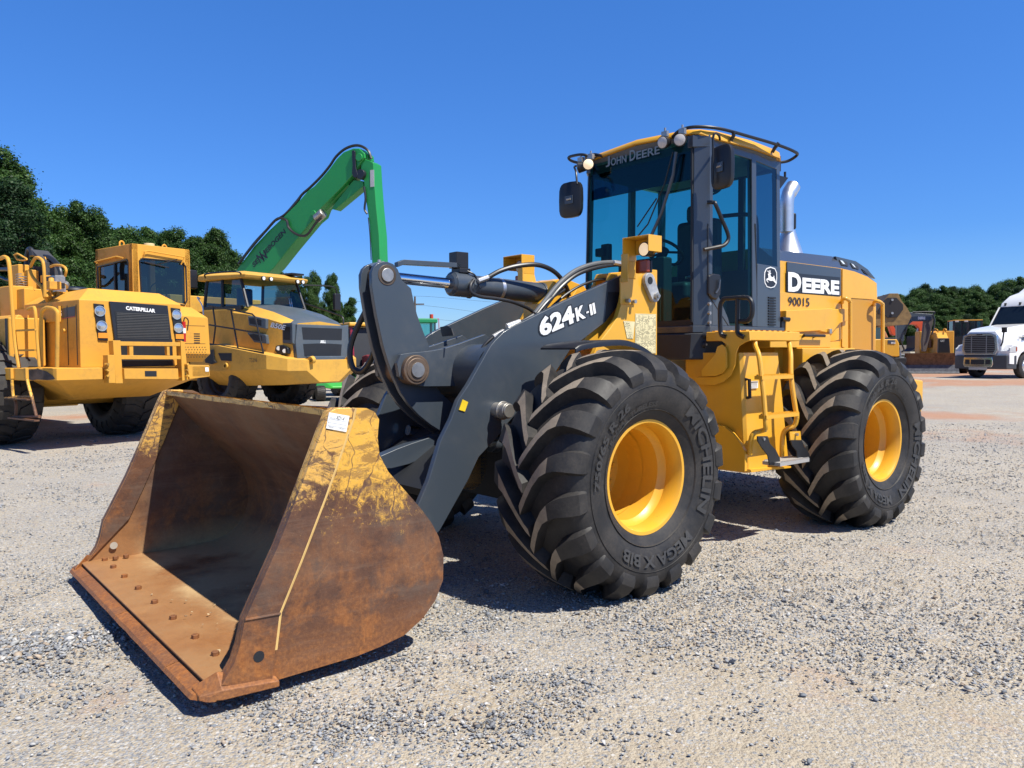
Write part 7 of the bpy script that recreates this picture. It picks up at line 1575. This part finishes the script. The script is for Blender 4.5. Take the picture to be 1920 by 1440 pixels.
# cab
cz0, cz1 = z2 - .1, dp(1790, 600, 'x', -1.0).z; ya, yb = sorted((dp(1786, 600, 'x', -1.0).y, dp(1842, 600, 'x', -1.0).y)); ya += .0
q = MB(); q.box(-2.3, -.9, ya, yb, cz1 - .05, cz1); rf_ = q.obj('cab_roof', M['cat'], dz, bevel=.02)
q = MB()
for x in (-.95, -2.3):
    for y in (ya, (ya + yb) / 2 - .05, yb - .1): q.box(x, x + .08, y, y + .1, cz0 - .3, cz1 - .05)
q.box(-2.3, -.9, ya, yb, cz0 - .8, cz0 - .1); q.obj('cab_frame', M['black'], dz)
q = MB(); q.box(-2.25, -.92, ya + .04, yb - .04, cz0 - .1, cz1 - .06); q.obj('cab_glass', glass('dozer glass', (.25, .42, .5), .06), dz)
for y in (ya + .1, ya + .55): q = MB(); q.box(-.9, -.84, y, y + .18, cz1 - .12, cz1 - .04); q.obj('roof_light', M['lamp'], rf_)

# ---- wheel loader beyond, only its raised bucket in sight
BF = Frame(16.2, 34.5, R(-12), .3); bl2 = BF.root('far_wheel_loader')
tag(bl2, 'far loader whose raised brown bucket with black octagonal plate shows past the rear handrail', 'wheel loader')
bp_ = lambda pts, v=-1.35: BF.poly(pts, 'y', v, 1636, 540, .118)
q = MB(); q.prism(bp_([(270, 85), (410, 85), (450, 185), (560, 330), (620, 450), (560, 580), (420, 592), (-120, 600), (-120, 450), (60, 390), (90, 325)]), 'y', -1.35, -1.30); q.prism(bp_([(420, 592), (-120, 600), (-120, 520), (400, 510)]), 'y', -1.30, 1.35); q.prism(bp_([(270, 85), (330, 85), (90, 400), (40, 400)]), 'y', -1.30, 1.35)
bb = q.obj('bucket', plain('tan scuffed bucket', (.24, .145, .05), .6, var=.3), bl2, bevel=.01)
q = MB(); q.prism(bp_([(235, 155), (375, 152), (480, 265), (485, 340), (385, 468), (235, 475), (180, 420), (85, 420), (85, 350), (170, 215)]), 'y', -1.40, -1.351); op = q.obj('end_plate', plain('black brown plate', (.022, .017, .015), .6), bb, bevel=.01)
for x, z in ((312, 188), (312, 400)): c = BF.P(1636 + x * .118, 540 + z * .118, 'y', -1.4); q = MB(); q.cyl((c.x, -1.40, c.z), (c.x, -1.44, c.z), .05, n=10); q.obj('plate_bolt', M['steel'], op)
a = BF.P(1640, 606, 'y', 0)
for s in (1, -1): q = MB(); q.prism([(a.x + .2, a.z - .1), (a.x, a.z + .3), (a.x - 3.4, 1.5), (a.x - 3.2, 1.0)], 'y', s * .5 - .1, s * .5 + .1); q.obj('lift_arm', M['charcoal'], bl2)
q = MB(); q.box(a.x - 7.5, a.x - 3.0, -.7, .7, .7, 1.8); q.obj('body', M['cat'], bl2, bevel=.05)
q = MB(); q.box(a.x - 5.2, a.x - 3.8, -.65, .65, 1.8, 3.1); q.obj('cab', glass('far loader glass', (.25, .35, .38), .08), bl2); q = MB(); q.box(a.x - 5.3, a.x - 3.7, -.7, .7, 3.1, 3.22); q.obj('cab_roof', M['cat'], bl2, bevel=.03)
for x in (a.x - 3.4, a.x - 6.4):
    for s in (1, -1): put(AT_, 'wheel', (x, s * .95, .72), bl2, scale=(.77, .7, .77))

# ---- excavators
def excavator(name, X, Y, yaw, label, group, arm_pts, body_pts, ref=(1636, 540, .118)):
    E_ = Frame(X, Y, R(yaw), ZR); o = E_.root(name); tag(o, label, 'excavator', group)
    for k, (nm, pts, v, w, mt) in enumerate(arm_pts):
        q = MB(); q.prism(E_.poly(pts, 'y', v, *ref), 'y', v, v + w); q.obj(nm, mt, o, bevel=.02)
    for (nm, pts, v, w, mt) in body_pts:
        q = MB(); q.prism(E_.poly(pts, 'y', v, *ref), 'y', v, v + w); q.obj(nm, mt, o, bevel=.04)
    return E_, o
OR = paint('orange red paint', (.62, .085, .022), .4, .2, (.3, .15, .08), .1)
EY = M['deere']
E1, e1 = excavator('excavator', 20.0, 40.5, -8, 'yellow and grey excavator whose charcoal arm reaches down behind the dozer blade', 'excavators beyond the rear tyre',
    [('boom', [(395, 860), (390, 600), (420, 560), (560, 430), (600, 385), (690, 395), (960, 415), (980, 440), (960, 490), (900, 525), (640, 530), (560, 590), (510, 720), (500, 850)], -.15, .3, M['charcoal']),
     ('stick', [(830, 480), (940, 430), (975, 470), (960, 560), (920, 740), (880, 900), (850, 1010), (800, 1010), (790, 850)], -.12, .24, plain('brown grey arm steel', (.09, .075, .065), .6))],
    [('body', [(-60, 812), (390, 815), (425, 880), (430, 1085), (380, 1095), (-60, 1050)], -1.1, 2.2, EY), ('rear_cover', [(245, 826), (360, 828), (360, 888), (245, 886)], -1.12, .02, M['charcoal']), ('track', [(-60, 1110), (540, 1105), (545, 1160), (500, 1275), (-60, 1275)], -1.1, .45, M['dark']), ('track', [(-60, 1110), (540, 1105), (545, 1160), (500, 1275), (-60, 1275)], .65, .45, M['dark'])])
q = MB(); q.box(*[f(E1.P(1636 + x * .118, 540 + 625 * .118, 'y', -1.0).x for x in (-40, 130)) for f in (min, max)], -1.0, .1, E1.P(1640, 636, 'y', -1).z - .2, E1.P(1640, 612, 'y', -1).z); q.obj('cab', glass('excavator cab glass', (.3, .4, .4), .1), e1)
q = MB(); a, c = E1.P(1636 - 5, 540 + 605 * .118, 'y', -1), E1.P(1636 + 15.5, 540 + 625 * .118, 'y', -1); q.box(a.x, c.x, -1.05, .15, c.z, a.z); q.obj('cab_roof', EY, e1)
A = E1.P(1636 + 722 * .118, 540 + 500 * .118, 'y', -.155); vs, fs = text_fit('DEERE', (E1.P(1636 + 838 * .118, 600, 'y', -.155) - E1.P(1636 + 722 * .118, 600, 'y', -.155)).length, .14, bold=.05, extrude=0); q = MB(); q.add(place2d(vs, A, (1, 0, 0), (0, 0, 1)), fs); q.obj('maker_lettering', M['white'], e1, smooth=False)
A = E1.P(1636 + 296 * .118, 540 + 886 * .118, 'y', -1.125); vs, fs = text_fit('85G', .20, .09, bold=.03, extrude=0); q = MB(); q.add(place2d(vs, A, (1, 0, 0), (0, 0, 1)), fs); q.obj('model_lettering', M['white'], e1, smooth=False)
for pts in ([(640, 385), (960, 380), (975, 410), (960, 430)], [(960, 430), (985, 520), (970, 640), (940, 740)], [(510, 740), (560, 590), (620, 520)], [(440, 800), (470, 900), (500, 980), (460, 1020)]):
    q = MB(); q.tube([E1.P(1636 + x * .118, 540 + z * .118, 'y', -.25) for x, z in pts], .04, 6, sm=4); q.obj('hydraulic_hose', M['hose'], e1)
E2, e2 = excavator('excavator', 23.0, 46.5, -5, 'orange red excavator arm seen through the bend of the charcoal arm', 'excavators beyond the rear tyre',
    [('boom', [(600, 575), (640, 530), (790, 522), (850, 600), (850, 760), (815, 860), (770, 790), (740, 640), (700, 590)], -.2, .35, OR), ('stick', [(740, 600), (770, 760), (820, 880), (870, 1010), (820, 1010), (740, 820), (715, 680)], -.1, .2, M['steel'])],
    [('body', [(700, 760), (760, 760), (800, 900), (800, 1010), (600, 1010), (690, 960)], -.7, 1.4, M['dark'])])
E3, e3 = excavator('excavator', 21.6, 49.0, -5, 'orange red excavator arm below the raised brown bucket', 'excavators beyond the rear tyre',
    [('boom', [(260, 600), (330, 590), (385, 690), (360, 760), (310, 740)], -.2, .35, OR)], [('body', [(160, 640), (185, 645), (255, 790), (180, 800)], -.8, 1.4, plain('pale orange panel', (.6, .25, .10), .5)), ('lower_body', [(100, 790), (420, 790), (420, 900), (100, 900)], -.9, 1.6, M['dark'])])
# orange markers, pale tank and low guard rail between the machines
GF = Frame(26.0, 58.0, 0, ZR)
def gbox(name, x0, y0, x1, y1, d, mat, label=None, cat=None, grp=None, dep=.4):
    F_ = Frame(0, d, 0, ZR); a, c = F_.P(x0, y1, 'y', 0), F_.P(x1, y0, 'y', 0); q = MB(); q.box(a.x, c.x, 0, dep, max(0, a.z), c.z); o = q.obj(name, mat, None, bevel=min(.03, (c.x - a.x) / 5)); o.location = (0, d, ZR)
    if label: tag(o, label, cat, grp)
    return o
g_ = Frame(0, 70, 0, ZR); q = MB(); x0, x1 = g_.P(1690, 640, 'y', 0).x, g_.P(1760, 640, 'y', 0).x
for z in (.55, .85, 1.15): q.box(x0, x1, 0, .06, z, z + .16)
for i in range(9): x = x0 + (x1 - x0) * i / 8; q.box(x - .06, x + .06, .06, .16, 0, 1.35)
o = q.obj('guard_rail', plain('grey galvanised rail', (.30, .33, .33), .6)); o.location = (0, 70, ZR); tag(o, 'low grey rail fence in front of the distant wood', 'fence')
q = MB(); F_ = Frame(0, 52, 0, ZR); q.prism(F_.poly([(1702, 647), (1720, 648), (1722, 664), (1707, 664)], 'y', 0), 'y', 0, 1.2); o = q.obj('stockpile_skip', plain('cream skip', (.62, .58, .42), .6), bevel=.03); o.location = (0, 52, ZR); tag(o, 'cream coloured skip between the two excavator arms', 'skip')
for i, (x, y, w) in enumerate(((1744.5, 641, 2.2), (1753, 634, 2.2))):
    F_ = Frame(0, 48, 0, ZR); a = F_.P(x, y, 'y', 0); q = MB(); q.lathe([(.16, 0), (.03, .55), (.02, .56)], (a.x, 0, a.z - .1), (0, 0, 1), 14); q.box(a.x - .2, a.x + .2, -.2, .2, a.z - .14, a.z - .1); q.cyl((a.x, 0, -.0), (a.x, 0, a.z - .1), .12, n=8)
    o = q.obj('marker_cone', OR); o.location = (0, 48, ZR); tag(o, ['lower orange cone beside the black radiator guard', 'upper orange cone beside the black radiator guard'][i], 'cone')

# ---- things glimpsed between the dump truck and the loader
KF = Frame(0, 30, R(0)); 
rk = Frame(-5.6, 30.0, R(-60)); rt_ = rk.root('red_tractor'); tag(rt_, 'dark red farm machine with yellow roof, half hidden behind the loader bellcrank', 'tractor')
RD = paint('dark red paint', (.25, .012, .02), .35, .1, (.2, .1, .08), .3)
q = MB(); q.prism([(-.8, 1.1), (-.8, 2.55), (.5, 2.55), (.75, 1.1)], 'y', -.75, .75); q.obj('cab', M['dark'], rt_, bevel=.05)
for y in (-.78, .70): q = MB(); q.tube([(.82, y + .04, 1.1), (.55, y + .04, 2.55), (-.82, y + .04, 2.55), (-.85, y + .04, 1.1)], .06, 8); q.obj('cab_frame', RD, rt_)
q = MB(); q.box(-.9, .7, -.85, .85, 2.6, 2.75); q.obj('cab_roof', M['deere'], rt_, bevel=.05)
q = MB(); q.prism([(.75, .8), (.75, 1.5), (1.2, 1.55), (2.3, 1.4), (2.4, .8)], 'y', -.42, .42); q.obj('bonnet', RD, rt_, bevel=.06)
q = MB(); q.box(-.9, .6, -1.2, -.8, 1.15, 1.35); q.box(-.9, .6, .8, 1.2, 1.15, 1.35); q.obj('fender', RD, rt_, bevel=.05)
for x, s_ in ((-.3, .85), (1.8, .6)):
    for s in (1, -1): put(GT, 'wheel', (x, s * .95, .94 * s_), rt_, scale=(s_, .5, s_))
# green utility vehicle low behind the near tyre
gf_ = Frame(-5.9, 27.0, R(-70)); gu = gf_.root('green_mower'); tag(gu, 'low green mower deck on black wheels, seen under the dump truck bumper', 'mower')
gm_ = paint('grass green paint', (.06, .42, .05), .3, .05, (.1, .2, .05), .4)
q = MB(); q.loft([[(.9, -.5, .42), (.9, .5, .42), (.9, .4, .50), (.9, -.4, .50)], [(.2, -.9, .48), (.2, .9, .48), (.2, .7, .72), (.2, -.7, .72)], [(-.9, -.8, .5), (-.9, .8, .5), (-.9, .6, .8), (-.9, -.6, .8)]]); q.obj('hood', gm_, gu, bevel=.04)
q = MB(); q.box(-1.0, -.6, -.4, .4, .8, 1.0); q.box(-1.1, -.9, -.4, .4, .9, 1.3); q.obj('seat', M['dark'], gu, bevel=.05)
q = MB(); q.tube([(-1.1, -.45, .7), (-1.15, -.45, 1.7), (-1.15, .45, 1.7), (-1.1, .45, .7)], .03, 8); q.obj('roll_bar', M['dark'], gu)
for x, s_ in ((-.7, .34), (.6, .28)):
    for s in (1, -1): put(GT, 'wheel', (x, s * .75, .94 * s_), gu, scale=(s_, .35, s_))
# green tractor cab seen over the far lift arm
tf_ = Frame(-4.55, 38.0, R(-75)); gt = tf_.root('green_tractor'); tag(gt, 'green tractor roof with red beacon, seen over the far lift arm', 'tractor')
zt_ = _ray(805, 598); zt_ = CH + zt_.z / zt_.y * 38; yy0, yy1 = -.75, .75
q = MB(); q.box(-.8, .8, -.85, .85, zt_ - .22, zt_); q.obj('cab_roof', paint('tractor green', (.01, .24, .08), .35, .05, (.1, .2, .1), .3), gt, bevel=.06)
q = MB(); q.box(-.7, .7, -.72, .72, 1.3, zt_ - .23); q.obj('cab_glass', glass('tractor glass', (.35, .7, .68), .08), gt)
for x in (-.72, .68):
    for y in (-.74, .70): q = MB(); q.box(x, x + .06, y, y + .06, 1.2, zt_ - .22); q.obj('cab_pillar', M['dark'], gt)
q = MB(); q.box(-1.2, 2.4, -.5, .5, .8, 1.5); q.obj('bonnet', paint('tractor green body', (.01, .24, .08), .35, .05, (.1, .2, .1), .3), gt, bevel=.06)
for x, s_ in ((-.4, .9), (2.0, .6)):
    for s in (1, -1): put(GT, 'wheel', (x, s * 1.0, .94 * s_), gt, scale=(s_, .55, s_))
a = tf_.P(809, 594, 'x', .4); q = MB(); q.cyl((.4, a.y, a.z - .14), (.4, a.y, a.z + .12), .09, n=14); q.cyl((.4, a.y, zt_ - .9), (.4, a.y, a.z - .14), .025, n=8); q.tube([(.4, a.y, zt_ - .02), (.4, a.y + .35, zt_), (.4, a.y + .36, zt_ - .45)], .02, 6); q.obj('beacon', plain('red beacon', (.55, .06, .03), .3), gt)
# utility pole with its cables
pf_ = Frame(0, 95, 0); a = pf_.P(778, 556, 'y', 0); q = MB(); q.cyl((a.x, 0, 0), (a.x, 0, a.z), .16, .11, n=8); pole = q.obj('wood_pole', M['bark']); pole.name = 'utility_pole'; pole.location = (0, 95, 0); tag(pole, 'thin wooden utility pole with wires, just right of the bellcrank', 'utility pole')
q = MB(); q.box(a.x - 1.1, a.x + 1.1, -.06, .06, a.z - 1.0, a.z - .85); q.obj('cross_arm', M['bark'], pole)
for i, (ya_, yb_, yc_) in enumerate(((580, 575, 596), (602, 600, 607), (560, 558, 566))):
    A, B, C_ = pf_.P(560, ya_ + 8, 'y', 0), pf_.P(778, yb_ - 3, 'y', 0), pf_.P(1120, yc_ + 4, 'y', 0)
    q = MB(); q.tube(crom([A, (A + B) / 2 - Vector((0, 0, .25)), B, (B + C_) / 2 - Vector((0, 0, .35)), C_], 6), .013, 5); w_ = q.obj('power_line', M['black']); w_.location = (0, 95, 0); tag(w_, ['upper middle wire crossing the gap left of the cab', 'lowest wire crossing the gap left of the cab', 'highest wire crossing the gap left of the cab'][i], 'power line', 'overhead wires')
